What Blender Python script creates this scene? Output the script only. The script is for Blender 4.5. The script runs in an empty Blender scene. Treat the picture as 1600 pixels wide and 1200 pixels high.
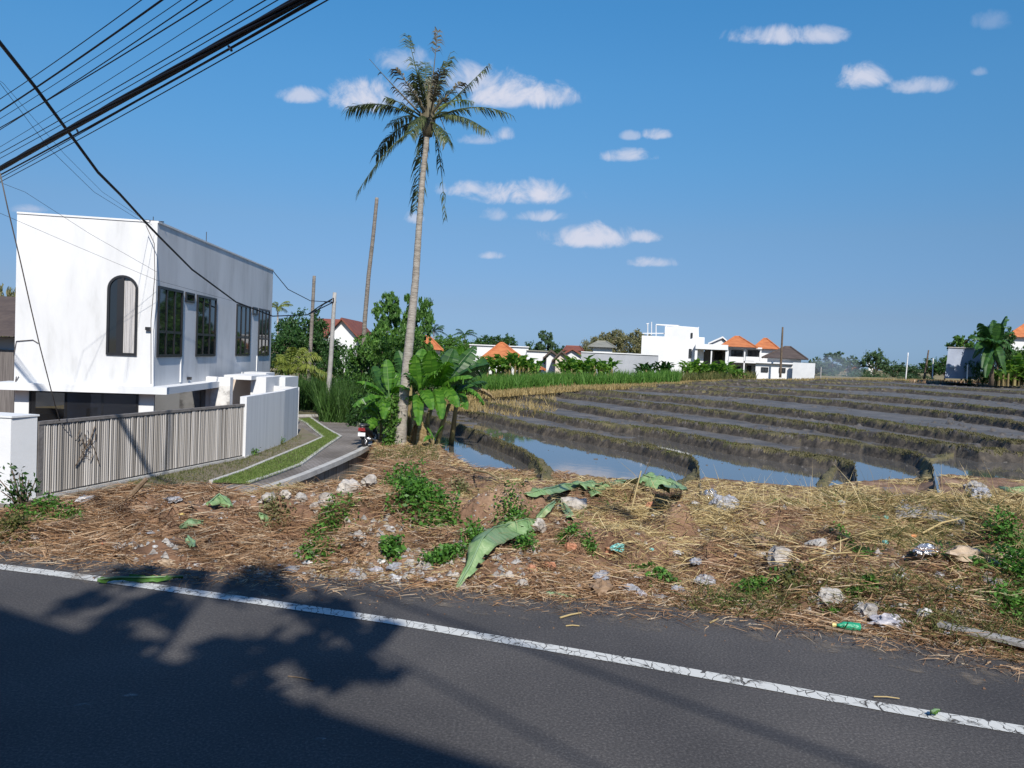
import bpy, math, random
import numpy as np
from mathutils import Vector, Matrix, noise as mnoise

random.seed(7)
RNG = np.random.default_rng(11)
sc = bpy.context.scene
col = sc.collection
R = math.radians

# ------------------------------------------------------------------ camera
EYE = 1.65
FPX = 1232.0
RM = Matrix.Rotation(R(90 - 2.14), 3, 'X') @ Matrix.Rotation(R(2.4), 3, 'Z')
cd = bpy.data.cameras.new('camera')
cd.sensor_width = 36
cd.lens = 36 * FPX / 1600
cd.clip_end = 20000
cam = bpy.data.objects.new('camera', cd)
col.objects.link(cam)
cam.matrix_world = Matrix.Translation((0, 0, EYE)) @ RM.to_4x4()
sc.camera = cam


def ray(px, py):
    return RM @ Vector(((px - 800) / FPX, (600 - py) / FPX, -1))


def at(px, py, y):
    d = ray(px, py)
    return Vector((d.x / d.y * y, y, EYE + d.z / d.y * y))


def gnd(px, py, z):
    d = ray(px, py)
    t = (z - EYE) / d.z
    return Vector((d.x * t, d.y * t, z))


# ------------------------------------------------------------------ noise
_LAT = RNG.random((256, 256))


def vnoise(x, y, s=1.0):
    x = np.asarray(x, float) * s + 1000
    y = np.asarray(y, float) * s + 1000
    xi = np.floor(x).astype(int)
    yi = np.floor(y).astype(int)
    fx = x - xi
    fy = y - yi
    fx = fx * fx * (3 - 2 * fx)
    fy = fy * fy * (3 - 2 * fy)
    a = _LAT[xi % 256, yi % 256]
    b = _LAT[(xi + 1) % 256, yi % 256]
    c = _LAT[xi % 256, (yi + 1) % 256]
    d = _LAT[(xi + 1) % 256, (yi + 1) % 256]
    return (a * (1 - fx) + b * fx) * (1 - fy) + (c * (1 - fx) + d * fx) * fy - .5


def sstep(a, b, x):
    t = np.clip((x - a) / (b - a), 0, 1)
    return t * t * (3 - 2 * t)


# ------------------------------------------------------------------ materials
def nt(name):
    m = bpy.data.materials.new(name)
    m.use_nodes = True
    n = m.node_tree.nodes
    return m, n, m.node_tree.links, n['Principled BSDF']


def ramp(n, cols, pos=None):
    r = n.new('ShaderNodeValToRGB')
    e = r.color_ramp.elements
    while len(e) < len(cols):
        e.new(.5)
    for i, c in enumerate(cols):
        e[i].position = pos[i] if pos else i / max(1, len(cols) - 1)
        e[i].color = (*c, 1)
    return r


def M(name, cols, rough=.8, scale=3, bump=0.0, bscale=20, spec=.3, metal=0, stretch=None, pos=(.3, .7), detail=6):
    m, n, l, b = nt(name)
    tc = n.new('ShaderNodeTexCoord')
    src = tc.outputs['Object']
    if stretch:
        mp = n.new('ShaderNodeMapping')
        mp.inputs['Scale'].default_value = stretch
        l.new(src, mp.inputs['Vector'])
        src = mp.outputs['Vector']
    if len(cols) == 1:
        b.inputs['Base Color'].default_value = (*cols[0], 1)
    else:
        nz = n.new('ShaderNodeTexNoise')
        nz.inputs['Scale'].default_value = scale
        nz.inputs['Detail'].default_value = detail
        nz.inputs['Roughness'].default_value = .65
        l.new(src, nz.inputs['Vector'])
        k = len(cols)
        r = ramp(n, cols, [pos[0] + (pos[1] - pos[0]) * i / (k - 1) for i in range(k)])
        l.new(nz.outputs['Fac'], r.inputs['Fac'])
        l.new(r.outputs['Color'], b.inputs['Base Color'])
    b.inputs['Roughness'].default_value = rough
    b.inputs['Metallic'].default_value = metal
    b.inputs['Specular IOR Level'].default_value = spec
    if bump:
        n2 = n.new('ShaderNodeTexNoise')
        n2.inputs['Scale'].default_value = bscale
        n2.inputs['Detail'].default_value = 8
        l.new(src, n2.inputs['Vector'])
        bp = n.new('ShaderNodeBump')
        bp.inputs['Strength'].default_value = bump
        bp.inputs['Distance'].default_value = .05
        l.new(n2.outputs['Fac'], bp.inputs['Height'])
        l.new(bp.outputs['Normal'], b.inputs['Normal'])
    return m


def leafmat(name, cols, trans=.35, rough=.5, spec=.3):
    m, n, l, b = nt(name)
    g = n.new('ShaderNodeNewGeometry')
    r = ramp(n, cols)
    l.new(g.outputs['Random Per Island'], r.inputs['Fac'])
    l.new(r.outputs['Color'], b.inputs['Base Color'])
    b.inputs['Roughness'].default_value = rough
    b.inputs['Specular IOR Level'].default_value = spec
    if trans:
        t = n.new('ShaderNodeBsdfTranslucent')
        hs = n.new('ShaderNodeHueSaturation')
        hs.inputs['Value'].default_value = 1.5
        hs.inputs['Saturation'].default_value = 1.1
        hs.inputs['Hue'].default_value = .49
        l.new(r.outputs['Color'], hs.inputs['Color'])
        l.new(hs.outputs['Color'], t.inputs['Color'])
        mx = n.new('ShaderNodeMixShader')
        mx.inputs['Fac'].default_value = trans
        l.new(b.outputs[0], mx.inputs[1])
        l.new(t.outputs[0], mx.inputs[2])
        l.new(mx.outputs[0], n['Material Output'].inputs['Surface'])
    return m


MAT = {}
MAT['white'] = M('white_render', [(.56, .57, .575), (.63, .63, .63)], .85, .6, .1, 40, pos=(.35, .6))
MAT['white_stained'] = M('white_stained_render', [(.38, .38, .37), (.55, .55, .55), (.63, .63, .63)], .85, .55, .08, 40, stretch=(1, 1, .25), pos=(.3, .62))
MAT['white_far'] = M('white_paint', [(.55, .55, .55), (.66, .66, .66)], .85, .3)
MAT['grey_wall'] = M('grey_render', [(.26, .27, .29), (.36, .37, .39)], .9, .5, .1, 20)
MAT['blue_grey'] = M('blue_grey_boards', [(.22, .25, .32), (.34, .38, .46)], .8, .5)
MAT['black'] = M('black_metal', [(.012, .012, .014)], .4, spec=.5)
MAT['glass'] = M('dark_window_glass', [(.012, .014, .016)], .04, spec=.9)
MAT['glass_far'] = M('far_window_glass', [(.03, .035, .04)], .1, spec=.6)  # one even dark tone for distant panes
MAT['curtain'] = M('grey_curtain', [(.40, .38, .37), (.52, .50, .49)], .9, 6, stretch=(8, 8, .3))
MAT['marble'] = M('marble_cladding', [(.25, .24, .23), (.58, .57, .55), (.66, .65, .63)], .4, 2.2, pos=(.36, .6), detail=10)
MAT['beige'] = M('beige_render', [(.50, .42, .35), (.58, .50, .43)], .9, 1)
MAT['orange_tile'] = M('orange_roof_tiles', [(.33, .10, .035), (.52, .19, .07)], .8, 1.3, .3, 6)
MAT['red_tile'] = M('red_roof_tiles', [(.13, .042, .030), (.22, .075, .05)], .8, 1.3, .3, 6)
MAT['brown_tile'] = M('brown_roof_tiles', [(.055, .04, .035), (.10, .075, .06)], .8, 1.3, .3, 6)
MAT['grey_tile'] = M('grey_roof_tiles', [(.16, .16, .13), (.26, .25, .21)], .8, 1.3, .3, 6)
MAT['concrete'] = M('concrete', [(.22, .21, .20), (.36, .35, .33)], .9, 4, .3, 30)
MAT['kerb'] = M('kerb_concrete', [(.30, .29, .27), (.46, .45, .42)], .9, 3, .3, 30)
MAT['soil'] = M('dry_soil', [(.075, .042, .026), (.19, .112, .07), (.32, .215, .14)], .95, 1.6, .8, 14, pos=(.3, .72))
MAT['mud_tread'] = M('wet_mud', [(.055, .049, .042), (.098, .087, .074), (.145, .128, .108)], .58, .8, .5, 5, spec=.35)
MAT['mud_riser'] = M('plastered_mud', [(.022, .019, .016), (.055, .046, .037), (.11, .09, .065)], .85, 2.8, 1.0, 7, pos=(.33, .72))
MAT['bund_top'] = M('bund_turf', [(.045, .043, .022), (.092, .082, .04), (.16, .13, .068)], .9, 1.3, .8, 16, pos=(.3, .72))
MAT['ground'] = M('field_ground', [(.13, .11, .05), (.22, .17, .085), (.09, .12, .04)], .95, .12, .5, 3)
MAT['trunk'] = M('palm_bark', [(.16, .14, .12), (.30, .27, .23), (.40, .37, .33)], .9, 4, .6, 18, stretch=(1, 1, 5))
MAT['trunk_dark'] = M('old_palm_bark', [(.09, .08, .07), (.19, .165, .14), (.27, .24, .21)], .9, 4, .6, 18, stretch=(1, 1, 5))
MAT['bark'] = M('brown_bark', [(.07, .05, .035), (.16, .12, .085)], .9, 5, .6, 18)
MAT['banana_stem'] = M('banana_stem_skin', [(.06, .045, .02), (.18, .13, .06), (.20, .21, .075)], .7, 3, .4, 12, stretch=(3, 3, .6))
MAT['wood'] = M('weathered_wood', [(.14, .095, .06), (.26, .185, .12)], .85, 6, .4, 20, stretch=(4, 1, 1))
MAT['cable'] = M('black_cable', [(.008, .009, .014)], .6, spec=.2)
MAT['cable_thin'] = M('grey_cable', [(.05, .05, .055)], .6, spec=.2)
MAT['cable_brown'] = M('old_brown_cable', [(.10, .085, .075)], .7)
MAT['rock'] = M('grey_rock', [(.17, .155, .14), (.33, .31, .285), (.44, .42, .39)], .9, 7, .6, 25)
MAT['pale_rock'] = M('pale_rubble', [(.24, .21, .18), (.50, .46, .41)], .9, 7, .6, 25)
MAT['brick'] = M('broken_brick', [(.34, .15, .085), (.45, .22, .13)], .9, 8, .4, 30)


def plastic(name, c, c2=None, rough=.35, spec=.5):
    c2 = c2 or tuple(min(1, v * 1.25) for v in c)
    return M(name, [c, c2], rough, 14, .5, 18, spec=spec)


MAT['bag_white'] = plastic('white_plastic', (.30, .295, .285), (.60, .595, .59))
MAT['bag_grey'] = plastic('grey_plastic', (.19, .19, .20), (.40, .40, .42))
MAT['bag_lilac'] = plastic('lilac_plastic', (.28, .265, .28), (.50, .48, .50))
MAT['bag_blue'] = plastic('blue_plastic', (.05, .16, .42), (.15, .32, .6))
MAT['bag_green'] = plastic('green_plastic', (.01, .20, .10), (.03, .33, .18))
MAT['bag_teal'] = plastic('teal_plastic', (.10, .36, .34), (.22, .5, .46))
MAT['bag_yellow'] = plastic('yellow_plastic', (.55, .40, .12), (.66, .55, .22))
MAT['bag_red'] = plastic('red_plastic', (.55, .08, .05), (.65, .15, .10))
MAT['bag_brown'] = plastic('brown_sacking', (.16, .10, .06), (.30, .21, .14), .9, .1)
MAT['bag_tan'] = plastic('tan_sacking', (.30, .23, .16), (.48, .38, .28), .9, .1)
MAT['bag_black'] = plastic('black_plastic', (.015, .015, .018), (.05, .05, .055))
MAT['foil'] = M('silver_foil', [(.25, .25, .27), (.65, .66, .68)], .22, 14, .9, 18, metal=.7)
MAT['orange'] = plastic('orange_plastic', (.55, .2, .07), (.62, .26, .1))

MAT['straw_brown'] = leafmat('brown_straw', [(.07, .041, .026), (.19, .110, .060), (.31, .185, .10), (.41, .27, .16), (.50, .42, .31)], .15, .8, .1)
MAT['straw_yellow'] = leafmat('yellow_straw', [(.20, .145, .065), (.38, .285, .13), (.50, .395, .20), (.60, .51, .30)], .2, .8, .1)
MAT['grass_dry'] = leafmat('dry_grass_blades', [(.20, .15, .06), (.32, .24, .105), (.42, .33, .165)], .3, .8, .1)
MAT['grass_green'] = leafmat('green_grass_blades', [(.045, .12, .018), (.08, .18, .03), (.12, .22, .045)], .35, .6, .2)
MAT['bund_blade'] = leafmat('bund_turf_blades', [(.05, .052, .022), (.095, .092, .038), (.17, .14, .066)], .25, .7, .2)
MAT['grass_olive'] = leafmat('olive_grass_blades', [(.05, .07, .02), (.10, .115, .035), (.18, .16, .06)], .3, .7, .2)
MAT['banana_far'] = leafmat('far_banana_leaf', [(.07, .16, .028), (.13, .25, .045), (.20, .33, .07)], .45, .6, .2)
MAT['reed'] = leafmat('shaded_reeds', [(.018, .045, .010), (.035, .085, .016), (.06, .12, .025)], .25, .6, .2)  # blade greens darkened so the shade sits in the colour
MAT['lawn'] = leafmat('lawn_blades', [(.08, .135, .03), (.14, .205, .05), (.20, .235, .085)], .35, .6, .2)
MAT['weed'] = leafmat('weed_leaves', [(.03, .085, .014), (.065, .17, .025), (.12, .26, .045)], .3, .5, .3)
MAT['leaf_dark'] = leafmat('dark_tree_leaves', [(.013, .038, .010), (.028, .078, .018), (.058, .125, .028)], .25)
MAT['leaf_mid'] = leafmat('mid_green_leaves', [(.026, .072, .013), (.058, .14, .025), (.105, .21, .045)], .3)
MAT['leaf_light'] = leafmat('light_green_leaves', [(.040, .10, .015), (.08, .18, .028), (.13, .24, .05)], .35)
MAT['leaf_olive'] = leafmat('olive_bamboo_leaves', [(.09, .10, .035), (.17, .165, .07), (.26, .24, .13)], .3)
MAT['leaf_far'] = leafmat('far_tree_leaves', [(.03, .065, .025), (.055, .105, .04), (.085, .14, .06)], .25)
MAT['frond'] = leafmat('coconut_leaflets', [(.022, .035, .010), (.055, .075, .022), (.11, .125, .045)], .2, .45, .4)
MAT['frond_dry'] = leafmat('dry_coconut_leaflets', [(.06, .055, .035), (.14, .12, .075), (.22, .19, .13)], .2, .7, .2)
MAT['frond_yellow'] = leafmat('yellow_green_leaflets', [(.10, .14, .02), (.17, .21, .035), (.24, .27, .06)], .35, .5, .3)
MAT['banana'] = leafmat('banana_leaf', [(.035, .11, .012), (.07, .19, .02), (.13, .27, .035)], .4, .38, .4)
MAT['banana_dark'] = leafmat('dark_banana_leaf', [(.014, .050, .010), (.03, .085, .016), (.05, .12, .022)], .25, .42, .4)
MAT['banana_dry'] = leafmat('withered_banana_leaf', [(.17, .115, .05), (.28, .20, .10), (.36, .28, .16)], .25, .8, .1)
MAT['cut_leaf'] = M('cut_banana_leaf', [(.07, .14, .05), (.14, .235, .095), (.21, .30, .145), (.27, .25, .13)], .5, 5, .25, 22, spec=.35, stretch=(1, 3, 1))
MAT['cut_leaf_pale'] = M('pale_cut_leaf', [(.12, .20, .10), (.20, .30, .16)], .55, 5, .2, 22, spec=.35)
MAT['bamboo'] = leafmat('grey_bamboo', [(.17, .155, .14), (.28, .26, .24), (.37, .345, .32), (.45, .425, .40)], 0, .75, .2)


def asphalt():
    m, n, l, b = nt('asphalt')
    tc = n.new('ShaderNodeTexCoord')
    a = n.new('ShaderNodeTexNoise'); a.inputs['Scale'].default_value = 75; a.inputs['Detail'].default_value = 6; a.inputs['Roughness'].default_value = .7
    c = n.new('ShaderNodeTexNoise'); c.inputs['Scale'].default_value = .9; c.inputs['Detail'].default_value = 8
    v = n.new('ShaderNodeTexVoronoi'); v.inputs['Scale'].default_value = 26
    for q in (a, c, v):
        l.new(tc.outputs['Object'], q.inputs['Vector'])
    r1 = ramp(n, [(.040, .039, .039), (.066, .063, .062), (.13, .124, .118)], [.34, .52, .70])
    r2 = ramp(n, [(.70, .70, .72), (1.24, 1.21, 1.18)], [.3, .7])
    l.new(a.outputs['Fac'], r1.inputs['Fac'])
    l.new(c.outputs['Fac'], r2.inputs['Fac'])
    mx = n.new('ShaderNodeMix'); mx.data_type = 'RGBA'; mx.blend_type = 'MULTIPLY'
    mx.inputs['Factor'].default_value = 1
    l.new(r1.outputs[0], mx.inputs['A']); l.new(r2.outputs[0], mx.inputs['B'])
    # scattered pale grit
    r3 = ramp(n, [(1, 1, 1), (0, 0, 0)], [.045, .075])
    l.new(v.outputs['Distance'], r3.inputs['Fac'])
    n4 = n.new('ShaderNodeTexNoise'); n4.inputs['Scale'].default_value = 1.1; n4.inputs['Detail'].default_value = 5
    l.new(tc.outputs['Object'], n4.inputs['Vector'])
    r4 = ramp(n, [(0, 0, 0), (1, 1, 1)], [.52, .68])
    l.new(n4.outputs['Fac'], r4.inputs['Fac'])
    mu = n.new('ShaderNodeMath'); mu.operation = 'MULTIPLY'
    l.new(r3.outputs[0], mu.inputs[0]); l.new(r4.outputs[0], mu.inputs[1])
    m2 = n.new('ShaderNodeMix'); m2.data_type = 'RGBA'
    l.new(mu.outputs[0], m2.inputs['Factor'])
    l.new(mx.outputs['Result'], m2.inputs['A']); m2.inputs['B'].default_value = (.25, .24, .23, 1)
    l.new(m2.outputs['Result'], b.inputs['Base Color'])
    b.inputs['Roughness'].default_value = .85
    b.inputs['Specular IOR Level'].default_value = .25
    bp = n.new('ShaderNodeBump'); bp.inputs['Strength'].default_value = .5; bp.inputs['Distance'].default_value = .006
    l.new(a.outputs['Fac'], bp.inputs['Height']); l.new(bp.outputs[0], b.inputs['Normal'])
    return m


def worn(name, colr, lo, hi, scale=5, cracks=True, rough=.7):
    """worn paint / dust: holes show the surface below"""
    m, n, l, b = nt(name)
    tc = n.new('ShaderNodeTexCoord')
    nz = n.new('ShaderNodeTexNoise'); nz.inputs['Scale'].default_value = scale; nz.inputs['Detail'].default_value = 10
    nz.inputs['Roughness'].default_value = .75
    l.new(tc.outputs['Object'], nz.inputs['Vector'])
    r = ramp(n, [(0, 0, 0), (1, 1, 1)], [lo, hi])
    l.new(nz.outputs['Fac'], r.inputs['Fac'])
    fac = r.outputs[0]
    if cracks:
        wn = n.new('ShaderNodeTexNoise'); wn.inputs['Scale'].default_value = 9
        l.new(tc.outputs['Object'], wn.inputs['Vector'])
        ad = n.new('ShaderNodeVectorMath'); ad.operation = 'MULTIPLY_ADD'
        ad.inputs[1].default_value = (.12, .12, .12)
        l.new(wn.outputs['Color'], ad.inputs[0]); l.new(tc.outputs['Object'], ad.inputs[2])
        mp = n.new('ShaderNodeMapping'); mp.inputs['Rotation'].default_value = (0, 0, R(38)); mp.inputs['Scale'].default_value = (17, 6.5, 1)
        l.new(ad.outputs[0], mp.inputs['Vector'])
        vo = n.new('ShaderNodeTexVoronoi'); vo.feature = 'DISTANCE_TO_EDGE'; vo.inputs['Scale'].default_value = 1
        l.new(mp.outputs[0], vo.inputs['Vector'])
        r2 = ramp(n, [(0, 0, 0), (1, 1, 1)], [.008, .03])
        l.new(vo.outputs['Distance'], r2.inputs['Fac'])
        mu = n.new('ShaderNodeMath'); mu.operation = 'MULTIPLY'
        l.new(fac, mu.inputs[0]); l.new(r2.outputs[0], mu.inputs[1])
        fac = mu.outputs[0]
    b.inputs['Base Color'].default_value = (*colr, 1)
    b.inputs['Roughness'].default_value = rough
    t = n.new('ShaderNodeBsdfTransparent')
    mx = n.new('ShaderNodeMixShader')
    l.new(fac, mx.inputs[0]); l.new(t.outputs[0], mx.inputs[1]); l.new(b.outputs[0], mx.inputs[2])
    l.new(mx.outputs[0], n['Material Output'].inputs['Surface'])
    return m


def paving():
    m, n, l, b = nt('paving_blocks')
    tc = n.new('ShaderNodeTexCoord')
    mp = n.new('ShaderNodeMapping'); mp.inputs['Rotation'].default_value = (0, 0, R(20))
    l.new(tc.outputs['Object'], mp.inputs[0])
    br = n.new('ShaderNodeTexBrick'); br.inputs['Scale'].default_value = 2.6
    br.inputs['Color1'].default_value = (.17, .155, .145, 1); br.inputs['Color2'].default_value = (.24, .215, .20, 1)
    br.inputs['Mortar'].default_value = (.09, .075, .055, 1); br.inputs['Mortar Size'].default_value = .035
    l.new(mp.outputs[0], br.inputs['Vector'])
    nz = n.new('ShaderNodeTexNoise'); nz.inputs['Scale'].default_value = .7; nz.inputs['Detail'].default_value = 8
    l.new(tc.outputs['Object'], nz.inputs['Vector'])
    r = ramp(n, [(.65, .62, .58), (1.1, 1.1, 1.1)], [.35, .65]); l.new(nz.outputs['Fac'], r.inputs[0])
    mx = n.new('ShaderNodeMix'); mx.data_type = 'RGBA'; mx.blend_type = 'MULTIPLY'; mx.inputs['Factor'].default_value = 1
    l.new(br.outputs['Color'], mx.inputs['A']); l.new(r.outputs[0], mx.inputs['B'])
    l.new(mx.outputs['Result'], b.inputs['Base Color']); b.inputs['Roughness'].default_value = .9
    return m


def water(name='paddy_water', base=(.085, .08, .072), rough=.04):
    m, n, l, b = nt(name)
    b.inputs['Base Color'].default_value = (*base, 1)
    b.inputs['Roughness'].default_value = rough
    b.inputs['Specular IOR Level'].default_value = .9
    b.inputs['IOR'].default_value = 1.9
    tc = n.new('ShaderNodeTexCoord')
    nz = n.new('ShaderNodeTexNoise'); nz.inputs['Scale'].default_value = 2.2; nz.inputs['Detail'].default_value = 3
    l.new(tc.outputs['Object'], nz.inputs['Vector'])
    bp = n.new('ShaderNodeBump'); bp.inputs['Strength'].default_value = .02; bp.inputs['Distance'].default_value = .05
    l.new(nz.outputs['Fac'], bp.inputs['Height']); l.new(bp.outputs[0], b.inputs['Normal'])
    return m


MAT['asphalt'] = asphalt()
MAT['paint'] = worn('white_road_paint', (.50, .50, .47), .36, .46, 8)
MAT['dust'] = worn('pale_road_dust', (.30, .29, .27), .52, .75, 9, False)
MAT['paving'] = paving()
MAT['water'] = water()


# ------------------------------------------------------------------ object helpers
def tag(o, label=None, cat=None, group=None, kind=None):
    if label: o['label'] = label
    if cat: o['category'] = cat
    if group: o['group'] = group
    if kind: o['kind'] = kind
    return o


def thing(name, label, cat, loc, group=None):
    o = bpy.data.objects.new(name, None)
    o.empty_display_size = .3
    o.location = loc
    col.objects.link(o)
    return tag(o, label, cat, group)


def root_loc(o):
    v = Vector((0, 0, 0))
    while o is not None:
        v += o.location
        o = o.parent
    return v


def fast_mesh(name, V, F, mat, parent=None, smooth=False, midx=None):
    """V (n,3) world coordinates; F list of (k,m) index arrays"""
    V = np.asarray(V, float)
    if parent is not None:
        V = V - np.array(root_loc(parent))
    me = bpy.data.meshes.new(name)
    me.vertices.add(len(V))
    me.vertices.foreach_set('co', V.astype(np.float32).ravel())
    F = [np.asarray(f, np.int32) for f in F if len(f)]
    tot = np.concatenate([np.full(len(f), f.shape[1], np.int32) for f in F])
    idx = np.concatenate([f.ravel() for f in F])
    st = np.concatenate([[0], np.cumsum(tot)[:-1]]).astype(np.int32)
    me.loops.add(len(idx)); me.loops.foreach_set('vertex_index', idx)
    me.polygons.add(len(tot)); me.polygons.foreach_set('loop_start', st); me.polygons.foreach_set('loop_total', tot)
    if smooth:
        me.polygons.foreach_set('use_smooth', np.ones(len(tot), bool))
    for mm in (mat if isinstance(mat, (list, tuple)) else [mat]):
        me.materials.append(mm)
    if midx is not None:
        me.polygons.foreach_set('material_index', np.asarray(midx, np.int32))
    me.update(calc_edges=True)
    me.validate()
    o = bpy.data.objects.new(name, me)
    col.objects.link(o)
    if parent is not None:
        o.parent = parent
    return o


class MB:
    def __init__(self):
        self.v = []; self.f = []

    def poly(self, pts):
        i = len(self.v)
        self.v += [tuple(p) for p in pts]
        self.f.append(list(range(i, i + len(pts))))
        return self

    def prism(self, pts, off):
        """closed prism: polygon pts extruded by the vector off"""
        off = Vector(off)
        a = [Vector(p) for p in pts]; b = [p + off for p in a]
        n = len(a); i = len(self.v)
        self.v += [tuple(p) for p in a] + [tuple(p) for p in b]
        self.f.append([i + k for k in range(n)][::-1])
        self.f.append([i + n + k for k in range(n)])
        for k in range(n):
            q = (k + 1) % n
            self.f.append([i + k, i + q, i + n + q, i + n + k])
        return self

    def box(self, x0, x1, y0, y1, z0, z1):
        return self.prism([(x0, y0, z0), (x1, y0, z0), (x1, y1, z0), (x0, y1, z0)], (0, 0, z1 - z0))

    def tube(self, pts, rad, n=8, cap=True):
        pts = [Vector(p) for p in pts]
        if not isinstance(rad, (list, tuple)): rad = [rad] * len(pts)
        base = len(self.v)
        for k, p in enumerate(pts):
            t = (pts[min(k + 1, len(pts) - 1)] - pts[max(k - 1, 0)]).normalized()
            if k == 0:
                a = t.cross(Vector((0, 0, 1)))
                if a.length < .05: a = t.cross(Vector((0, 1, 0)))
            else:
                a = a - t * a.dot(t)
                if a.length < .05: a = t.cross(Vector((0, 1, .3)))
            a.normalize(); b = t.cross(a)
            for j in range(n):
                w = 2 * math.pi * j / n
                self.v.append(tuple(p + (a * math.cos(w) + b * math.sin(w)) * rad[k]))
        for k in range(len(pts) - 1):
            for j in range(n):
                q = (j + 1) % n
                self.f.append([base + k * n + j, base + k * n + q, base + (k + 1) * n + q, base + (k + 1) * n + j])
        if cap:
            self.f.append([base + j for j in range(n)][::-1])
            self.f.append([base + (len(pts) - 1) * n + j for j in range(n)])
        return self

    def build_each(self, name, mat, parent=None, smooth=False):
        """one object for every connected piece"""
        par = list(range(len(self.v)))

        def find(i):
            while par[i] != i:
                par[i] = par[par[i]]; i = par[i]
            return i
        for f in self.f:
            for q in f[1:]: par[find(q)] = find(f[0])
        groups = {}
        for f in self.f: groups.setdefault(find(f[0]), []).append(f)
        out = []
        for fs in groups.values():
            ids = sorted({i for f in fs for i in f}); mp = {i: k for k, i in enumerate(ids)}
            q = MB(); q.v = [self.v[i] for i in ids]; q.f = [[mp[i] for i in f] for f in fs]
            out.append(q.build(name, mat, parent, smooth))
        return out

    def build(self, name, mat, parent=None, smooth=False):
        me = bpy.data.meshes.new(name)
        off = root_loc(parent) if parent is not None else Vector((0, 0, 0))
        me.from_pydata([(a - off.x, b - off.y, c - off.z) for a, b, c in self.v], [], self.f)
        for mm in (mat if isinstance(mat, (list, tuple)) else [mat]):
            me.materials.append(mm)
        if smooth:
            for p in me.polygons: p.use_smooth = True
        me.update()
        o = bpy.data.objects.new(name, me)
        col.objects.link(o)
        if parent is not None: o.parent = parent
        return o


def copy_tree(o, parent=None):
    c = o.copy(); col.objects.link(c)
    if parent is not None: c.parent = parent
    for ch in list(o.children): copy_tree(ch, c)
    return c


def hull_rock(c, size, seed, flat=.7, sub=2, rough=.35, crease=0.0, squash=(1, 1, 1)):
    import bmesh
    bm = bmesh.new()
    bmesh.ops.create_icosphere(bm, subdivisions=sub, radius=1)
    off = Vector((seed * 3.17, seed * 1.31, seed * .77))
    rz = Matrix.Rotation(seed * 2.1, 3, 'Z')
    out = []
    for v in bm.verts:
        p = v.co
        k = 1 + rough * mnoise.noise(p * 1.3 + off) + rough * .55 * mnoise.noise(p * 3.1 + off)
        if crease:
            k += crease * (abs(mnoise.noise(p * 2.6 + off * 2)) - .2) + crease * .6 * mnoise.noise(p * 6 + off)
        q = Vector((p.x * squash[0], p.y * squash[1], p.z * flat * squash[2])) * k
        q = rz @ q
        out.append(tuple(Vector(c) + q * size))
    f = [[v.index for v in fa.verts] for fa in bm.faces]
    bm.free()
    m = MB(); m.v = out; m.f = f
    return m


# ------------------------------------------------------------------ blades and leaves
def blades(name, base, d, L, W, bend, mat, parent=None):
    base = np.asarray(base); N = len(base)
    L = np.broadcast_to(L, (N,))[:, None]; W = np.broadcast_to(W, (N,))[:, None]
    d = d / np.linalg.norm(d, axis=1, keepdims=True)
    r = RNG.normal(size=(N, 3))
    s = np.cross(d, r); s /= np.linalg.norm(s, axis=1, keepdims=True) + 1e-9
    p1 = base + d * L * .55 + bend * .3
    p2 = base + d * L + bend
    V = np.stack([base - s * W, base + s * W, p1 - s * W * .8, p1 + s * W * .8, p2], 1).reshape(-1, 3)
    k = np.arange(N)[:, None] * 5
    return fast_mesh(name, V, [k + np.array([0, 1, 3, 2]), k + np.array([2, 3, 4])], mat, parent)


def leaf_cloud(C, size, mat_name=None, aspect=.55, up=.25):
    """C (n,3) centres -> rhombic leaves in random attitude"""
    N = len(C)
    n = RNG.normal(size=(N, 3)); n[:, 2] += up; n /= np.linalg.norm(n, axis=1, keepdims=True)
    t = np.cross(n, RNG.normal(size=(N, 3))); t /= np.linalg.norm(t, axis=1, keepdims=True)
    b = np.cross(n, t)
    s = (size * RNG.uniform(.6, 1.35, N))[:, None]
    V = np.stack([C - t * s, C - b * s * aspect + t * s * .1 - n * s * .15, C + t * s, C + b * s * aspect + t * s * .1 - n * s * .15], 1).reshape(-1, 3)
    k = np.arange(N)[:, None] * 4
    return V, k + np.array([0, 1, 2, 3])


def lobes_points(lobes, n):
    """points near the surface of several ellipsoid lobes (cx,cy,cz,rx,ry,rz), clumped"""
    w = np.array([l[3] * l[4] + l[3] * l[5] for l in lobes]); w = w / w.sum()
    out = []
    for l, ww in zip(lobes, w):
        k = max(10, int(n * ww))
        nc = max(6, k // 28)
        cd_ = RNG.normal(size=(nc, 3)); cd_ /= np.linalg.norm(cd_, axis=1, keepdims=True)
        cr = RNG.uniform(.45, 1.05, nc)[:, None]
        cc = cd_ * cr
        p = cc[RNG.integers(0, nc, k)] + RNG.normal(size=(k, 3)) * .13
        out.append(np.array(l[:3]) + p * np.array(l[3:]))
    return np.concatenate(out)


PROTO = {}


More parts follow.
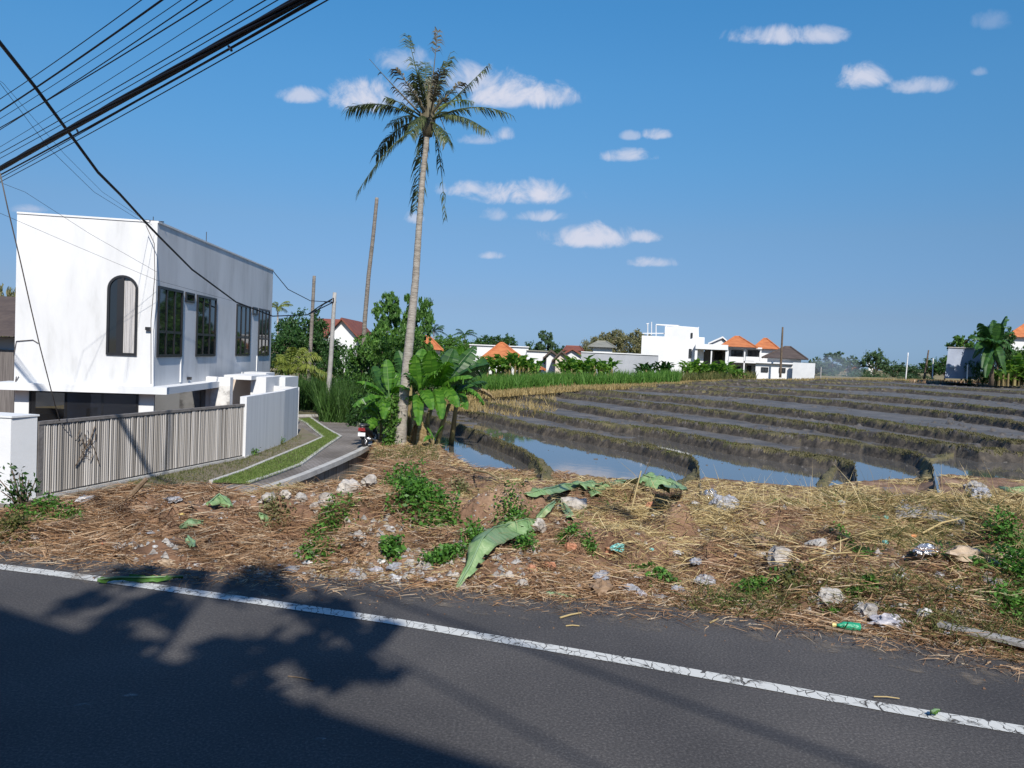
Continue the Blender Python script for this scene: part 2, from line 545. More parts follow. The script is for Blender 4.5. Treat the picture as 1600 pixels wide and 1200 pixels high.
def tree_proto(kind, var):
    """unit tree: height 1, crown about 1 wide; returns (trunk mesh data, crown mesh data)"""
    key = (kind, var)
    if key in PROTO: return PROTO[key]
    rs = random.Random(hash(kind) % 1000 * 0 + var * 17 + len(kind))
    m = MB()
    if kind in ('broad', 'far', 'dark'):
        h0 = .38
        m.tube([(0, 0, -.05), (.01, 0, .2), (.02, .01, h0 + .1)], [.035, .028, .02], 7)
        lob = [(0, 0, .68, .36, .36, .26)]
        for k in range(9):
            a = k * 2.4 + rs.random(); r = rs.uniform(.2, .36)
            z = rs.uniform(.42, .86)
            c = (r * math.cos(a), r * math.sin(a), z)
            s = rs.uniform(.13, .22)
            lob.append((*c, s, s, s * .8))
            m.tube([(.015, 0, h0 - .05), (c[0] * .5, c[1] * .5, (h0 + z) / 2), c], [.016, .011, .004], 5)
        n, ls = (5200, .022) if kind != 'far' else (2200, .032)
    elif kind in ('airy', 'sparse'):
        m.tube([(0, 0, -.05), (.01, .01, .4), (0, .02, .8)], [.028, .02, .008], 7)
        lob = []
        for k in range(13):
            a = k * 2.4; z = .35 + .6 * k / 12; r = .34 * (1.1 - abs(z - .6) * 1.3) * rs.uniform(.6, 1)
            c = (r * math.cos(a), r * math.sin(a), z); s = rs.uniform(.12, .2)
            lob.append((*c, s, s, s * .6))
            m.tube([(0, .01, z - .1), (c[0] * .6, c[1] * .6, z), c], [.01, .007, .003], 5)
        n, ls = (6500, .026) if kind == 'airy' else (1900, .03)
    else:  # bush
        m.tube([(0, 0, -.05), (0, 0, .3)], [.03, .015], 6)
        lob = [(0, 0, .42, .42, .42, .40)]
        for k in range(10):
            a = k * 2.4; r = rs.uniform(.2, .42); z = rs.uniform(.12, .72)
            s = rs.uniform(.14, .25)
            lob.append((r * math.cos(a), r * math.sin(a), z, s, s, s))
        n, ls = 3600, .026
    P = lobes_points(lob, n)
    V, F = leaf_cloud(P, ls)
    tr = m.build('trunk', MAT['bark'], None, True)
    cr = fast_mesh('crown', V, [F], MAT['leaf_mid'])
    PROTO[key] = (tr.data, cr.data)
    for o in (tr, cr): bpy.data.objects.remove(o)
    return PROTO[key]


_crown_cache = {}


def tree(name, label, loc, h, w, kind='broad', mat='leaf_mid', group=None, cat='tree', rot=None, var=None, trunk=True):
    var = random.randrange(3) if var is None else var
    td, cdm = tree_proto(kind, var)
    k = (kind, var, mat)
    if k not in _crown_cache:
        d = cdm.copy(); d.materials.clear(); d.materials.append(MAT[mat]); _crown_cache[k] = d
    o = thing(name, label, cat, loc, group)
    o.scale = (w, w, h); o.rotation_euler = (0, 0, random.uniform(0, 6.28) if rot is None else rot)
    for nm, d in (('trunk', td), ('crown', _crown_cache[k])):
        if nm == 'trunk' and not trunk: continue
        c = bpy.data.objects.new(nm if kind != 'bush' else {'trunk': 'stem', 'crown': 'foliage'}[nm], d)
        col.objects.link(c); c.parent = o
    return o


def tree_px(name, label, px, top, base, w_px, D, **kw):
    b = at(px, base, D); t = at(px, top, D)
    return tree(name, label, b, t.z - b.z, w_px / FPX * D, **kw)


# ------------------------------------------------------------------ the verge (mound, bank): a height field in (u = x/y, y)
def uof(px): return (px - 800) / FPX


EDGE = [(-500, 850), (0, 868), (150, 884), (300, 899), (430, 907), (600, 915), (720, 925), (860, 939), (1000, 950), (1150, 964), (1280, 984), (1400, 999), (1500, 1018), (1600, 1036), (1900, 1100)]
e_pts = [gnd(a, b, 0) for a, b in EDGE]
E_U = np.array([p.x / p.y for p in e_pts]); E_D = np.array([p.y for p in e_pts])
# px, crest py, crest depth, foot depth, foot z, water-edge depth
VT = [(-700, 880, 7.6, 11, -2.15, 33), (-300, 862, 7.6, 11, -2.15, 33), (0, 826, 7.8, 12, -2.15, 33), (100, 797, 8.0, 12, -2.15, 33), (200, 775, 8.3, 12.3, -2.15, 33),
      (270, 768, 8.5, 12.5, -2.15, 33), (330, 768, 8.5, 12.5, -2.15, 33), (390, 782, 8.6, 13, -2.5, 33), (450, 776, 8.9, 14, -2.7, 33), (520, 764, 9.2, 15.5, -2.7, 33),
      (565, 752, 9.4, 17, -2.7, 33), (592, 737, 9.5, 17, -1.85, 33), (640, 735, 9.5, 17, -1.72, 33), (672, 737, 9.6, 17, -1.70, 29.5), (700, 740, 9.6, 17, -1.70, 26.8), (745, 747, 9.6, 17, -1.86, 24.2),
      (815, 754, 9.5, 17, -1.90, 24.3), (900, 764, 9.3, 16.5, -1.92, 24.3), (1000, 774, 9.0, 16, -1.92, 23.5), (1060, 782, 8.9, 16, -1.91, 23.0),
      (1110, 790, 8.8, 16, -1.67, 22.7), (1290, 796, 8.6, 15, -1.67, 21.8), (1340, 796, 8.5, 15, -1.41, 21.5), (1440, 790, 8.4, 15, -1.41, 22.8),
      (1480, 788, 8.4, 15, -1.16, 21.9), (1600, 785, 8.3, 15, -1.15, 21.3), (2100, 775, 8, 15, -.8, 20)]
V_U = np.array([uof(t[0]) for t in VT])
V_DC = np.array([t[2] for t in VT]); V_ZC = np.array([at(t[0], t[1], t[2]).z for t in VT])
V_DF = np.array([t[3] for t in VT]); V_ZF = np.array([t[4] for t in VT]); V_DW = np.array([t[5] for t in VT])


def verge_z(u, y, detail=True):
    u = np.asarray(u, float); y = np.asarray(y, float)
    de = np.interp(u, E_U, E_D); dc = np.interp(u, V_U, V_DC); zc = np.interp(u, V_U, V_ZC)
    df = np.interp(u, V_U, V_DF); zf = np.interp(u, V_U, V_ZF); dw = np.interp(u, V_U, V_DW)
    x = u * y
    t = np.clip((y - de) / (dc - de), 0, 1)
    lump = vnoise(x, y, .8) * .30 + vnoise(x, y, 2.0) * .20
    lump2 = lump + vnoise(x + 31, y, 1.9) * .55 + vnoise(x, y + 17, 3.6) * .30
    z1 = zc * (t ** .8) - .03 * (1 - t) + np.sin(np.pi * np.clip(t, 0, 1)) ** .8 * lump2 * .85 + .45 * .9 * lump * t ** 2
    t2 = np.clip((y - dc) / (df - dc), 0, 1); t2 = t2 * t2 * (3 - 2 * t2)
    zc2 = zc + .45 * lump * .9
    z2 = zc2 + (zf - zc2) * t2 + .04 * vnoise(x, y, .7) * t2
    z = np.where(y < dc, z1, z2)
    t3 = sstep(dw - .15, dw + .5, y)
    z = z - t3 * .55
    if detail:
        k = sstep(0, .25, t)
        k = k * np.where(y > df, .45, 1)
        z = z + k * (vnoise(x, y, 5) * .10 + vnoise(x, y, 11) * .06 + vnoise(x, y, 23) * .03)
    return z


def verge_hit(px, py):
    d = ray(px, py)
    u = d.x / d.y; s = d.z / d.y
    ys = np.linspace(3, 34, 3000)
    zz = verge_z(np.full_like(ys, u), ys)
    de = np.interp(u, E_U, E_D)
    zz = np.where(ys < de - .1, 0, zz)
    rz = EYE + s * ys
    i = int(np.argmax(rz <= zz)) if (rz <= zz).any() else len(ys) - 1
    return Vector((u * ys[i], ys[i], float(zz[i])))


def fan_mesh(name, us, yfun, zfun, mats, midx=None, smooth=True):
    nu = len(us); ny = len(yfun(0))
    U = np.repeat(np.asarray(us)[:, None], ny, 1)
    Y = np.stack([yfun(u) for u in us])
    Z = zfun(U, Y)
    V = np.stack([U * Y, Y, Z], -1).reshape(-1, 3)
    a = (np.arange(nu - 1)[:, None] * ny + np.arange(ny - 1)[None]).ravel()
    F = np.stack([a, a + ny, a + ny + 1, a + 1], 1)
    mi = midx(U, Y, Z).ravel() if midx else None
    return fast_mesh(name, V, [F], mats, None, smooth, mi)


us = np.linspace(uof(-600), uof(2000), 900)


def vy(u):
    de = np.interp(u, E_U, E_D); dc = np.interp(u, V_U, V_DC); dw = np.interp(u, V_U, V_DW)
    return np.concatenate([np.linspace(de - .25, dc + 1, 130, endpoint=False), np.linspace(dc + 1, 17, 45, endpoint=False), np.linspace(17, dw + 1.0, 70)])


tag(fan_mesh('verge_mound', us, vy, verge_z, MAT['soil']), kind='structure')

# ------------------------------------------------------------------ road
LINE = [(0, 886), (160, 906), (400, 940), (600, 969), (800, 1003), (1000, 1037), (1200, 1073), (1400, 1109), (1600, 1142)]
lp = [gnd(a, b, 0) for a, b in LINE]
dl = (lp[0] - lp[2]).normalized(); dr = (lp[-1] - lp[-3]).normalized()
lp = [lp[0] + dl * 60] + lp + [lp[-1] + dr * 40]
rm = MB()
front = [Vector((p.x, 0, 0)) for p in lp]
back = [p + Vector((0, -6.4, 0)) for p in lp]
ex = np.array([p.x for p in e_pts]); ey = np.array([p.y for p in e_pts])
xs_ = np.concatenate([[lp[0].x], np.linspace(-8, 6, 60), [lp[-1].x]])
LX = [p.x for p in lp]; LY = [p.y for p in lp]
front = []; back_ = []
for x_ in xs_:
    yl = float(np.interp(x_, LX, LY)); ye = float(np.interp(x_, ex, ey)) + .12
    if x_ < ex.min(): ye = yl + 1.3
    if x_ > ex.max(): ye = yl + 1.2
    front.append(Vector((x_, ye, 0))); back_.append(Vector((x_, yl - 6.4, 0)))
for k in range(len(xs_) - 1):
    rm.poly([back_[k], back_[k + 1], front[k + 1], front[k]])
for k in range(0):
    rm.poly([back[k], back[k + 1], front[k + 1], front[k]])
tag(rm.build('road', MAT['asphalt']), kind='structure')
pm = MB()
for k in range(len(lp) - 1):
    n0 = Vector((0, .055, .004))
    pm.poly([lp[k] - Vector((0, .055, -.004)), lp[k + 1] - Vector((0, .055, -.004)), lp[k + 1] + n0, lp[k] + n0])
tag(pm.build('road_marking', MAT['paint']), kind='structure')
for (a, b, w, h) in ((1300, 991, 70, 12), (135, 1102, 34, 7), (205, 1086, 26, 5), (500, 1155, 28, 6), (690, 950, 24, 3), (625, 976, 30, 4), (590, 978, 20, 3), (1180, 975, 60, 5)):
    c = gnd(a, b, .003); e = gnd(a + w, b, .003); f = gnd(a, b - h, .003)
    rx = (e - c).length / 2; ry = (f - c).length / 2
    m = MB()
    m.poly([c + Vector((rx * math.cos(t) * (1 + .25 * math.sin(3 * t + a)), ry * math.sin(t) * (1 + .2 * math.cos(5 * t)), 0)) for t in [k * math.pi / 10 for k in range(20)]])
    tag(m.build('road_dust', MAT['dust']), kind='structure')

u_s = np.linspace(uof(-100), uof(1720), 120); dm_ = MB()
for a_, b_ in zip(u_s[:-1], u_s[1:]):
    q = []
    for uu, off in ((a_, -.42), (b_, -.42), (b_, .05), (a_, .05)):
        d_ = float(np.interp(uu, E_U, E_D)) + off + (.16 * float(vnoise(uu * 30, 0.0)) if off < 0 else 0); q.append((uu * d_, d_, .0045))
    dm_.poly(q)
tag(dm_.build('road_dust', worn('verge_dust', (.20, .165, .125), .50, .74, 6, False)), kind='structure')
# far verge behind the camera and a base ground that reaches the horizon
g = MB()
g.poly([(-6000, -6000, -2.9), (6000, -6000, -2.9), (6000, 9000, -2.9), (-6000, 9000, -2.9)])
tag(g.build('ground', MAT['ground']), kind='structure')
g = MB()
for k in range(len(lp) - 1):
    a, b = back[k] + Vector((0, .3, -.02)), back[k + 1] + Vector((0, .3, -.02))
    g.poly([a - Vector((0, 30, 0)), b - Vector((0, 30, 0)), b, a])
tag(g.build('roadside_ground', MAT['soil']), kind='structure')

# ------------------------------------------------------------------ paddy terraces
# ridge: (top z, tread z behind it, [(px, py) of the ridge top])
RID = [
    (-1.62, -1.95, [(640, 640), (690, 656), (760, 680), (815, 702), (838, 716), (846, 735), (852, 800)]),
    (-1.60, -1.70, [(690, 630), (730, 641), (850, 667), (960, 687), (1040, 703), (1078, 713), (1090, 722), (1094, 760), (1100, 860)]),
    (-1.34, -1.44, [(720, 620), (770, 631), (900, 655), (1000, 667), (1150, 694), (1260, 710), (1310, 717), (1335, 724), (1340, 760), (1346, 860)]),
    (-1.08, -1.18, [(740, 609), (800, 618), (950, 641), (1100, 661), (1200, 675), (1330, 690), (1410, 704), (1445, 714), (1458, 730), (1464, 860)]),
    (-0.82, -0.90, [(780, 604), (850, 611), (1000, 628), (1200, 652), (1350, 673), (1460, 690), (1530, 703), (1570, 703), (1620, 706), (1750, 724)]),
    (-0.54, -0.62, [(840, 602), (905, 608), (1050, 620), (1200, 636), (1400, 661), (1600, 692), (1750, 716)]),
    (-0.28, -0.34, [(930, 600), (995, 604), (1150, 613), (1300, 626), (1450, 641), (1600, 661), (1750, 684)]),
    (-0.02, -0.08, [(1000, 597), (1060, 600.5), (1200, 608), (1350, 618), (1500, 631), (1600, 642), (1750, 660)]),
    (0.22, 0.17, [(1060, 594), (1115, 596.5), (1250, 601), (1400, 608), (1600, 624), (1750, 638)]),
    (0.42, 0.38, [(1180, 594), (1250, 595.5), (1400, 600), (1600, 612), (1750, 624)]),
    (0.60, 0.56, [(1280, 592.3), (1400, 595), (1600, 604), (1750, 613)]),
]
ridge_uy = []
for zt, tz, pts in RID:
    P = [gnd(a, b, zt) for a, b in pts]
    uu = np.array([p.x / p.y for p in P]); yy = np.array([p.y for p in P])
    o = np.argsort(uu)
    ridge_uy.append((uu[o], yy[o]))
T00 = -2.0


def ridge_y(i, u):
    return np.interp(u, *ridge_uy[i])


YFAR = [(600, 46), (760, 50), (900, 55), (1060, 60), (1250, 69), (1400, 84), (1600, 95), (1900, 96)]
YF_U = np.array([uof(a) for a, b in YFAR]); YF = np.array([b for a, b in YFAR])
GZ = [(-400, -2.2), (500, -2.1), (680, -1.4), (760, -1.1), (900, -.65), (1000, -.4), (1100, -.1), (1250, .35), (1400, .55), (1600, .72), (2000, .8)]
GZ_U = np.array([uof(a) for a, b in GZ]); GZ_Z = np.array([b for a, b in GZ])


# short cross bunds that join the ridge ends to the near bank: px points, top z, half width
BUNDS = [([(838, 716), (848, 728), (850, 742)], -1.78, .34), ([(1070, 711), (1092, 719), (1095, 730), (1082, 743), (1062, 756)], -1.76, .22),
         ([(1312, 716), (1345, 713), (1312, 722), (1297, 735), (1286, 752)], -1.58, .20), ([(1436, 712), (1452, 716), (1456, 728), (1448, 744)], -1.22, .26), ([(1452, 716), (1490, 708), (1530, 706)], -1.10, .2)]
BSEG = []
for pts, zt, hw in BUNDS:
    P = [gnd(a, b, zt) for a, b in pts]
    for i in range(len(P) - 1): BSEG.append((P[i].x, P[i].y, P[i + 1].x, P[i + 1].y, zt, hw))


def bund_add(x, Y, z, kind):
    wob = vnoise(x, Y, 1.6) * .16
    for ax, ay, bx, by, zt, hw in BSEG:
        dx, dy = bx - ax, by - ay
        t = np.clip(((x - ax) * dx + (Y - ay) * dy) / (dx * dx + dy * dy), 0, 1)
        d = np.hypot(x - ax - t * dx, Y - ay - t * dy) + wob
        h = zt - .55 * np.clip((d - hw * .45) / hw, 0, 2) ** 1.6
        kind = np.where((h > z) & (d < hw * 1.1), 2, kind)
        z = np.where(d < hw * 2, np.maximum(z, h), z)
    return z, kind


def field_parts(U, Y):
    x = U * Y
    z = np.full(U.shape, T00) + 0.0
    kind = np.zeros(U.shape, int)      # 0 tread 1 riser 2 top
    lvl = np.full(U.shape, T00 + .0)
    yprev = np.full(U.shape, 0.)
    for i, (zt, tz, _) in enumerate(RID):
        yi = ridge_y(i, U) + vnoise(x, Y, .45) * .5 + vnoise(x, Y, 1.7) * .22
        yi = np.maximum(yi, yprev + .5)
        yprev = yi
        k = Y - yi
        ztn = zt + vnoise(x, Y, .9) * .07 + vnoise(x, Y, 3.5) * .05
        s = sstep(-.52, -.06, k + vnoise(x, Y, 5) * .12)
        z = z * (1 - s) + ztn * s
        s2 = sstep(.4, .85, k)
        z = z * (1 - s2) + tz * s2
        lvl = np.where(k > .25, tz, lvl)
        kind = np.where((k > -.58) & (k <= -.20), 1, kind)
        kind = np.where((k > -.20 + vnoise(x, Y, 2.2) * .14) & (k <= .62), 2, kind)
        kind = np.where(k > .62, 0, kind)
    yf = np.interp(U, YF_U, YF)
    s = sstep(-1.5, 1.5, Y - yf)
    z = z * (1 - s) + np.minimum(np.interp(U, GZ_U, GZ_Z), z + .3) * s
    kind = np.where(Y > yf, 2, kind)
    z, kind = bund_add(x, Y, z, kind)
    return z, kind, lvl


# where the treads stand under water (px of the column where open water begins, per level)
WET = {T00: -9, -1.95: uof(770), -1.70: uof(1010), -1.44: uof(1270), -1.18: uof(1400)}


def field_z(U, Y):
    z, kind, lvl = field_parts(U, Y)
    x = U * Y
    mud = np.full(U.shape, .035)
    for L, u0 in WET.items():
        near = np.abs(lvl - L) < .01
        m = .035 - .11 * sstep(u0 - .08, u0 + .06, U)
        mud = np.where(near, m, mud)
    wob = vnoise(x, Y, .8) * .07 + vnoise(x * 1.0, Y * .5, 2.6) * .09
    clod = np.maximum(vnoise(x, Y * .5, 6) - .33, 0) * .75 * (vnoise(x, Y, .35) > -.02)
    z = np.where(kind == 0, z + mud + wob * .55 + clod, z)
    z = z + np.where(kind > 0, vnoise(x, Y, 6) * .05 + vnoise(x, Y, 14) * .035, 0)
    return z


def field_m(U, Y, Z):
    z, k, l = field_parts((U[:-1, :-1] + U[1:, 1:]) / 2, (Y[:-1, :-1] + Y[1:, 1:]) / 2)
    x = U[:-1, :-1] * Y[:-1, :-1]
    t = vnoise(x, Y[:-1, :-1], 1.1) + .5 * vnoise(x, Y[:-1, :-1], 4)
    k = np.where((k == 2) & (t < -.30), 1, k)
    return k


fu = np.linspace(uof(610), uof(1760), 560)
fy = np.exp(np.linspace(math.log(19.0), math.log(98), 560))
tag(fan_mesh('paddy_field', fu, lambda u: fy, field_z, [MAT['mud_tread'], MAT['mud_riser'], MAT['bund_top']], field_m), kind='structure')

# water sheets, one per flooded level
for n_, (L, lo) in enumerate([(T00, -1), (-1.95, 0), (-1.70, 1), (-1.44, 2), (-1.18, 3)]):
    cu = np.linspace(uof(640 if n_ < 1 else 700), uof(1740), 150)
    V = []; F = []
    for u in cu:
        y0 = 18.5 if lo < 0 else max(18.5, float(ridge_y(lo, u)) + .3)
        y1 = float(ridge_y(lo + 1, u)) + .2
        y1 = max(y1, y0 + .01)
        V += [(u * y0, y0, L), (u * y1, y1, L)]
    for k in range(len(cu) - 1):
        if V[2 * k + 1][1] - V[2 * k][1] > .1 or V[2 * k + 3][1] - V[2 * k + 2][1] > .1:
            F.append([2 * k, 2 * k + 2, 2 * k + 3, 2 * k + 1])
    tag(fast_mesh('water', np.array(V), [np.array(F)], MAT['water']), kind='structure')

# far ground beyond the field
gu = np.linspace(uof(-900), uof(2500), 160)
gy = np.concatenate([np.linspace(40, 130, 70), np.linspace(140, 900, 20)])


def farz(U, Y):
    yf = np.interp(U, YF_U, YF)
    z = np.interp(U, GZ_U, GZ_Z) + vnoise(U * Y, Y, .3) * .25
    return np.where((Y < yf + 1) & (U > uof(620)), -2.6, z)


tag(fan_mesh('meadow_ground', gu, lambda u: gy, farz, MAT['ground']), kind='structure')


def gz(px): return float(np.interp(uof(px), GZ_U, GZ_Z))


# ------------------------------------------------------------------ straw, grass, weeds on the verge
def verge_samples(n, px0, px1, where='front', near=0.0, far=1.0):
    u = RNG.uniform(uof(px0), uof(px1), n)
    de = np.interp(u, E_U, E_D); dc = np.interp(u, V_U, V_DC); dw = np.interp(u, V_U, V_DW)
    if where == 'front':
        y = de + (dc + .5 - de) * (near + (far - near) * RNG.random(n))
    else:
        a = dc + .3
        y = a + (np.minimum(dw, 31) - a) * RNG.random(n) ** .9
    return u, y, np.stack([u * y, y, verge_z(u, y)], 1)


def keep(u, y, thr, s=.9, ofs=0):
    return (vnoise(u * y + ofs, y, s) + .5 * vnoise(u * y, y + ofs, s * 2.7)) > thr


def lie_blades(name, P, mat, L=(.12, .4), W=.0045, up=(.0, .5)):
    if 'bank' not in name: W = W * .78; L = (L[0] * .8, L[1] * .85)
    n = len(P)
    a = RNG.uniform(0, 2 * np.pi, n)
    h = RNG.uniform(up[0], up[1], n)
    d = np.stack([np.cos(a), np.sin(a), h], 1)
    Ls = RNG.uniform(L[0], L[1], n)
    b = np.stack([RNG.normal(size=n) * .05, RNG.normal(size=n) * .05, -RNG.uniform(.02, .12, n) * (Ls / .3)], 1)
    P = P.copy(); P[:, 2] += RNG.uniform(0, .04, n)
    return tag(blades(name, P, d, Ls, W * RNG.uniform(.6, 1.3, n), b, mat), kind='stuff')


u, y, P = verge_samples(64000, -200, 700, far=1.0)
k = keep(u, y, -.17)
lie_blades('brown_straw_litter', P[k], MAT['straw_brown'], (.10, .36), .0042, (-.1, .45))
u, y, P = verge_samples(72540, 600, 2000)
k = keep(u, y, -.10)
lie_blades('dry_straw_litter', P[k], MAT['straw_brown'], (.08, .34), .0040, (-.1, .4))
# standing and tangled yellow straw, thick on the crest towards the right
u, y, P = verge_samples(65519, 950, 2000, near=.12)
de = np.interp(u, E_U, E_D); dc = np.interp(u, V_U, V_DC)
t = (y - de) / (dc - de)
k = (RNG.random(len(u)) < (.10 + .95 * t ** 2)) & keep(u, y, -.16, 1.1, 40)
lie_blades('yellow_straw_tangle', P[k], MAT['straw_yellow'], (.12, .38), .0042, (.0, .75))
u, y, P = verge_samples(16000, 300, 1000, near=.5)
k = keep(u, y, .05, 1.1, 90)
lie_blades('pale_straw_tangle', P[k], MAT['straw_yellow'], (.12, .40), .0042, (.0, .6))
# the bank behind the crest
u, y, P = verge_samples(70200, 585, 2000, 'back')
k = (y > 13) & (y < np.interp(u, V_U, V_DW) - .45) & keep(u, y, -.3, .6, 20)
lie_blades('bank_straw', P[k], MAT['straw_yellow'], (.08, .30), .008, (.0, .45))
u, y, P = verge_samples(15000, 585, 900, 'back')
k = (y > 12)
lie_blades('bank_brown_straw', P[k], MAT['straw_brown'], (.12, .42), .008, (.0, .6))
# green blades between the straw on the right and at the road side
u, y, P = verge_samples(17550, 1080, 2000, near=.0, far=.95)
k = keep(u, y, .2, .8, 7) | ((u > uof(1330)) & keep(u, y, .08, .8, 7))
lie_blades('green_grass_tufts', P[k], MAT['grass_olive'], (.10, .32), .0045, (.3, 1.6))
u, y, P = verge_samples(10530, 700, 2000, near=.0, far=.9)
k = keep(u, y, .3, .9, 61)
lie_blades('green_verge_grass', P[k], MAT['weed'], (.06, .2), .006, (.2, 1.4))
# crumbs of straw spilling over the asphalt edge
u, y, P = verge_samples(2600, -100, 1750, near=-.06, far=.05)
P[:, 2] = np.maximum(P[:, 2], .003)
lie_blades('straw_crumbs', P, MAT['straw_brown'], (.04, .16), .003, (-.02, .04))

u, y, P = verge_samples(70200, -200, 2000, far=1.0)
k = keep(u, y, -.3, 1.3, 12)
lie_blades('straw_chaff', P[k], MAT['straw_brown'], (.02, .08), .0036, (-.2, .4))
u, y, P = verge_samples(30419, 500, 2000, far=1.0)
lie_blades('pale_chaff', P, MAT['straw_yellow'], (.02, .08), .0032, (-.2, .4))
# taller seed stalks against the water
u, y, P = verge_samples(260, 1000, 1750, near=.75)
n = len(P)
tag(blades('seed_stalks', P, np.stack([RNG.normal(size=n) * .35, RNG.normal(size=n) * .3, np.ones(n)], 1), RNG.uniform(.25, .6, n), .003, np.stack([RNG.normal(size=n) * .1, RNG.normal(size=n) * .1, -np.ones(n) * .05], 1), MAT['straw_yellow']), kind='stuff')

# small stones and crumbs of earth
def pebbles(name, P, size, mat):
    tet = np.array([[1, 0, -.4], [-.5, .87, -.4], [-.5, -.87, -.4], [0, .1, .9]])
    n = len(P)
    a = RNG.uniform(0, 6.28, n); ca, sa = np.cos(a), np.sin(a)
    s = size * RNG.uniform(.4, 1.5, n)
    q = tet[None] * RNG.uniform(.6, 1.3, (n, 4, 1))
    X = q[:, :, 0] * ca[:, None] - q[:, :, 1] * sa[:, None]; Yy = q[:, :, 0] * sa[:, None] + q[:, :, 1] * ca[:, None]
    V = np.stack([X, Yy, q[:, :, 2] * .7], -1) * s[:, None, None] + P[:, None, :]
    k = np.arange(n)[:, None] * 4
    F = np.concatenate([k + np.array(f) for f in ((0, 1, 3), (1, 2, 3), (2, 0, 3))])
    return tag(fast_mesh(name, V.reshape(-1, 3), [F], mat), kind='stuff')


u, y, P = verge_samples(7000, -150, 1750, near=.0, far=.7)
pebbles('small_rubble', P[keep(u, y, .05, .8, 3)], .016, MAT['rock'])
u, y, P = verge_samples(1500, -100, 1750, near=.0, far=.38)
P[:, 2] += .012
pebbles('grey_rubble', P[keep(u, y, -.02, 1.2, 77)], .034, MAT['rock'])
u, y, P = verge_samples(700, 400, 1750, near=.0, far=.8)
P[:, 2] += .012
pebbles('pale_rubble', P[keep(u, y, .0, 1.2, 27)], .028, MAT['pale_rock'])
u, y, P = verge_samples(1800, -150, 1750, near=-.12, far=.25)
P[:, 2] = np.maximum(P[:, 2], .004)
pebbles('pale_gravel', P[:500], .008, MAT['soil'])
u, y, P = verge_samples(8000, 300, 1750, near=.03, far=1.0)
pebbles('soil_clods', P, .022, MAT['soil'])


def weed(px, py, wpx, hpx, label, n=None, mat='weed', size=.022, group='green weeds on the rubbish mound'):
    c = verge_hit(px, py)
    rx = wpx / FPX * c.y / 2; rh = hpx / FPX * c.y
    n = int((n or int(70 + 9 * wpx)) * 1.7); size *= .8
    o = thing('weed', label, 'weed', c, group)
    xy = np.clip(RNG.normal(size=(n, 2)) * .5, -1.2, 1.2) * np.array([rx, max(rx * .8, rh * .8)])
    X = c.x + xy[:, 0]; Y = c.y + xy[:, 1]
    Z = verge_z(X / Y, Y) + RNG.random(n) * min(rh * .7, .22) + .01
    V, F = leaf_cloud(np.stack([X, Y, Z], 1), size, aspect=.6, up=1.2)
    fast_mesh('foliage', V, [F], MAT[mat], o)
    m = min(n, 60); B = np.stack([X[:m], Y[:m], verge_z(X[:m] / Y[:m], Y[:m])], 1)
    d = np.stack([RNG.normal(size=m) * .3, RNG.normal(size=m) * .3, np.ones(m)], 1)
    blades('stem', B, d, np.maximum(Z[:m] - B[:, 2], .03), .002, np.zeros((m, 3)), MAT['weed'], o)
    return o


weed(660, 790, 90, 70, 'broad bright green weed patch sprawling down the mound beside the big cut leaf', 1100, size=.028)
weed(632, 768, 60, 40, 'bright green weed on the mound crest below the coconut palm', 500, size=.026)
weed(690, 830, 50, 40, 'green weed patch low on the mound left of the long banana leaf', 420, size=.026)
weed(697, 876, 70, 30, 'low green creeper at the foot of the long banana leaf', 420)
weed(612, 862, 34, 34, 'small upright green weed above the row of plastic scraps', 160, size=.03)
weed(504, 838, 50, 44, 'thin green weed among brown straw below the white rubble', 240)
weed(494, 868, 60, 24, 'low green weed at the road edge below brown straw', 200)
weed(745, 850, 50, 30, 'green weed under the upper edge of the long cut leaf', 300)
weed(818, 862, 40, 36, 'green weed with white litter right of the long cut leaf', 260)
weed(800, 812, 60, 28, 'dark green weed patch left of the pale boulder', 260)
weed(888, 838, 40, 20, 'small flat weed right of the folded leaf strips', 130)
weed(922, 862, 24, 18, 'tiny round weed tuft in bare soil beside the green carton', 90)
weed(874, 852, 18, 16, 'single bright weed seedling on bare brown soil', 50, size=.03)
weed(1006, 896, 40, 18, 'low weed in the bare soil middle of the mound', 120)
weed(1038, 905, 50, 20, 'spreading weed above the grey plastic sheets', 150)
weed(1180, 925, 60, 30, 'grassy weed tuft above the green sprig by the road', 240)
weed(1142, 945, 60, 12, 'dark green sprig lying at the road edge', 200)
weed(1300, 962, 26, 12, 'little weed tuft at the foot of the grey boulder', 80)
weed(1334, 932, 30, 16, 'green weed beside the grey round lid', 100)
weed(1358, 918, 24, 20, 'bright weed seedlings left of the white scrap', 80, size=.026)
weed(1335, 870, 60, 26, 'spiky weed tuft under the teal cup', 220)
weed(1532, 890, 20, 18, 'bright green seedling in front of the tan sack', 60, size=.03)
weed(1575, 850, 60, 60, 'tall green weed at the far right of the mound', 420)
weed(1590, 900, 50, 60, 'green weed bank right of the grey box', 380)
weed(1580, 960, 60, 40, 'trailing weed above the long weathered plank', 300)
weed(1235, 915, 60, 24, 'olive weed below the tan rock', 200, mat='grass_olive')
weed(60, 812, 90, 34, 'bushy green weed at the left end of the mound by the gate pillar', 520)
weed(20, 830, 60, 30, 'olive weed at the left edge of the picture near the road', 300, mat='grass_olive')
weed(110, 818, 40, 24, 'small green weed on brown straw left of the mound', 160)
weed(300, 762, 120, 34, 'tall grassy weed behind the straw heap in front of the green median', 420, mat='grass_olive', size=.03)
weed(722, 768, 34, 20, 'pale blue green weed on the crest between two straw heaps', 160, mat='leaf_olive')
weed(430, 808, 50, 30, 'faded grey green weed above the straw slope', 160, mat='leaf_olive')
weed(530, 822, 60, 30, 'faint green weed under the white rubble', 160)

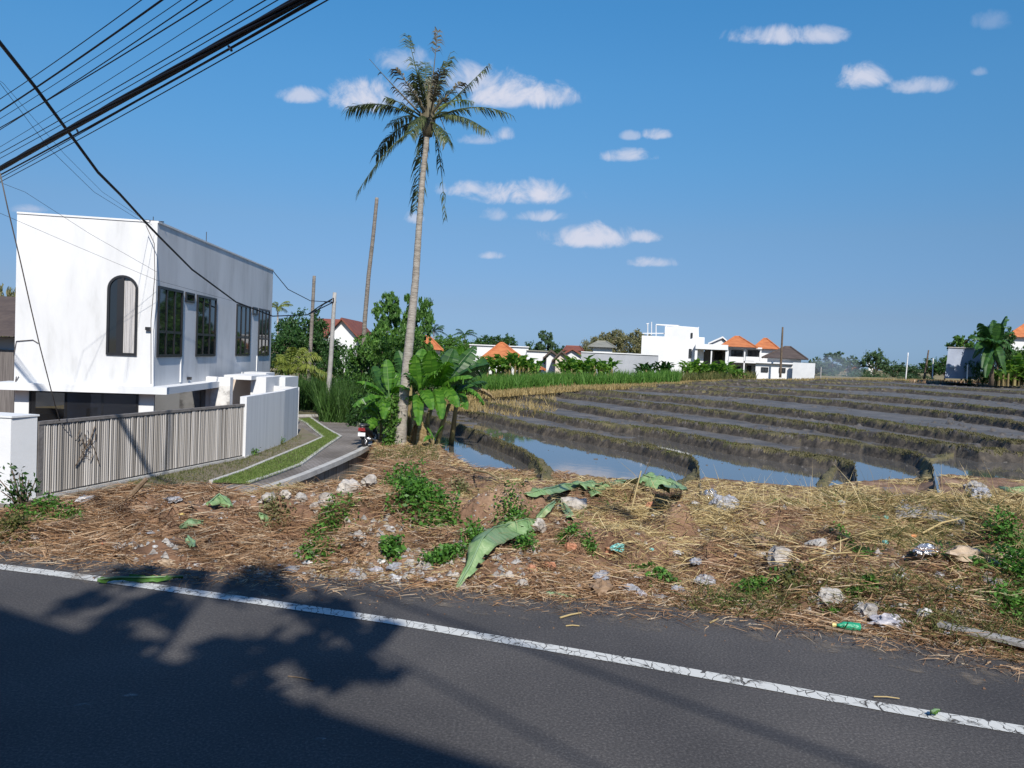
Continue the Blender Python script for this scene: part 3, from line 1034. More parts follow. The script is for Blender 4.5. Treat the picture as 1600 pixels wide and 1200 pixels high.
# ------------------------------------------------------------------ litter, rocks, sticks
LIT = 'plastic litter strewn on the mound'
RK = 'stones and rubble on the mound'


def litter(px, py, wpx, mat, label, name='plastic_scrap', cat='litter', flat=.5, sq=(1, .7, 1), crease=.5, group=LIT, sub=2, sink=.22, rough=.45):
    flat = flat * (.75 if name in ('plastic_bag', 'wrapper') else 1)
    p = verge_hit(px, py)
    on_road = p.y < np.interp(p.x / p.y, E_U, E_D)
    if on_road: p = gnd(px, py, .01)
    s = wpx / FPX * p.y / 2 * 1.02
    c = p + Vector((0, s * .3, s * flat * (1 - sink)))
    m = hull_rock(c, s, (px * 13 + py * 7) % 101 * .37, flat, sub if wpx < 20 else 3, rough, crease, sq)
    o = m.build(name, MAT[mat])
    return tag(o, label, cat, group)


def rock(px, py, wpx, label, mat='rock', flat=.75, **kw):
    return litter(px, py, wpx, mat, label, 'rock', 'rock', flat, (1, .85, 1), .12, RK, 3, .3, .45)


for a in [
    (131, 786, 30, 'bag_white', 'white crumpled plastic bag on the mound near the bamboo gate', 'plastic_bag'),
    (271, 786, 24, 'bag_grey', 'greyish white bag on the straw heap right of the stick', 'plastic_bag'),
    (283, 806, 9, 'bag_yellow', 'pale yellow cup on the brown straw slope', 'cup'),
    (52, 846, 16, 'bag_white', 'white wrapper at the left foot of the straw heap', 'wrapper'),
    (36, 864, 22, 'bag_grey', 'flat grey wrapper beside the road at far left', 'wrapper'),
    (56, 857, 18, 'bag_yellow', 'yellow scrap at the left road edge', 'wrapper'),
    (73, 854, 16, 'bag_lilac', 'lilac grey bag beside the yellow scrap', 'plastic_bag'),
    (92, 846, 14, 'bag_lilac', 'small lilac scrap at the foot of the straw', 'wrapper'),
    (155, 846, 20, 'bag_white', 'white bag with a red scrap under it', 'plastic_bag'),
    (158, 853, 14, 'bag_red', 'red scrap under a white bag on the straw', 'wrapper'),
    (140, 870, 18, 'bag_white', 'whitish tangled bag at the left road edge', 'plastic_bag'),
    (165, 870, 15, 'bag_white', 'oblong white wrapper left of the road leaf', 'wrapper'),
    (155, 884, 18, 'bag_grey', 'blue grey scrap on the asphalt edge at left', 'wrapper'),
    (183, 856, 15, 'bag_lilac', 'pinkish white wrapper on brown straw', 'wrapper'),
    (243, 856, 10, 'bag_white', 'round white cup on the brown straw', 'cup'),
    (308, 886, 13, 'bag_white', 'white scrap with dark edge near the road', 'wrapper'),
    (261, 886, 28, 'bag_tan', 'pale tan papers at the road edge', 'wrapper'),
    (4, 854, 12, 'bag_teal', 'teal cup at the left picture edge', 'cup'),
    (118, 852, 12, 'bag_yellow', 'tan scrap among dark twigs', 'wrapper'),
    (235, 838, 16, 'bag_grey', 'grey scrap in the middle of the straw slope', 'wrapper'),
    (122, 815, 10, 'bag_white', 'tiny white scrap high on the left straw', 'wrapper'),
    (344, 812, 10, 'bag_white', 'white scrap under the crumpled green leaf', 'wrapper'),
    (454, 896, 26, 'bag_grey', 'grey flat bag at the road edge under the green weed', 'plastic_bag'),
    (480, 881, 14, 'bag_white', 'white crumpled ball above the flat grey bag', 'wrapper'),
    (476, 899, 13, 'bag_white', 'white scrap on the road edge left of centre', 'wrapper'),
    (522, 886, 20, 'bag_grey', 'greyish wrapper pointing up at the road edge', 'wrapper'),
    (552, 900, 24, 'bag_grey', 'clear grey bag with blue print at the road edge', 'plastic_bag'),
    (558, 900, 9, 'bag_blue', 'small blue scrap on the clear bag', 'wrapper'),
    (587, 896, 24, 'bag_lilac', 'lilac clear bag in the row by the road', 'plastic_bag'),
    (616, 893, 30, 'bag_grey', 'largest clear plastic bag in the row by the road', 'plastic_bag'),
    (617, 908, 24, 'bag_white', 'clear white bag lying on the asphalt edge', 'plastic_bag'),
    (595, 881, 14, 'bag_white', 'white cup with a dark hole above the bag row', 'cup'),
    (640, 905, 14, 'bag_tan', 'beige scrap right of the clear bags', 'wrapper'),
    (667, 891, 18, 'bag_grey', 'grey bag under the green creeper', 'plastic_bag'),
    (672, 910, 20, 'bag_lilac', 'lilac bag on the asphalt left of the long leaf', 'plastic_bag'),
    (661, 868, 12, 'bag_grey', 'little grey scrap among creepers', 'wrapper'),
    (757, 832, 15, 'bag_grey', 'flat grey plate on bare soil', 'wrapper'),
    (774, 923, 22, 'bag_white', 'bright white crumpled bag under the long leaf tip', 'plastic_bag'),
    (752, 919, 13, 'bag_tan', 'tan and white wrapper beside the bright white bag', 'wrapper'),
    (815, 853, 11, 'bag_white', 'white cap in the weed right of the long leaf', 'cup'),
    (968, 863, 26, 'bag_teal', 'pale green drink carton lying on the soil', 'carton'),
    (1017, 860, 12, 'bag_teal', 'dark teal scrap in dry roots', 'wrapper'),
    (1056, 868, 20, 'bag_white', 'white wrapper in the middle of the soil slope', 'wrapper'),
    (1089, 882, 24, 'bag_grey', 'dirty white bag below the yellow straw', 'plastic_bag'),
    (1086, 789, 16, 'bag_white', 'white foil wrapper below the big folded leaf', 'wrapper'),
    (1149, 871, 9, 'bag_blue', 'small pale blue cap in the straw', 'cup'),
    (942, 908, 36, 'bag_grey', 'grey crumpled bag above the brown sack', 'plastic_bag'),
    (940, 933, 50, 'bag_brown', 'brown torn sack lying at the road edge', 'sack'),
    (984, 926, 34, 'bag_grey', 'grey plastic sheet right of the brown sack', 'plastic_bag'),
    (1000, 936, 34, 'bag_lilac', 'clear lilac bag with a blue end on the road edge', 'plastic_bag'),
    (979, 944, 14, 'bag_blue', 'deep blue scrap on the road edge', 'wrapper'),
    (1031, 938, 24, 'bag_grey', 'grey scrap heap beside the clear bag', 'plastic_bag'),
    (1072, 944, 14, 'bag_white', 'white paper cup standing at the road edge', 'cup'),
    (1102, 916, 34, 'bag_grey', 'grey clear box crushed in grass', 'carton'),
    (1060, 925, 26, 'bag_grey', 'grey film above the white paper cup', 'plastic_bag'),
    (998, 905, 20, 'bag_white', 'white scrap row in the soil centre', 'wrapper'),
    (1193, 858, 34, 'bag_brown', 'grey brown rag hanging on the straw slope', 'rag'),
    (1367, 814, 20, 'bag_green', 'bright green plastic ball on the right crest', 'plastic_bag'),
    (1384, 812, 14, 'bag_teal', 'pale teal scrap right of the bright green plastic', 'wrapper'),
    (1384, 850, 12, 'bag_teal', 'teal cup in the right hand straw', 'cup'),
    (1452, 872, 42, 'foil', 'crumpled silver foil bag on the right of the mound', 'foil_bag'),
    (1472, 906, 24, 'bag_white', 'white scrap under the silver foil bag', 'wrapper'),
    (1407, 908, 22, 'bag_white', 'white torn bag in a dark hollow', 'plastic_bag'),
    (1454, 920, 22, 'bag_grey', 'grey scrap below the white scrap at right', 'wrapper'),
    (1495, 926, 26, 'bag_grey', 'grey white papers below the tan sack', 'wrapper'),
    (1555, 920, 34, 'bag_grey', 'grey weathered box at the right of the mound', 'carton'),
    (1342, 927, 16, 'bag_grey', 'grey round lid beside green seedlings', 'lid'),
    (1392, 984, 60, 'bag_lilac', 'large clear lilac plastic bag on the road edge at right', 'plastic_bag'),
    (1447, 966, 28, 'bag_white', 'white crushed cup above the blue wrapper', 'cup'),
    (1442, 985, 14, 'bag_blue', 'small blue wrapper right of the large clear bag', 'wrapper'),
    (1349, 984, 22, 'bag_white', 'white leaf shaped scrap beside the green bottle', 'wrapper'),
    (1510, 882, 54, 'bag_tan', 'tan burlap sack half buried on the right slope', 'sack'),
    (1535, 782, 40, 'bag_grey', 'flat grey slab of card on the right crest', 'carton'),
    (1555, 885, 24, 'bag_grey', 'pale grey wrapper right of the tan sack', 'wrapper'),
    (1545, 900, 12, 'bag_white', 'white scrap right of the tan sack', 'wrapper'),
    (1485, 996, 22, 'bag_grey', 'grey scrap below the end of the plank', 'wrapper'),
    (1600, 968, 14, 'bag_white', 'white scrap at the right picture edge', 'wrapper'),
    (1430, 843, 14, 'orange', 'orange tube lying left of the silver foil', 'tube'),
    (874, 908, 9, 'bag_yellow', 'small yellow fruit on the soil near the road', 'fruit'),
    (1440, 950, 12, 'orange', 'orange peel scrap above the crushed cup', 'peel'),
    (1397, 952, 12, 'bag_grey', 'pale lid between the boulder and the crushed cup', 'lid'),
]:
    litter(a[0], a[1], a[2], a[3], a[4], a[5], a[5].replace('_', ' '))

for a in [
    (510, 794, 34, 'white broken concrete lump left on the mound crest', 'pale_rock'), (546, 779, 44, 'largest white broken concrete slab on the mound crest', 'pale_rock'),
    (576, 760, 24, 'round white lump behind the white concrete slab', 'pale_rock'), (496, 800, 22, 'small white lump at the left of the rubble row', 'pale_rock'),
    (893, 806, 44, 'pale boulder under the cut banana leaves', 'pale_rock'), (842, 834, 30, 'pale stone beside the upper end of the long leaf', 'pale_rock'),
    (559, 846, 24, 'grey stone in the straw above the bag row', 'rock'), (1111, 780, 22, 'dark ribbed lump on the yellow straw', 'foil'),
    (1133, 804, 42, 'large whitish plastic wrapped lump in yellow straw', 'bag_grey'), (1222, 886, 46, 'tan flat boulder in the middle right slope', 'pale_rock'),
    (1280, 860, 27, 'grey boulder with pale face under yellow straw', 'rock'), (1315, 793, 16, 'grey stone on the crest left of the green plastic', 'rock'),
    (1297, 948, 38, 'grey boulder near the road with weed at its foot', 'rock'), (1356, 968, 36, 'grey boulder behind the large clear bag', 'rock'),
    (1240, 957, 17, 'grey cobble left of the brown cobble', 'rock'), (1254, 952, 20, 'brown cobble beside the grey cobble', 'soil'), (1271, 943, 15, 'pale cobble above the brown cobble', 'pale_rock'),
    (1250, 965, 11, 'white pebble in front of the cobbles', 'pale_rock'), (892, 862, 20, 'orange broken brick on bare soil', 'brick'), (859, 890, 18, 'orange brick fragment near the road', 'brick'),
    (832, 893, 16, 'pale brick fragment left of the orange one', 'brick'), (1017, 797, 18, 'pinkish brick stub under the folded leaf', 'brick'), (955, 868, 18, 'red brown brick beside the drink carton', 'brick'),
    (420, 784, 22, 'grey rubble stone beside the driveway kerb', 'rock'), (445, 779, 18, 'pale stone at the end of the driveway kerb', 'pale_rock'), (470, 784, 20, 'dark grey stone on the mound by the driveway', 'rock'),
    (712, 905, 14, 'tan stone by the tip of the long leaf', 'pale_rock'), (796, 905, 16, 'tan stone on the soil right of the long leaf', 'pale_rock'), (815, 918, 20, 'flat tan stone by the road right of the white bag', 'pale_rock'),
    (640, 884, 14, 'small stone above the clear bags', 'rock'), (1190, 872, 16, 'grey stone below the brown rag', 'rock'), (1320, 943, 13, 'dark cobble right of the grey boulder', 'rock'),
    (1413, 955, 18, 'tan cobble between the boulders and the cup', 'pale_rock'), (1525, 772, 30, 'grey boulder on the right crest', 'rock'), (1374, 938, 13, 'small brown stone above the grey boulder', 'soil'),
]:
    rock(*a[:4], mat=a[4])

# small anonymous scraps
u, y, P = verge_samples(290, -80, 1700, near=.0, far=.8)
for i, p in enumerate(P):
    m = hull_rock(Vector(p) + Vector((0, 0, .012)), random.uniform(.012, .045), i * .91, .3, 1, .6, .6, (1, .6, 1))
    tag(m.build('litter_scrap', MAT[random.choice(['bag_white', 'bag_grey', 'rock', 'bag_lilac', 'pale_rock', 'bag_tan', 'bag_grey', 'bag_brown'])]), 'tiny pale scrap of litter scattered in the straw', 'litter', 'tiny litter scraps')


def sheet(pts_px, label, name='plastic_sheet', mat='bag_grey', cat='litter', lift=.02, group=None):
    """crumpled sheet draped over the verge inside a px polygon strip (list of left/right px pairs)"""
    V = []; F = []; nx = 9
    for (a, b) in pts_px:
        A = verge_hit(*a); B = verge_hit(*b)
        for k in range(nx):
            t = k / (nx - 1); p = A.lerp(B, t)
            z = float(verge_z(p.x / p.y, p.y))
            V.append((p.x, p.y, max(z, p.z) + lift + .035 * abs(mnoise.noise(p * 9)) + .01))
    r = len(pts_px)
    for i in range(r - 1):
        for k in range(nx - 1):
            F.append([i * nx + k, i * nx + k + 1, (i + 1) * nx + k + 1, (i + 1) * nx + k])
    o = fast_mesh(name, np.array(V), [np.array(F)], MAT[mat], None, False)
    s = o.modifiers.new('thick', 'SOLIDIFY'); s.thickness = .004
    return tag(o, label, cat, group)


sheet([((1397, 800), (1400, 818)), ((1410, 786), (1418, 816)), ((1430, 784), (1440, 814)), ((1455, 800), (1460, 820)), ((1485, 808), (1488, 826)), ((1505, 818), (1507, 838))], 'long torn grey plastic sheet trailing along the right crest')

# cut banana leaves on the mound
def cut_leaf(spine, widths, label, mat='cut_leaf', fold=.35, name='cut_banana_leaf', cat='banana leaf', group='cut banana leaves lying on the mound', lifts=None, onroad=False):
    n = len(spine)
    P = []
    for i, (a, b) in enumerate(spine):
        p = gnd(a, b, .02) if onroad else verge_hit(a, b)
        p = p + Vector((0, 0, (lifts[i] if lifts else .05)))
        P.append(p)
    # refine
    Q = []; Wd = []
    for i in range(n - 1):
        for k in range(5):
            t = k / 5; Q.append(P[i].lerp(P[i + 1], t)); Wd.append(widths[i] * (1 - t) + widths[i + 1] * t)
    Q.append(P[-1]); Wd.append(widths[-1])
    V = []; F = []
    nx = 7
    for i, q in enumerate(Q):
        t = (Q[min(i + 1, len(Q) - 1)] - Q[max(0, i - 1)])
        side = t.cross(Vector((0, -.5, 1))).normalized()
        nor = side.cross(t).normalized()
        if nor.z < 0: nor = -nor
        w = Wd[i] / FPX * q.y / 2
        for j in range(nx):
            s = j / (nx - 1) * 2 - 1
            ww = w * (1 + .12 * mnoise.noise(Vector((i * .7, j, 3.1))))
            lift = -abs(s) * w * fold + .03 * mnoise.noise(Vector((i * .35, s * 1.5, spine[0][0]))) + .006 * math.sin(i * 2.2 + s)
            v = q + side * s * ww + nor * lift
            zz = (float(verge_z(v.x / v.y, v.y)) if not onroad else 0) + .006
            v.z = max(v.z, zz)
            V.append(tuple(v))
    for i in range(len(Q) - 1):
        for j in range(nx - 1):
            if j in (0, nx - 2) and random.random() < .16: continue
            F.append([i * nx + j, i * nx + j + 1, (i + 1) * nx + j + 1, (i + 1) * nx + j])
    o = thing(name, label, cat, Q[0], group)
    b = fast_mesh('blade', np.array(V), [np.array(F)], MAT[mat], o, True)
    s = b.modifiers.new('thick', 'SOLIDIFY'); s.thickness = .003
    m = MB(); m.tube([q + Vector((0, 0, .008)) for q in Q], [max(.003, .009 * (1 - .6 * i / len(Q))) for i in range(len(Q))], 5)
    m.build('midrib', MAT['cut_leaf_pale'], o, True)
    return o


cut_leaf([(713, 926), (735, 905), (752, 880), (770, 860), (795, 846), (822, 832), (840, 824)], [4, 22, 42, 54, 50, 36, 16], 'long banana leaf leaning down the mound with its tip on the road edge', lifts=[.02, .10, .17, .18, .15, .1, .06], fold=.5)
cut_leaf([(822, 780), (850, 778), (880, 772), (908, 768), (936, 770)], [10, 22, 30, 26, 10], 'crumpled banana leaf along the crest left of the folded leaf', lifts=[.05, .08, .1, .1, .06])
cut_leaf([(905, 770), (925, 770), (932, 786)], [24, 26, 18], 'hanging flap of banana leaf over the pale boulder', lifts=[.1, .12, .1])
cut_leaf([(925, 768), (945, 768), (966, 760)], [20, 30, 12], 'small folded leaf piece left of the big folded leaf', lifts=[.06, .1, .1])
cut_leaf([(962, 757), (985, 764), (1005, 770)], [8, 38, 34], 'pointed half of the big folded banana leaf on the crest', 'cut_leaf', lifts=[.14, .17, .18], fold=.15)
cut_leaf([(1003, 770), (1030, 776), (1050, 780), (1060, 786)], [34, 44, 44, 28], 'broad squared half of the big folded banana leaf on the crest', 'cut_leaf', lifts=[.2, .2, .18, .14], fold=.2)
cut_leaf([(862, 788), (878, 802), (892, 820)], [10, 14, 14], 'narrow leaf strip hanging beside the pale boulder', lifts=[.1, .12, .06])
cut_leaf([(866, 800), (852, 812), (838, 822)], [8, 16, 12], 'short leaf strip above the long leaf', lifts=[.1, .1, .05])
cut_leaf([(280, 836), (296, 828), (318, 829)], [8, 20, 10], 'pale green torn leaf on the brown straw slope', 'cut_leaf_pale', lifts=[.06, .09, .07])
cut_leaf([(293, 848), (298, 856), (300, 862)], [10, 14, 8], 'small pale leaf piece below the torn leaf', 'cut_leaf_pale')
cut_leaf([(326, 798), (342, 792), (360, 800)], [12, 24, 10], 'crumpled dark green leaf high on the straw slope', lifts=[.06, .12, .05], fold=.6)
cut_leaf([(404, 814), (414, 820), (420, 828)], [8, 18, 8], 'curled dark green leaf right on the straw slope', lifts=[.06, .09, .03], fold=.7)
cut_leaf([(152, 909), (185, 906), (225, 906), (260, 905), (286, 904)], [4, 11, 13, 11, 3], 'flattened green leaf lying across the white road line', 'weed', .1, 'fallen_leaf', 'leaf', None, [.01] * 5, True)
cut_leaf([(853, 932), (875, 935), (900, 940)], [9, 11, 3], 'pale green leaf scrap lying on the road edge', 'cut_leaf_pale', .1, 'fallen_leaf', 'leaf', None, [.02] * 3)
cut_leaf([(1560, 772), (1580, 774), (1604, 776)], [6, 14, 16], 'dark green leaf at the right end of the crest', lifts=[.08] * 3)
cut_leaf([(1455, 1116), (1462, 1113), (1468, 1113)], [3, 6, 2], 'tiny green leaf on the white road line', 'weed', .1, 'fallen_leaf', 'leaf', None, [.005] * 3, True)


def stick(a, b, rpx, label, mat='wood', la=.02, lb=.02, name='stick', ground=True, mid=None, cat='stick', group=None):
    A = verge_hit(*a) + Vector((0, 0, la)); B = (verge_hit(*b) if ground else at(b[0], b[1], A.y)) + Vector((0, 0, lb))
    r = rpx / FPX * A.y / 2
    pts = [A, A.lerp(B, .5) + Vector((0, 0, .03 if la > .02 else .004)) if mid is None else mid, B]
    m = MB(); m.tube(pts, [r, r * .95, r * .8], 7)
    return tag(m.build(name, MAT[mat], None, False), label, cat, group)


stick((201, 782), (229, 751), 9, 'thick brown broken stick poking up from the straw heap', ground=False)
TW = 'dry twigs lying on the verge'
stick((1300, 870), (1395, 838), 2.5, 'pale bent cane across the right hand straw', 'straw_yellow', .1, .08, 'cane', group=TW)
stick((1250, 895), (1330, 880), 2.5, 'long thin straw cane below the pale boulder face', 'straw_yellow', .06, .08, 'cane', group=TW)
stick((1440, 850), (1500, 828), 3, 'dry cane arching over the silver foil bag', 'straw_yellow', .1, .1, 'cane', group=TW)
stick((1505, 845), (1520, 870), 3, 'short dry cane behind the tan sack', 'wood', .06, .1, 'cane', group=TW)
stick((1550, 770), (1580, 830), 3, 'leaning dry stalk at the right crest', 'straw_yellow', .15, .1, 'cane', group=TW)
stick((740, 745), (790, 765), 3, 'dry stalk on the crest right of the palm', 'straw_yellow', .08, .06, 'cane', group=TW)
stick((985, 805), (1000, 770), 2.5, 'thin stalk standing beside the folded leaf', 'straw_yellow', .02, .25, 'cane', group=TW)
stick((875, 968), (908, 960), 3, 'dry twig on the asphalt below the brown sack', 'straw_yellow', .01, .01, 'twig', group=TW)
stick((884, 980), (905, 980), 2, 'short straw on the asphalt below the twig', 'straw_yellow', .006, .006, 'twig', group=TW)
stick((1110, 975), (1132, 967), 3, 'forked dry twig on the asphalt edge', 'straw_yellow', .01, .01, 'twig', group=TW)
stick((1365, 1092), (1405, 1096), 2, 'thin dry straw lying on the white line at right', 'straw_yellow', .012, .012, 'twig', group=TW)
stick((345, 890), (385, 880), 4, 'pale root lying at the road edge below the straw', 'straw_yellow', .01, .02, 'twig', group=TW)
stick((450, 1058), (490, 1066), 2, 'dark thin twig lying in the sunlit patch of road', 'bark', .004, .004, 'twig', group=TW)

A = verge_hit(1466, 987); B = gnd(1612, 1020, .03)
dv = (B - A).normalized(); sv = dv.cross(Vector((0, 0, 1))) * .045
pl = MB(); pl.prism([A + sv + Vector((0, 0, .04)), A - sv + Vector((0, 0, .04)), B - sv + Vector((0, 0, .03)), B + sv + Vector((0, 0, .03))], (0, 0, .022))
tag(pl.build('plank', MAT['concrete']), 'long weathered plank lying along the road edge at right', 'plank')
A = gnd(1290, 981, .015); B = gnd(1362, 994, .015)
pl = MB(); pl.tube([A, B], .012, 6)
tag(pl.build('thin_batten', MAT['wood']), 'thin batten on the asphalt in front of the green bottle', 'batten')

# green bottle with yellow cap
b0 = gnd(1345, 980, .03); b1 = gnd(1300, 976, .03)
bo = thing('bottle', 'green drink bottle with yellow cap lying at the road edge', 'bottle', b0)
dv = (b1 - b0)
m = MB(); m.tube([b0 + dv * t for t in (0, .04, .35, .6, .75, .86)], [.012, .026, .027, .026, .012, .010], 10); m.build('body', MAT['bag_green'], bo, True)
m = MB(); m.tube([b0 + dv * .86, b0 + dv * 1.0], .013, 8); m.build('cap', MAT['bag_yellow'], bo)

# ------------------------------------------------------------------ driveway
ZD = -2.0


def sheet_poly(name, pts, z, mat, kind='structure', thick=None):
    m = MB(); P = [gnd(a, b, z) for a, b in pts]
    if thick: m.prism([p - Vector((0, 0, thick)) for p in P], (0, 0, thick))
    else: m.poly(P)
    return tag(m.build(name, mat), kind=kind)


KE = [(-200, 880), (200, 810), (330, 782), (385, 775), (440, 758), (480, 743), (525, 724), (560, 708), (590, 690), (583, 676), (562, 665), (540, 655), (520, 650), (470, 651), (440, 652)]
LE = [(-400, 860), (-400, 800), (0, 786), (60, 779), (200, 748), (300, 730), (380, 714), (400, 706), (440, 690), (450, 684), (460, 678), (458, 668), (455, 661), (450, 655), (436, 650)]
dm = MB()
kp = [gnd(a, b, ZD) for a, b in KE]; le = [gnd(a, b, ZD) for a, b in LE]
for i in range(len(kp) - 1):
    dm.poly([kp[i], kp[i + 1], le[i + 1], le[i]])
    dm.poly([kp[i] - Vector((0, 0, .8)), kp[i + 1] - Vector((0, 0, .8)), kp[i + 1], kp[i]])
tag(dm.build('driveway', MAT['paving']), kind='structure')


def kerb(name, pts, z, w=.12, h=.07):
    P = [gnd(a, b, z) for a, b in pts]
    m = MB()
    L = []; Rr = []
    for i, p in enumerate(P):
        t = (P[min(i + 1, len(P) - 1)] - P[max(0, i - 1)]).normalized(); s = t.cross(Vector((0, 0, 1))) * w / 2
        L.append(p + s); Rr.append(p - s)
    for i in range(len(P) - 1):
        m.prism([L[i] - Vector((0, 0, .05)), Rr[i] - Vector((0, 0, .05)), Rr[i + 1] - Vector((0, 0, .05)), L[i + 1] - Vector((0, 0, .05))], (0, 0, h + .05 + i * .0006))
    return tag(m.build(name, MAT['kerb']), kind='structure')


kerb('kerb', KE[2:], ZD, .2, .10)
GA = [(330, 754), (380, 737), (430, 716), (478, 696), (505, 684), (492, 674), (478, 662), (464, 655)]
GB = [(388, 756), (430, 742), (470, 727), (500, 705), (532, 683), (512, 672), (494, 660), (484, 653)]
lawn = MB()
PA = [gnd(a, b, ZD + .03) for a, b in GA]; PB = [gnd(a, b, ZD + .03) for a, b in GB]
for i in range(len(PA) - 1): lawn.poly([PA[i], PB[i], PB[i + 1], PA[i + 1]])
tag(lawn.build('lawn_strip', MAT['bund_top']), kind='structure')
kerb('kerb', GA, ZD, .12, .06); kerb('kerb', GB, ZD, .12, .06)
i = RNG.integers(0, len(PA) - 1, 22000); s = RNG.random(22000)[:, None]; t = RNG.random(22000)[:, None]
A_ = np.array([tuple(p) for p in PA]); B_ = np.array([tuple(p) for p in PB])
P = (A_[i] * (1 - s) + A_[i + 1] * s) * (1 - t) + (B_[i] * (1 - s) + B_[i + 1] * s) * t
n = len(P)
tag(blades('lawn_grass', P, np.stack([RNG.normal(size=n) * .5, RNG.normal(size=n) * .5, np.ones(n)], 1), RNG.uniform(.02, .08, n), .008, RNG.normal(size=(n, 3)) * .01, MAT['lawn']), kind='stuff')
# dry weedy soil strip along the wall
sp = [(60, 782), (380, 717), (440, 694), (462, 682), (472, 668), (500, 684), (476, 694), (428, 714), (378, 735), (328, 752), (100, 800)]
sheet_poly('soil_strip', sp, ZD + .006, M('packed_soil', [(.09, .075, .05), (.16, .135, .095), (.10, .11, .05)], .95, 1.2, .4, 12))
Ps = []
for k in range(2600):
    a = random.random(); b = random.random()
    x0 = 200 + 270 * a; yb = np.interp(x0, [60, 380, 440, 465], [784, 718, 695, 681]); ye = np.interp(x0, [60, 330, 380, 430, 476], [800, 750, 733, 713, 694])
    Ps.append(tuple(gnd(x0, yb + (ye - yb) * b ** 1.6, ZD + .006)))
P = np.array(Ps); n = len(P)
tag(blades('strip_grass', P, np.stack([RNG.normal(size=n) * .6, RNG.normal(size=n) * .6, np.ones(n)], 1), RNG.uniform(.03, .12, n), .006, RNG.normal(size=(n, 3)) * .02, MAT['grass_olive']), kind='stuff')

# canal beside the driveway
m = MB(); m.poly([gnd(a, b, -2.5) for a, b in [(430, 800), (560, 752), (612, 735), (606, 700), (585, 690), (470, 760)]])
tag(m.build('water', water('canal_water', (.06, .07, .06), .08)), kind='structure')
# turf beyond the end of the driveway
m = MB(); m.poly([gnd(a, b, ZD - .02) for a, b in [(380, 662), (465, 652), (520, 651), (545, 657), (600, 690), (640, 640), (560, 628), (430, 630), (300, 650)]])
tag(m.build('rough_turf', MAT['bund_top']), kind='structure')

# ------------------------------------------------------------------ walls helper
class Wall:
    """vertical plane through P0, horizontal direction d, outward normal n"""
    def __init__(self, P0, P1, toward=Vector((0, 0, 0))):
        self.p = Vector((P0.x, P0.y, 0)); q = Vector((P1.x, P1.y, 0))
        self.len = (q - self.p).length
        self.d = (q - self.p).normalized(); self.n = Vector((self.d.y, -self.d.x, 0))
        if self.n.dot(toward - self.p) < 0: self.n = -self.n

    def ap(self, px, py):
        r = ray(px, py); o = Vector((0, 0, EYE))
        t = (self.p - o).dot(self.n) / r.dot(self.n)
        h = o + r * t
        return (h - self.p).dot(self.d), h.z

    def pt(self, a, z, o=0):
        v = self.p + self.d * a + self.n * o
        return Vector((v.x, v.y, z))

    def slab(self, m, a0, a1, z0, z1, o0, o1):
        m.prism([self.pt(a0, z0, o0), self.pt(a1, z0, o0), self.pt(a1, z1, o0), self.pt(a0, z1, o0)], self.n * (o1 - o0))
        return m


def window(w, a0, a1, z0, z1, parent, cols=2, rows=(), fr=.06, proud=.05, gl='glass', frm='black', label=None):
    if a0 > a1: a0, a1 = a1, a0
    m = MB()
    w.slab(m, a0, a1, z0, z0 + fr, -.02, proud); w.slab(m, a0, a1, z1 - fr, z1, -.02, proud)
    w.slab(m, a0, a0 + fr, z0 + fr, z1 - fr, -.02, proud); w.slab(m, a1 - fr, a1, z0 + fr, z1 - fr, -.02, proud)
    for k in range(1, cols):
        c = a0 + (a1 - a0) * k / cols
        w.slab(m, c - fr * .5, c + fr * .5, z0 + fr, z1 - fr, -.02, proud - .006)
    for r in rows:
        zz = z0 + (z1 - z0) * r
        w.slab(m, a0 + fr, a1 - fr, zz - fr * .5, zz + fr * .5, -.02, proud - .011)
    o = m.build('window', MAT[frm], parent)
    if label: o['label'] = label
    g_ = MB(); w.slab(g_, a0 + fr * .5, a1 - fr * .5, z0 + fr * .5, z1 - fr * .5, -.01, proud * .35)
    g_.build('pane', MAT[gl], o)
    return o


# ------------------------------------------------------------------ the white house
C = at(240, 604, 25); L_ = at(22, 597, 24.3); F_ = at(422, 583, 39.6)
ztop = at(243, 348, 25).z; zsl = C.z; zlow = -2.4
hs = thing('white_house', 'white two storey flat roofed house with arched window behind the bamboo gate', 'house', (C.x, C.y, zlow))
FW = Wall(C, L_); SW = Wall(C, F_, Vector((10, 30, 0)))
Bk = F_ + (L_ - C)
foot = [Vector((p.x, p.y, 0)) for p in (C, F_, Bk, L_)]
m = MB(); m.prism([p + Vector((0, 0, zsl)) for p in foot], (0, 0, ztop - zsl)); m.build('upper_wall', MAT['white_stained'], hs)
m = MB(); SW.slab(m, 0, SW.len, ztop, ztop + .06, -.22, .03); FW.slab(m, 0.24, FW.len, ztop, ztop + .055, -.22, .03); m.build_each('parapet_cap', MAT['white'], hs)
# slab between storeys
zs0 = zsl - .22
m = MB()
aR = SW.ap(330, 598)[0]
m.prism([FW.pt(-.5, zs0, .42), FW.pt(FW.len + .4, zs0, .42), FW.pt(FW.len + .4, zs0, -.6), FW.pt(-.5, zs0, -.6)], (0, 0, zsl - zs0 + .004))
SW.slab(m, -.25, aR, zs0 - .003, zsl + .001, -.3, .51); m.build('floor_slab', MAT['white'], hs)
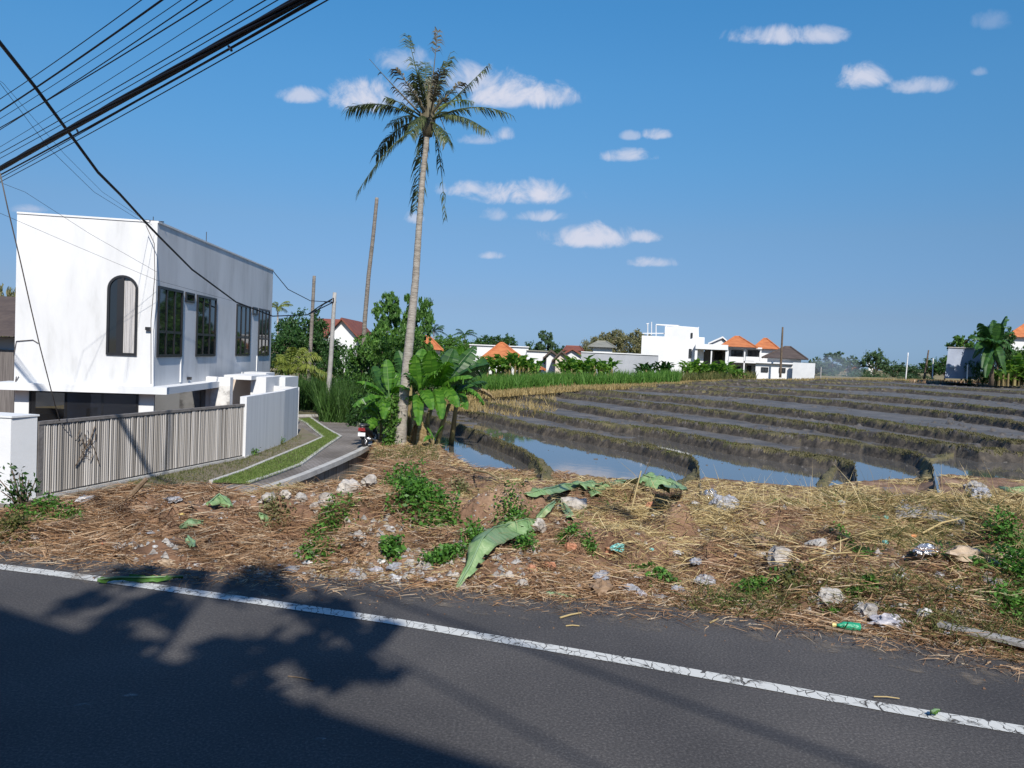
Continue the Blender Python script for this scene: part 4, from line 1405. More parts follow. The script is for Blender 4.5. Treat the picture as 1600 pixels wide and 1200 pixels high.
# ground storey
m = MB()
inner = [C + (L_ - C).normalized() * .1, F_, Bk, L_]
a_l0, _ = FW.ap(45, 630); a_g1, _ = FW.ap(216, 630)
FW.slab(m, a_l0, FW.len, zlow, zs0, -.5, -.05)
FW.slab(m, 0.0, a_g1, zlow, zs0, -.5, -.05)
FW.slab(m, a_g1, a_l0, zlow, zlow + .4, -.5, -.05)
SW.slab(m, SW.ap(331, 620)[0], SW.len, zlow, zsl - .01, -.4, -.06)
m.build_each('lower_wall', MAT['white'], hs)
m = MB(); m.prism([FW.pt(.3, zlow, -3.2), FW.pt(FW.len - .3, zlow, -3.2), FW.pt(FW.len - .3, zs0, -3.2), FW.pt(.3, zs0, -3.2)], FW.n * -.1); m.build('interior_wall', MAT['grey_wall'], hs)
MAT['glass_clear'] = water('clear_glazing', (.02, .02, .022), .03)
_n = MAT['glass_clear'].node_tree.nodes; _l = MAT['glass_clear'].node_tree.links
_t = _n.new('ShaderNodeBsdfTransparent'); _m = _n.new('ShaderNodeMixShader'); _m.inputs[0].default_value = .45
_l.new(_t.outputs[0], _m.inputs[1]); _l.new(_n['Principled BSDF'].outputs[0], _m.inputs[2]); _l.new(_m.outputs[0], _n['Material Output'].inputs['Surface'])
window(FW, a_g1, a_l0, zlow + .4, zs0, hs, 3, (), .07, .0, 'glass_clear')
m = MB(); m.prism([FW.pt(.3, zlow, -.5), FW.pt(FW.len - .3, zlow, -.5), FW.pt(FW.len - .3, zlow, -3.2), FW.pt(.3, zlow, -3.2)], (0, 0, .35)); m.build('interior_floor', MAT['concrete'], hs)
m = MB(); FW.slab(m, 2.3, 3.1, zlow + .35, zlow + 1.25, -1.9, -1.2); FW.slab(m, 2.25, 2.35, zlow + .35, zlow + 1.7, -1.9, -1.15); m.build('armchair', MAT['bag_black'], hs)
m = MB(); FW.slab(m, .9, 2.0, zlow + 1.35, zlow + 1.4, -2.6, -2.2); FW.slab(m, .9, 2.0, zlow + 1.05, zlow + 1.1, -2.6, -2.2); FW.slab(m, .9, .95, zlow + .35, zlow + 1.35, -2.6, -2.2); FW.slab(m, 1.95, 2.0, zlow + .35, zlow + 1.35, -2.6, -2.2); m.build('shelf', MAT['grey_wall'], hs)
window(SW, .12, SW.ap(331, 620)[0], zlow + .3, zs0, hs, 5, (), .09, -.03, 'glass')
# side windows
for (tl, tr, bl) in (((246, 446), (285, 455), (241, 558)), ((307.5, 460), (337.5, 465.6), (303.6, 557)), ((369.6, 474.6), (391, 479), (366.6, 556)), ((404.4, 481.5), (421, 484.5), (402, 555.6))):
    a0, z1 = SW.ap(*tl); a1, _ = SW.ap(*tr); _, z0 = SW.ap(*bl)
    window(SW, max(a0, .15), a1, z0, z1, hs, 3, (.36,), .085, .05, 'glass', 'black')
for (tl, br) in (((289.5, 456), (302.4, 474)), ((394.5, 479.4), (401.4, 492.6))):
    a0, z1 = SW.ap(*tl); a1, z0 = SW.ap(*br)
    window(SW, a0, a1, z0, z1, hs, 1, (), .07, .05)
# arched window
a0, z0 = FW.ap(214, 556); a1, _ = FW.ap(166, 556); zt_ = FW.ap(192, 430)[1]
rad = (a1 - a0) / 2; zc_ = zt_ - rad; ac = (a0 + a1) / 2


def arch(r_in, z_lo, n=16):
    return [(ac - r_in, z_lo)] + [(ac - r_in * math.cos(math.pi * k / n), zc_ + r_in * math.sin(math.pi * k / n)) for k in range(n + 1)] + [(ac + r_in, z_lo)]


oo, ii = arch(rad, z0), arch(rad - .07, z0 + .07)
m = MB()
for k in range(len(oo) - 1):
    m.prism([FW.pt(*oo[k], -.01), FW.pt(*oo[k + 1], -.01), FW.pt(*ii[k + 1], -.01), FW.pt(*ii[k], -.01)], FW.n * .07)
m.prism([FW.pt(*oo[-1], -.01), FW.pt(*oo[0], -.01), FW.pt(*ii[0], -.01), FW.pt(*ii[-1], -.01)], FW.n * .07)
FW.slab(m, ac - .04, ac + .04, z0 + .07, zt_ - .06, -.01, .052)
FW.slab(m, ac + .03, ac + .16, z0 + .07, zt_ - .12, -.01, .045)
aw = m.build('window', MAT['black'], hs); aw['label'] = 'tall arched window in black frame'
m = MB(); m.prism([FW.pt(a, z, -.01) for a, z in arch(rad - .03, z0 + .03)], FW.n * .02); m.build('pane', MAT['glass'], aw)
m = MB()
N = 22; top = zc_ + rad * .62
for k in range(N):
    aa0 = a0 + .09 + (rad * .72) * k / N; aa1 = a0 + .09 + (rad * .72) * (k + 1) / N
    o0 = .014 + .010 * math.sin(k * 1.9); o1 = .014 + .010 * math.sin((k + 1) * 1.9)
    zt0 = min(top, zc_ + math.sqrt(max(0, (rad - .08) ** 2 - (aa0 - ac) ** 2))); zt1 = min(top, zc_ + math.sqrt(max(0, (rad - .08) ** 2 - (aa1 - ac) ** 2)))
    m.poly([FW.pt(aa0, z0 + .08, o0 + .003), FW.pt(aa1, z0 + .08, o1 + .003), FW.pt(aa1, zt1, o1 + .003), FW.pt(aa0, zt0, o0 + .003)])
m.build('curtain', MAT['curtain'], aw)
# entrance blocks to the right of the side wall
def pxbox(m, x0, x1, yt, yb, D, dep, zb=None):
    A = at(x0, yt, D); B = at(x1, yt, D); z1 = (A.z + B.z) / 2; zb = at(x0, yb, D).z if zb is None else zb
    m.prism([(A.x, D, zb), (B.x, D, zb), (B.x, D + dep, zb), (A.x, D + dep, zb)], (0, 0, z1 - zb))
    return m


m = MB(); pxbox(m, 317, 360, 589, 640, 30.0, .3, zlow); pxbox(m, 349, 393, 586.5, 592, 30.8, 2.2); pxbox(m, 392, 416, 589, 640, 31.4, 2.0, zlow); pxbox(m, 377, 416, 582, 588, 34, 1.2); pxbox(m, 414, 446, 589, 640, 33.2, 2.0, zlow)
m.build_each('entrance_wall', MAT['white'], hs)
m = MB(); pxbox(m, 329, 359.5, 602, 640, 29.96, .03, zlow); m.build('marble_panel', MAT['marble'], hs)
m = MB(); pxbox(m, 359, 394, 592, 640, 32.4, .2, zlow); m.build('porch_wall', MAT['beige'], hs)
m = MB(); z_ = at(424, 600, 33).z
for (x, yy) in ((232, 514), (293, 591), (397, 582)):
    if x < 240:
        a, z = FW.ap(x, yy); FW.slab(m, a - .07, a + .07, z - .04, z + .06, 0, .12)
    else:
        a, z = SW.ap(x, yy); SW.slab(m, a - .06, a + .06, z - .05, z + .05, 0, .13)
m.build_each('wall_lamp', MAT['black'], hs)
m = MB()
for (x, y0_, y1_) in ((282, 558, 597), (401, 556, 580)):
    a, z1_ = SW.ap(x, y0_); _, z0_ = SW.ap(x, y1_)
    SW.slab(m, a - .03, a + .03, z0_, z1_, -.01, .04)
m.build_each('downpipe', MAT['white'], hs)
m = MB()
p = at(322, 386, 32); m.tube([(p.x, p.y, ztop - .1), (p.x, p.y, ztop + .75)], .015, 5)
m.build('lightning_rod', MAT['cable_thin'], hs)
m = MB(); p = FW.pt(.2, ztop, -.25); m.tube([p, p + Vector((0, 0, .22))], .012, 5); m.tube([p + Vector((-.25, 0, .1)), p + Vector((.3, .1, .08))], .02, 5); m.build('roof_bracket', MAT['black'], hs)
m = MB()
zz0 = ztop
pts = [(228, 352), (241, 380), (242, 430), (236, 500), (236, 600)]
m.tube([at(a, b, 24.6) for a, b in pts], .012, 5); m.build('wall_cable', MAT['cable_brown'], hs)
m = MB()
for (a, b) in (((26, 595), (30, 588)), ((26, 588), (24, 600)), ((26, 533), (52, 531)), ((26, 533), (22, 556)), ((52, 531), (60, 536))):
    q0 = FW.pt(*FW.ap(*a), .03); q1 = FW.pt(*FW.ap(*b), .03); m.tube([q0, q1], .012, 5)
m.build_each('wire_stub', MAT['cable_brown'], hs)

# ------------------------------------------------------------------ gate, pillar, white boundary wall
ga = gnd(57, 779, ZD); gb = gnd(381, 714.5, ZD)
GW = Wall(ga, gb)
gt = thing('bamboo_gate', 'long sliding gate of grey vertical bamboo canes in front of the white house', 'gate', ga)
zt0 = at(57, 659, ga.y).z; zt1 = at(381, 632, gb.y).z; zt_g = (zt0 + zt1) / 2
V = []; F = []
na = 118; step = (GW.len - .1) / na
m = MB()
for k in range(na):
    a = .06 + k * step + random.uniform(-.006, .006); w = step * random.uniform(.6, .86); h = zt_g - .05 - random.random() ** 2 * .04
    lean = random.uniform(-.012, .012); o = random.uniform(.01, .03)
    ring = [(0, 0), (w * .3, .02), (w * .7, .02), (w, 0)]
    b0_ = [GW.pt(a + q, ZD + .09, o + r_) for q, r_ in ring]; b1_ = [GW.pt(a + q + lean, h, o + r_) for q, r_ in ring]
    i0 = len(m.v); m.v += [tuple(p) for p in b0_ + b1_]
    for j in range(3): m.f.append([i0 + j, i0 + j + 1, i0 + 5 + j, i0 + 4 + j])
    m.f.append([i0 + 4, i0 + 5, i0 + 6, i0 + 7])
m.build('bamboo_canes', MAT['bamboo'], gt)
m = MB(); GW.slab(m, .0, GW.len - .05, ZD + .06, zt_g - .06, -.03, .008); m.build('backing_panel', M('dark_gate_backing', [(.12, .11, .10), (.18, .165, .15)], .9, 8), gt)
m = MB(); GW.slab(m, -.02, GW.len, zt_g - .05, zt_g + .02, -.05, .06); GW.slab(m, -.02, .12, ZD + .05, zt_g - .05, -.04, .045); m.build('gate_frame', M('grey_gate_timber', [(.11, .10, .095), (.19, .175, .165)], .85, 6, .2), gt)
m = MB(); GW.slab(m, -.1, GW.len + .2, ZD - .02, ZD + .05, -.12, .1); m.build('bottom_rail', MAT['kerb'], gt)
m = MB()
for k in range(26):
    a = random.gauss(0, .28); z = random.gauss(0, .18)
    m.tube([GW.pt(1.35 + a * .5 - z * .3, ZD + 1.05 + z, .06), GW.pt(1.35 + a * .5 - z * .3 + random.gauss(0, .06), ZD + 1.05 + z + random.gauss(0, .1), .08)], .008, 4)
m.tube([GW.pt(1.6, ZD + 1.5, .06), GW.pt(1.4, ZD + 1.1, .08), GW.pt(1.0, ZD + .6, .07)], .012, 5)
m.tube([GW.pt(1.45, ZD + 1.2, .06), GW.pt(1.6, ZD + .9, .08), GW.pt(1.75, ZD + .55, .07)], .01, 5)
vine = thing('dead_vine', 'dry dead climber clinging to the left part of the bamboo gate', 'vine', GW.pt(1.4, ZD + .6, .06)); m.build('stems', MAT['bark'], vine)

pl = thing('gate_pillar', 'thick white rendered pillar at the left end of the bamboo gate', 'pillar', gnd(15, 787, ZD))
q0 = gnd(15, 787, ZD); q1 = gnd(56, 780, ZD); zt = at(18, 653, q0.y).z
qd = (q1 - q0); qn = Vector((-qd.y, qd.x, 0)).normalized()
m = MB(); m.prism([q0 - Vector((0, 0, .3)), q1 - Vector((0, 0, .3)), q1 + Vector((-3.6, .5, -.3)), q0 + Vector((-3.6, .3, -.3))], (0, 0, zt - ZD + .3)); m.build('wall', MAT['white'], pl)
m = MB(); m.prism([q0 + Vector((.03, -.03, 0)) + Vector((0, 0, zt - ZD)), q1 + Vector((.03, .03, zt - ZD)), q1 + Vector((-3.6, .55, zt - ZD)), q0 + Vector((-3.6, .25, zt - ZD))], (0, 0, .04)); m.build('coping', MAT['white'], pl)

w0 = gnd(383, 715.5, ZD); w1 = gnd(443, 692.5, ZD); w2 = gnd(464, 680.5, ZD)
ztw = at(384, 620, w0.y).z
bw = thing('boundary_wall', 'white curved boundary wall right of the bamboo gate along the driveway', 'wall', w0)
m = MB()
back0 = Vector((-.22, .02, 0))
w1b = w1 + Vector((-.2, .08, 0)); w2b = w2 + Vector((-.14, .16, 0))
H_ = ztw - ZD
m.prism([p - Vector((0, 0, .2)) for p in (w0, w1, w1b, w0 + back0)], (0, 0, H_ + .2))
m.prism([p - Vector((0, 0, .2)) for p in (w1, w2, w2b, w1b)], (0, 0, H_ + .22)); m.build('wall', M('streaked_white_render', [(.46, .47, .48), (.58, .58, .58), (.64, .64, .64)], .85, 1.6, .05, 40, stretch=(2.5, 2.5, .08), pos=(.25, .6)), bw)
w3 = w2b + Vector((-2.6, 1.0, 0)); w3b = w3 + Vector((-.05, .2, 0))
m = MB(); m.prism([p - Vector((0, 0, .2)) for p in (w2b, w2 + Vector((-.02, .18, 0)), w3b, w3)], (0, 0, H_ + .2)); m.build('return_wall', MAT['white'], bw)

# leafy sprig plants near the pillar and gate
def sprig(px, py, hpx, label, n=9, lean=(0, 0), mat='weed', z=None, D=None, leafs=.035, name='sapling'):
    b = verge_hit(px, py) if z is None else gnd(px, py, z)
    h = hpx / FPX * b.y
    o = thing(name, label, 'plant', b)
    m = MB(); C_ = []
    for k in range(n):
        a = k * 2.4; r = h * random.uniform(.12, .4)
        e = b + Vector((r * math.cos(a) + lean[0] * h, r * math.sin(a) * .7, h * random.uniform(.5, 1.0)))
        mid = b.lerp(e, .5) + Vector((0, 0, h * .08))
        m.tube([b, mid, e], [.012, .008, .004], 5)
        for q in range(16):
            t = random.uniform(.3, 1.05); p = (b.lerp(mid, t * 2) if t < .5 else mid.lerp(e, t * 2 - 1))
            C_.append(tuple(p + Vector((random.gauss(0, .05), random.gauss(0, .05), random.gauss(0, .05)))))
    m.build_each('stem', MAT['bark'], o)
    V, F = leaf_cloud(np.array(C_), leafs, aspect=.45); fast_mesh('foliage', V, [F], MAT[mat], o)
    return o


sprig(36, 806, 80, 'wiry shrub leaning against the white gate pillar at far left', 11, (-.12, 0), 'leaf_dark', leafs=.03)
sprig(362, 700, 34, 'small spiky palm seedling top showing above the bamboo gate', 8, z=None if False else ZD, mat='leaf_mid', leafs=.07)
sprig(398, 712, 12, 'small weed growing at the foot of the white curved wall', 5, z=ZD, leafs=.04, name='wall_weed')
sprig(440, 694, 9, 'tiny weed at the bend of the white curved wall', 5, z=ZD, leafs=.035, name='wall_weed')

# ------------------------------------------------------------------ neighbour house at far left
nb = thing('neighbour_house', 'house with dark tiled roof at the left picture edge behind the white house', 'house', at(0, 600, 40))
m = MB()
A = at(-140, 545, 38); B = at(19, 545, 38); zE = at(0, 525, 38).z
ap_ = at(-60, 445, 46)
A.z = B.z = zE; A2 = A + Vector((0, 16, 0)); B2 = B + Vector((0, 16, 0))
rg = at(15, 462, 44); rl = at(-120, 462, 44); zR = rg.z
m.poly([A, B, Vector((rg.x + .3, 45, zR)), Vector((rl.x, 45, zR))]); m.poly([B, B2, Vector((rg.x + .3, 45, zR))]); m.poly([B2, A2, Vector((rl.x, 45, zR)), Vector((rg.x + .3, 45, zR))])
m.build('roof', MAT['brown_tile'], nb)
m = MB(); m.box(A.x + .6, B.x - .5, 39, 53, -2.5, zE - .05); m.build('wall', MAT['grey_wall'], nb)
m = MB(); m.box(A.x + .6, B.x - .45, 38.9, 38.99, -2.3, at(0, 546, 38.9).z); m.build('timber_screen', M('grey_timber_screen', [(.06, .05, .05), (.2, .18, .17)], .9, 2.2, stretch=(14, 1, .3)), nb)

# ------------------------------------------------------------------ generic far houses
def wbox(m, x0, x1, y0, y1, D, dep):
    A = at(x0, y0, D); B = at(x1, y0, D); zt = at((x0 + x1) / 2, y0, D).z; zb = at((x0 + x1) / 2, y1, D).z
    k = (A.x + B.x) / 2 / D * dep; z0 = min(zb, zt)
    m.prism([(A.x, D, z0), (B.x, D, z0), (B.x + k, D + dep, z0), (A.x + k, D + dep, z0)], (0, 0, max(zb, zt) - z0))
    return m


def hip_roof(m, x0, x1, ye, xa, ya, D, dep, ridge=.15, over=.5):
    A = at(x0, ye, D); B = at(x1, ye, D); zE = at((x0 + x1) / 2, ye, D).z
    T = at(xa, ya, D + dep / 2); rw = (B.x - A.x) * ridge / 2
    k = (A.x + B.x) / 2 / D * dep
    a, b, c, d = Vector((A.x, D, zE)), Vector((B.x, D, zE)), Vector((B.x + k, D + dep, zE)), Vector((A.x + k, D + dep, zE))
    r0, r1 = Vector((T.x - rw, D + dep / 2, T.z)), Vector((T.x + rw, D + dep / 2, T.z))
    m.poly([a, b, r1, r0]); m.poly([b, c, r1]); m.poly([c, d, r0, r1]); m.poly([d, a, r0]); m.poly([a, d, c, b])
    return m


def tile_rows(m, x0, x1, ye, xa, ya, D, dep, ridge=.15):
    """ridge caps along the hips"""
    A = at(x0, ye, D); B = at(x1, ye, D); zE = at((x0 + x1) / 2, ye, D).z; T = at(xa, ya, D + dep / 2); rw = (B.x - A.x) * ridge / 2
    r0, r1 = Vector((T.x - rw, D + dep / 2, T.z)), Vector((T.x + rw, D + dep / 2, T.z))
    for a, b in (((A.x, D, zE), r0), ((B.x, D, zE), r1), (r0, r1)): m.tube([Vector(a), Vector(b)], .12, 6)
    return m


def fwin(parent, x0, x1, y0, y1, D, cols=2, frm='white_far', gl='glass_far'):
    A = at(x0, y1, D); B = at(x1, y1, D)
    w = Wall(Vector((A.x, D, 0)), Vector((B.x, D, 0)))
    return window(w, 0, w.len, A.z, at(x0, y0, D).z, parent, cols, (), .08, .06, gl, frm)


def hip_house(name, label, roof, walls, D, dep, tile, wallm='white_far', wins=(), group=None, ridge=.15, finial=True):
    x0, x1, ye, xa, ya = roof
    b = at((x0 + x1) / 2, walls[3], D)
    o = thing(name, label, 'house', b, group)
    m = MB(); hip_roof(m, x0, x1, ye, xa, ya, D, dep, ridge); ro = m.build('roof', MAT[tile], o)
    m = MB(); tile_rows(m, x0, x1, ye, xa, ya, D, dep, ridge)
    m.build('ridge_cap', MAT[tile], ro)
    m = MB(); wbox(m, walls[0], walls[1], ye + .5, walls[3], D + .6, dep - 1.2); m.build('wall', MAT[wallm], o)
    for w in wins: fwin(o, *w, D + .55)
    return o


# left middle distance: white gable house with red roof
D = 75
o = thing('gable_house', 'white gabled house with dark red roof behind the concrete pole', 'house', at(535, 575, D))
ax, le, re = at(535, 500, D), at(513, 533, D), at(557, 527, D)
m = MB(); zb = at(535, 580, D).z
m.prism([(le.x, D, zb), (re.x, D, zb), (re.x, D, re.z), (ax.x, D, ax.z), (le.x, D, re.z)], (0, 9, 0)); m.build('wall', MAT['white_far'], o)
m = MB(); l2 = at(496, 514, D)
for s, e in ((-1, le), (1, re)):
    ez = re.z - .25; ex = e.x + s * .4
    m.prism([(ax.x, D - .5, ax.z + .02), (ex, D - .5, ez), (ex, D - .5, ez + .18), (ax.x, D - .5, ax.z + .22)], (0, 10, 0))
m.build('roof', MAT['red_tile'], o)
D = 82
o = thing('red_roof_house', 'low house with dark red roof left of the white gable', 'house', at(510, 575, D))
m = MB(); hip_roof(m, 485, 548, 522, 512, 498, D, 8, .6); m.build('roof', MAT['red_tile'], o)
m = MB(); wbox(m, 490, 545, 521, 575, D + .7, 6.6); m.build('wall', MAT['white_far'], o)
D = 88
o = thing('red_roof_house', 'low house with red roof right of the white gable', 'house', at(558, 575, D))
m = MB(); hip_roof(m, 540, 580, 524, 558, 507, D, 8, .6); m.build('roof', MAT['red_tile'], o)
m = MB(); wbox(m, 544, 577, 523, 575, D + .7, 6.6); m.build('wall', MAT['white_far'], o)
o = thing('garden_wall', 'pale garden wall half hidden by green shrubs beside the dead palm trunk', 'wall', at(548, 575, 62))
m = MB(); wbox(m, 520, 575, 552, 585, 62, .3); m.build('wall', MAT['white_far'], o)

hip_house('orange_roof_house', 'house with orange roof and yellow gable seen just right of the palm trunk', (640, 692, 546, 662, 525), (645, 688, 0, 572), 84, 8, 'orange_tile', ridge=.35)
hip_house('pavilion_house', 'house with steep orange pyramid roof behind the banana plants', (751, 822, 562, 784, 536), (757, 815, 0, 585), 72, 8, 'orange_tile', ridge=.05)
hip_house('low_annex', 'low orange tiled annex right of the steep orange pyramid roof', (808, 852, 577, 822, 566), (812, 846, 0, 590), 69, 4, 'orange_tile', ridge=.3)
o = thing('white_block', 'long low white block behind the steep orange pyramid roof', 'building', at(780, 575, 92)); m = MB(); wbox(m, 734, 826, 541, 585, 92, 8); m.build('wall', MAT['white_far'], o)
m = MB(); wbox(m, 733, 827, 539.5, 541, 91.8, 8.4); m.build('roof_edge', MAT['white_far'], o)
o = thing('white_house_small', 'small white house with stepped roof between orange roof and grey wall', 'house', at(840, 580, 86)); m = MB(); wbox(m, 823, 856, 549, 590, 86, 7); m.build('wall', MAT['white_far'], o)
m = MB(); wbox(m, 822, 857, 547.5, 549, 85.8, 7.4); m.build('roof', MAT['grey_tile'], o); fwin(o, 848, 853, 556, 570, 85.98, 1)


def gable(name, label, x0, x1, ye, xa, ya, yb, D, dep, tile, wallm):
    o = thing(name, label, 'house', at((x0 + x1) / 2, yb, D))
    a, b, t = at(x0, ye, D), at(x1, ye, D), at(xa, ya, D); zb = at(xa, yb, D).z; ez = (a.z + b.z) / 2
    m = MB(); m.prism([(a.x, D, zb), (b.x, D, zb), (b.x, D, ez), (t.x, D, t.z), (a.x, D, ez)], (t.x / D * dep, dep, 0)); m.build('wall', MAT[wallm], o)
    m = MB()
    for e, s in ((a, -1), (b, 1)):
        m.prism([(t.x, D - .4, t.z + .03), (e.x + s * .4, D - .4, ez - .15), (e.x + s * .4, D - .4, ez + .05), (t.x, D - .4, t.z + .25)], (t.x / D * (dep + .8), dep + .8, 0))
    m.build('roof', MAT[tile], o)
    return o


gable('gable_shed', 'pale gabled house with brown roof edge left of the red roofed one', 854, 872, 560, 861, 550, 590, 80, 6, 'brown_tile', 'white_far')
gable('gable_shed', 'narrow cream gable with dark roof beside the grey long wall', 868, 890, 564, 877, 551, 590, 78, 6, 'brown_tile', 'beige')
gable('red_gable_house', 'small house with red brown roof in front of the grey hip roof', 880, 908, 556, 894, 547, 590, 82, 8, 'red_tile', 'white_far')
hip_house('far_roof_house', 'distant house with pale red roof above the small gables', (880, 912, 548, 896, 541), (884, 909, 0, 580), 110, 8, 'red_tile', ridge=.7)
hip_house('grey_pavilion', 'grey hip roofed pavilion above the long grey wall', (919, 963, 542.5, 941, 533.5), (927, 957, 0, 575), 96, 8, 'grey_tile', 'white_far', ridge=.3)
o = thing('long_grey_wall', 'long plain grey wall left of the tall white building', 'wall', at(968, 590, 80)); m = MB(); wbox(m, 908, 1029, 553, 592, 80, .3); m.build('wall', MAT['grey_wall'], o)
m = MB(); wbox(m, 908, 1029, 551.5, 553, 79.9, .5); m.build('coping', MAT['white_far'], o)

# tall white building
D = 82
o = thing('white_building', 'tall stark white flat roofed building with roof terrace rails at the field edge', 'building', at(1065, 592, D))
m = MB(); wbox(m, 1003, 1040, 525, 595, D, 11); wbox(m, 1039, 1091, 511, 595, D + .3, 8); wbox(m, 1090, 1101, 527, 595, D + .6, 8); m.build('wall', MAT['white_far'], o)
m = MB(); wbox(m, 1087, 1138, 538, 546, D - .8, 7); wbox(m, 1086, 1090, 546, 592, D - .6, .3); wbox(m, 1111, 1113, 546, 592, D - .6, .3); m.build('porch_roof', MAT['white_far'], o)
m = MB(); wbox(m, 1101, 1137, 545, 595, D + 4, 4); m.build('porch_wall', MAT['grey_wall'], o)
m = MB(); wbox(m, 1134, 1138, 546, 592, D - .6, 6.6); m.build('side_wall', MAT['white_far'], o)
fwin(o, 1076, 1080, 545, 559, D + .25, 1, 'black'); fwin(o, 1079, 1082, 520, 528, D + .25, 1, 'black'); fwin(o, 1092, 1100, 549, 564, D + 4 - .05, 1, 'black'); fwin(o, 1116, 1128, 549, 562, D + 3.95, 2, 'black')
m = MB()
for (x, y0, y1, dd) in ((1012, 505, 525, 1), (1025, 507, 525, 2), (1041, 508, 512, 1), (1091, 511, 528, 1), (1091.5, 511, 512, 8), (1018, 503, 525, 6)):
    a = at(x, y1, D + dd); b = at(x, y0, D + dd); m.tube([a, b], .06, 6)
for (a, b, dd) in (((1010, 506), (1014, 505.5), 1), ((1025, 507), (1060, 509), 2), ((1025, 507.5), (1091, 512.5), 2), ((1004, 521), (1040, 521), .6)):
    m.tube([at(*a, D + dd), at(*b, D + dd)], .06, 6)
m.build_each('terrace_rail', MAT['white_far'], o)
m = MB(); m.prism([at(1026, 507.3, D + 2), at(1062, 509, D + 2), at(1062, 510.2, D + 5), at(1026, 508.6, D + 5)], (0, 0, .08)); m.build('shade_roof', MAT['grey_wall'], o)
m = MB(); wbox(m, 1008, 1016, 556, 560, D - .05, .2); m.build('vent', MAT['grey_wall'], o)

# two storey villa with orange roofs
D = 92
o = thing('balcony_house', 'white two storey house with balcony under the orange roofs', 'house', at(1160, 588, D))
m = MB(); wbox(m, 1137, 1190, 543, 592, D + 2.2, 7); m.build('wall', MAT['white_far'], o)
m = MB(); wbox(m, 1136, 1191, 564, 567, D, 2.2); wbox(m, 1136, 1191, 542, 544.5, D - .2, 3); wbox(m, 1137, 1139, 544.5, 592, D, .3); wbox(m, 1163, 1165, 544.5, 592, D, .3); wbox(m, 1188, 1190, 544.5, 592, D, .3); m.build('balcony_floor', MAT['white_far'], o)
m = MB(); wbox(m, 1139, 1163, 557.5, 564, D + .05, .12); wbox(m, 1165, 1188, 557.5, 564, D + .05, .12); m.build_each('balcony_rail', MAT['white_far'], o)
fwin(o, 1142, 1160, 547, 562, D + 2.15, 3, 'black'); fwin(o, 1168, 1186, 547, 562, D + 2.15, 3, 'black'); fwin(o, 1166, 1173, 571, 588, D + 2.15, 1, 'black'); fwin(o, 1142, 1156, 572, 584, D + 2.15, 2, 'black')
for (x0, x1, ye, xa, ya) in ((1126, 1183, 542, 1152, 526),):
    m = MB(); hip_roof(m, x0, x1, ye, xa, ya, D - .6, 10, .12); rr = m.build('roof', MAT['orange_tile'], o); m = MB(); tile_rows(m, x0, x1, ye, xa, ya, D - .6, 10, .12); m.build('ridge_cap', MAT['orange_tile'], rr)
hip_house('second_villa', 'house with right hand orange roof partly behind the brown roof', (1176, 1219, 545, 1196, 529), (1180, 1215, 0, 590), 98, 9, 'orange_tile', ridge=.1)
hip_house('brown_roof_house', 'white house with wide dark brown hip roof beside the tall pole', (1191, 1262, 560, 1231, 542), (1199, 1252, 0, 592), 86, 9, 'brown_tile', ridge=.12)
o = thing('low_white_annex', 'low white annex with two dark windows under the brown roof', 'building', at(1210, 590, 82)); m = MB(); wbox(m, 1181, 1239, 568, 594, 82, 4); m.build('wall', MAT['white_far'], o)
m = MB(); wbox(m, 1180, 1240, 566, 568.2, 81.6, 4.6); m.build('roof_edge', MAT['white_far'], o); fwin(o, 1189, 1200, 573.5, 581, 81.95, 2, 'black'); fwin(o, 1217, 1227, 574.5, 582, 81.95, 2, 'black')
o = thing('pale_grey_wall', 'pale grey block wall at the right of the brown roofed house', 'wall', at(1256, 590, 81)); m = MB(); wbox(m, 1239, 1274, 567, 594, 81, .3); m.build('wall', M('pale_grey_blocks', [(.42, .43, .44), (.54, .55, .56)], .9, .8), o)
o = gable('white_gable', 'white gable end peeping out left of the first orange roof', 1110, 1136, 537, 1128, 528.5, 560, 104, 6, 'white_far', 'white_far')

# right hand side: far small roof, shed, orange roof
hip_house('field_hut', 'tiny far white hut with orange roof among trees in the right distance', (1320, 1346, 580, 1333, 572.5), (1323, 1343, 0, 592), 130, 7, 'orange_tile', ridge=.1)
o = thing('white_shrine', 'tiny white roof shape showing among the far right trees', 'hut', at(1361, 590, 135)); m = MB(); hip_roof(m, 1355, 1368, 571.5, 1361, 566, 135, 2.5, .6); m.build('roof', MAT['white_far'], o); m = MB(); wbox(m, 1357, 1366, 571.5, 592, 135.4, 1.6); m.build('wall', MAT['white_far'], o)
D = 78
o = thing('blue_grey_shed', 'windowless blue grey shed wall beside the banana tree at right', 'shed', at(1505, 592, D))
a, b, c, d = at(1476, 591, D), at(1532, 593, D), at(1532, 545, D), at(1482, 543, D)
m = MB(); m.prism([a, b, c, d], (2.8, 5, 0)); m.build('wall', MAT['blue_grey'], o)
m = MB(); m.prism([at(1481, 543.2, D - .1), at(1533, 545.2, D - .1), at(1533, 543.8, D - .1), at(1481, 541.8, D - .1)], (3.0, 5.4, 0)); m.build('roof', MAT['concrete'], o)
m = MB(); wbox(m, 1484, 1493, 571, 574, D - .15, .1); m.build('sign_board', MAT['white_far'], o)
hip_house('orange_roof_house', 'orange roofed house at the right picture edge behind the palms', (1572, 1680, 528, 1625, 505), (1580, 1670, 0, 595), 95, 10, 'orange_tile', ridge=.4)

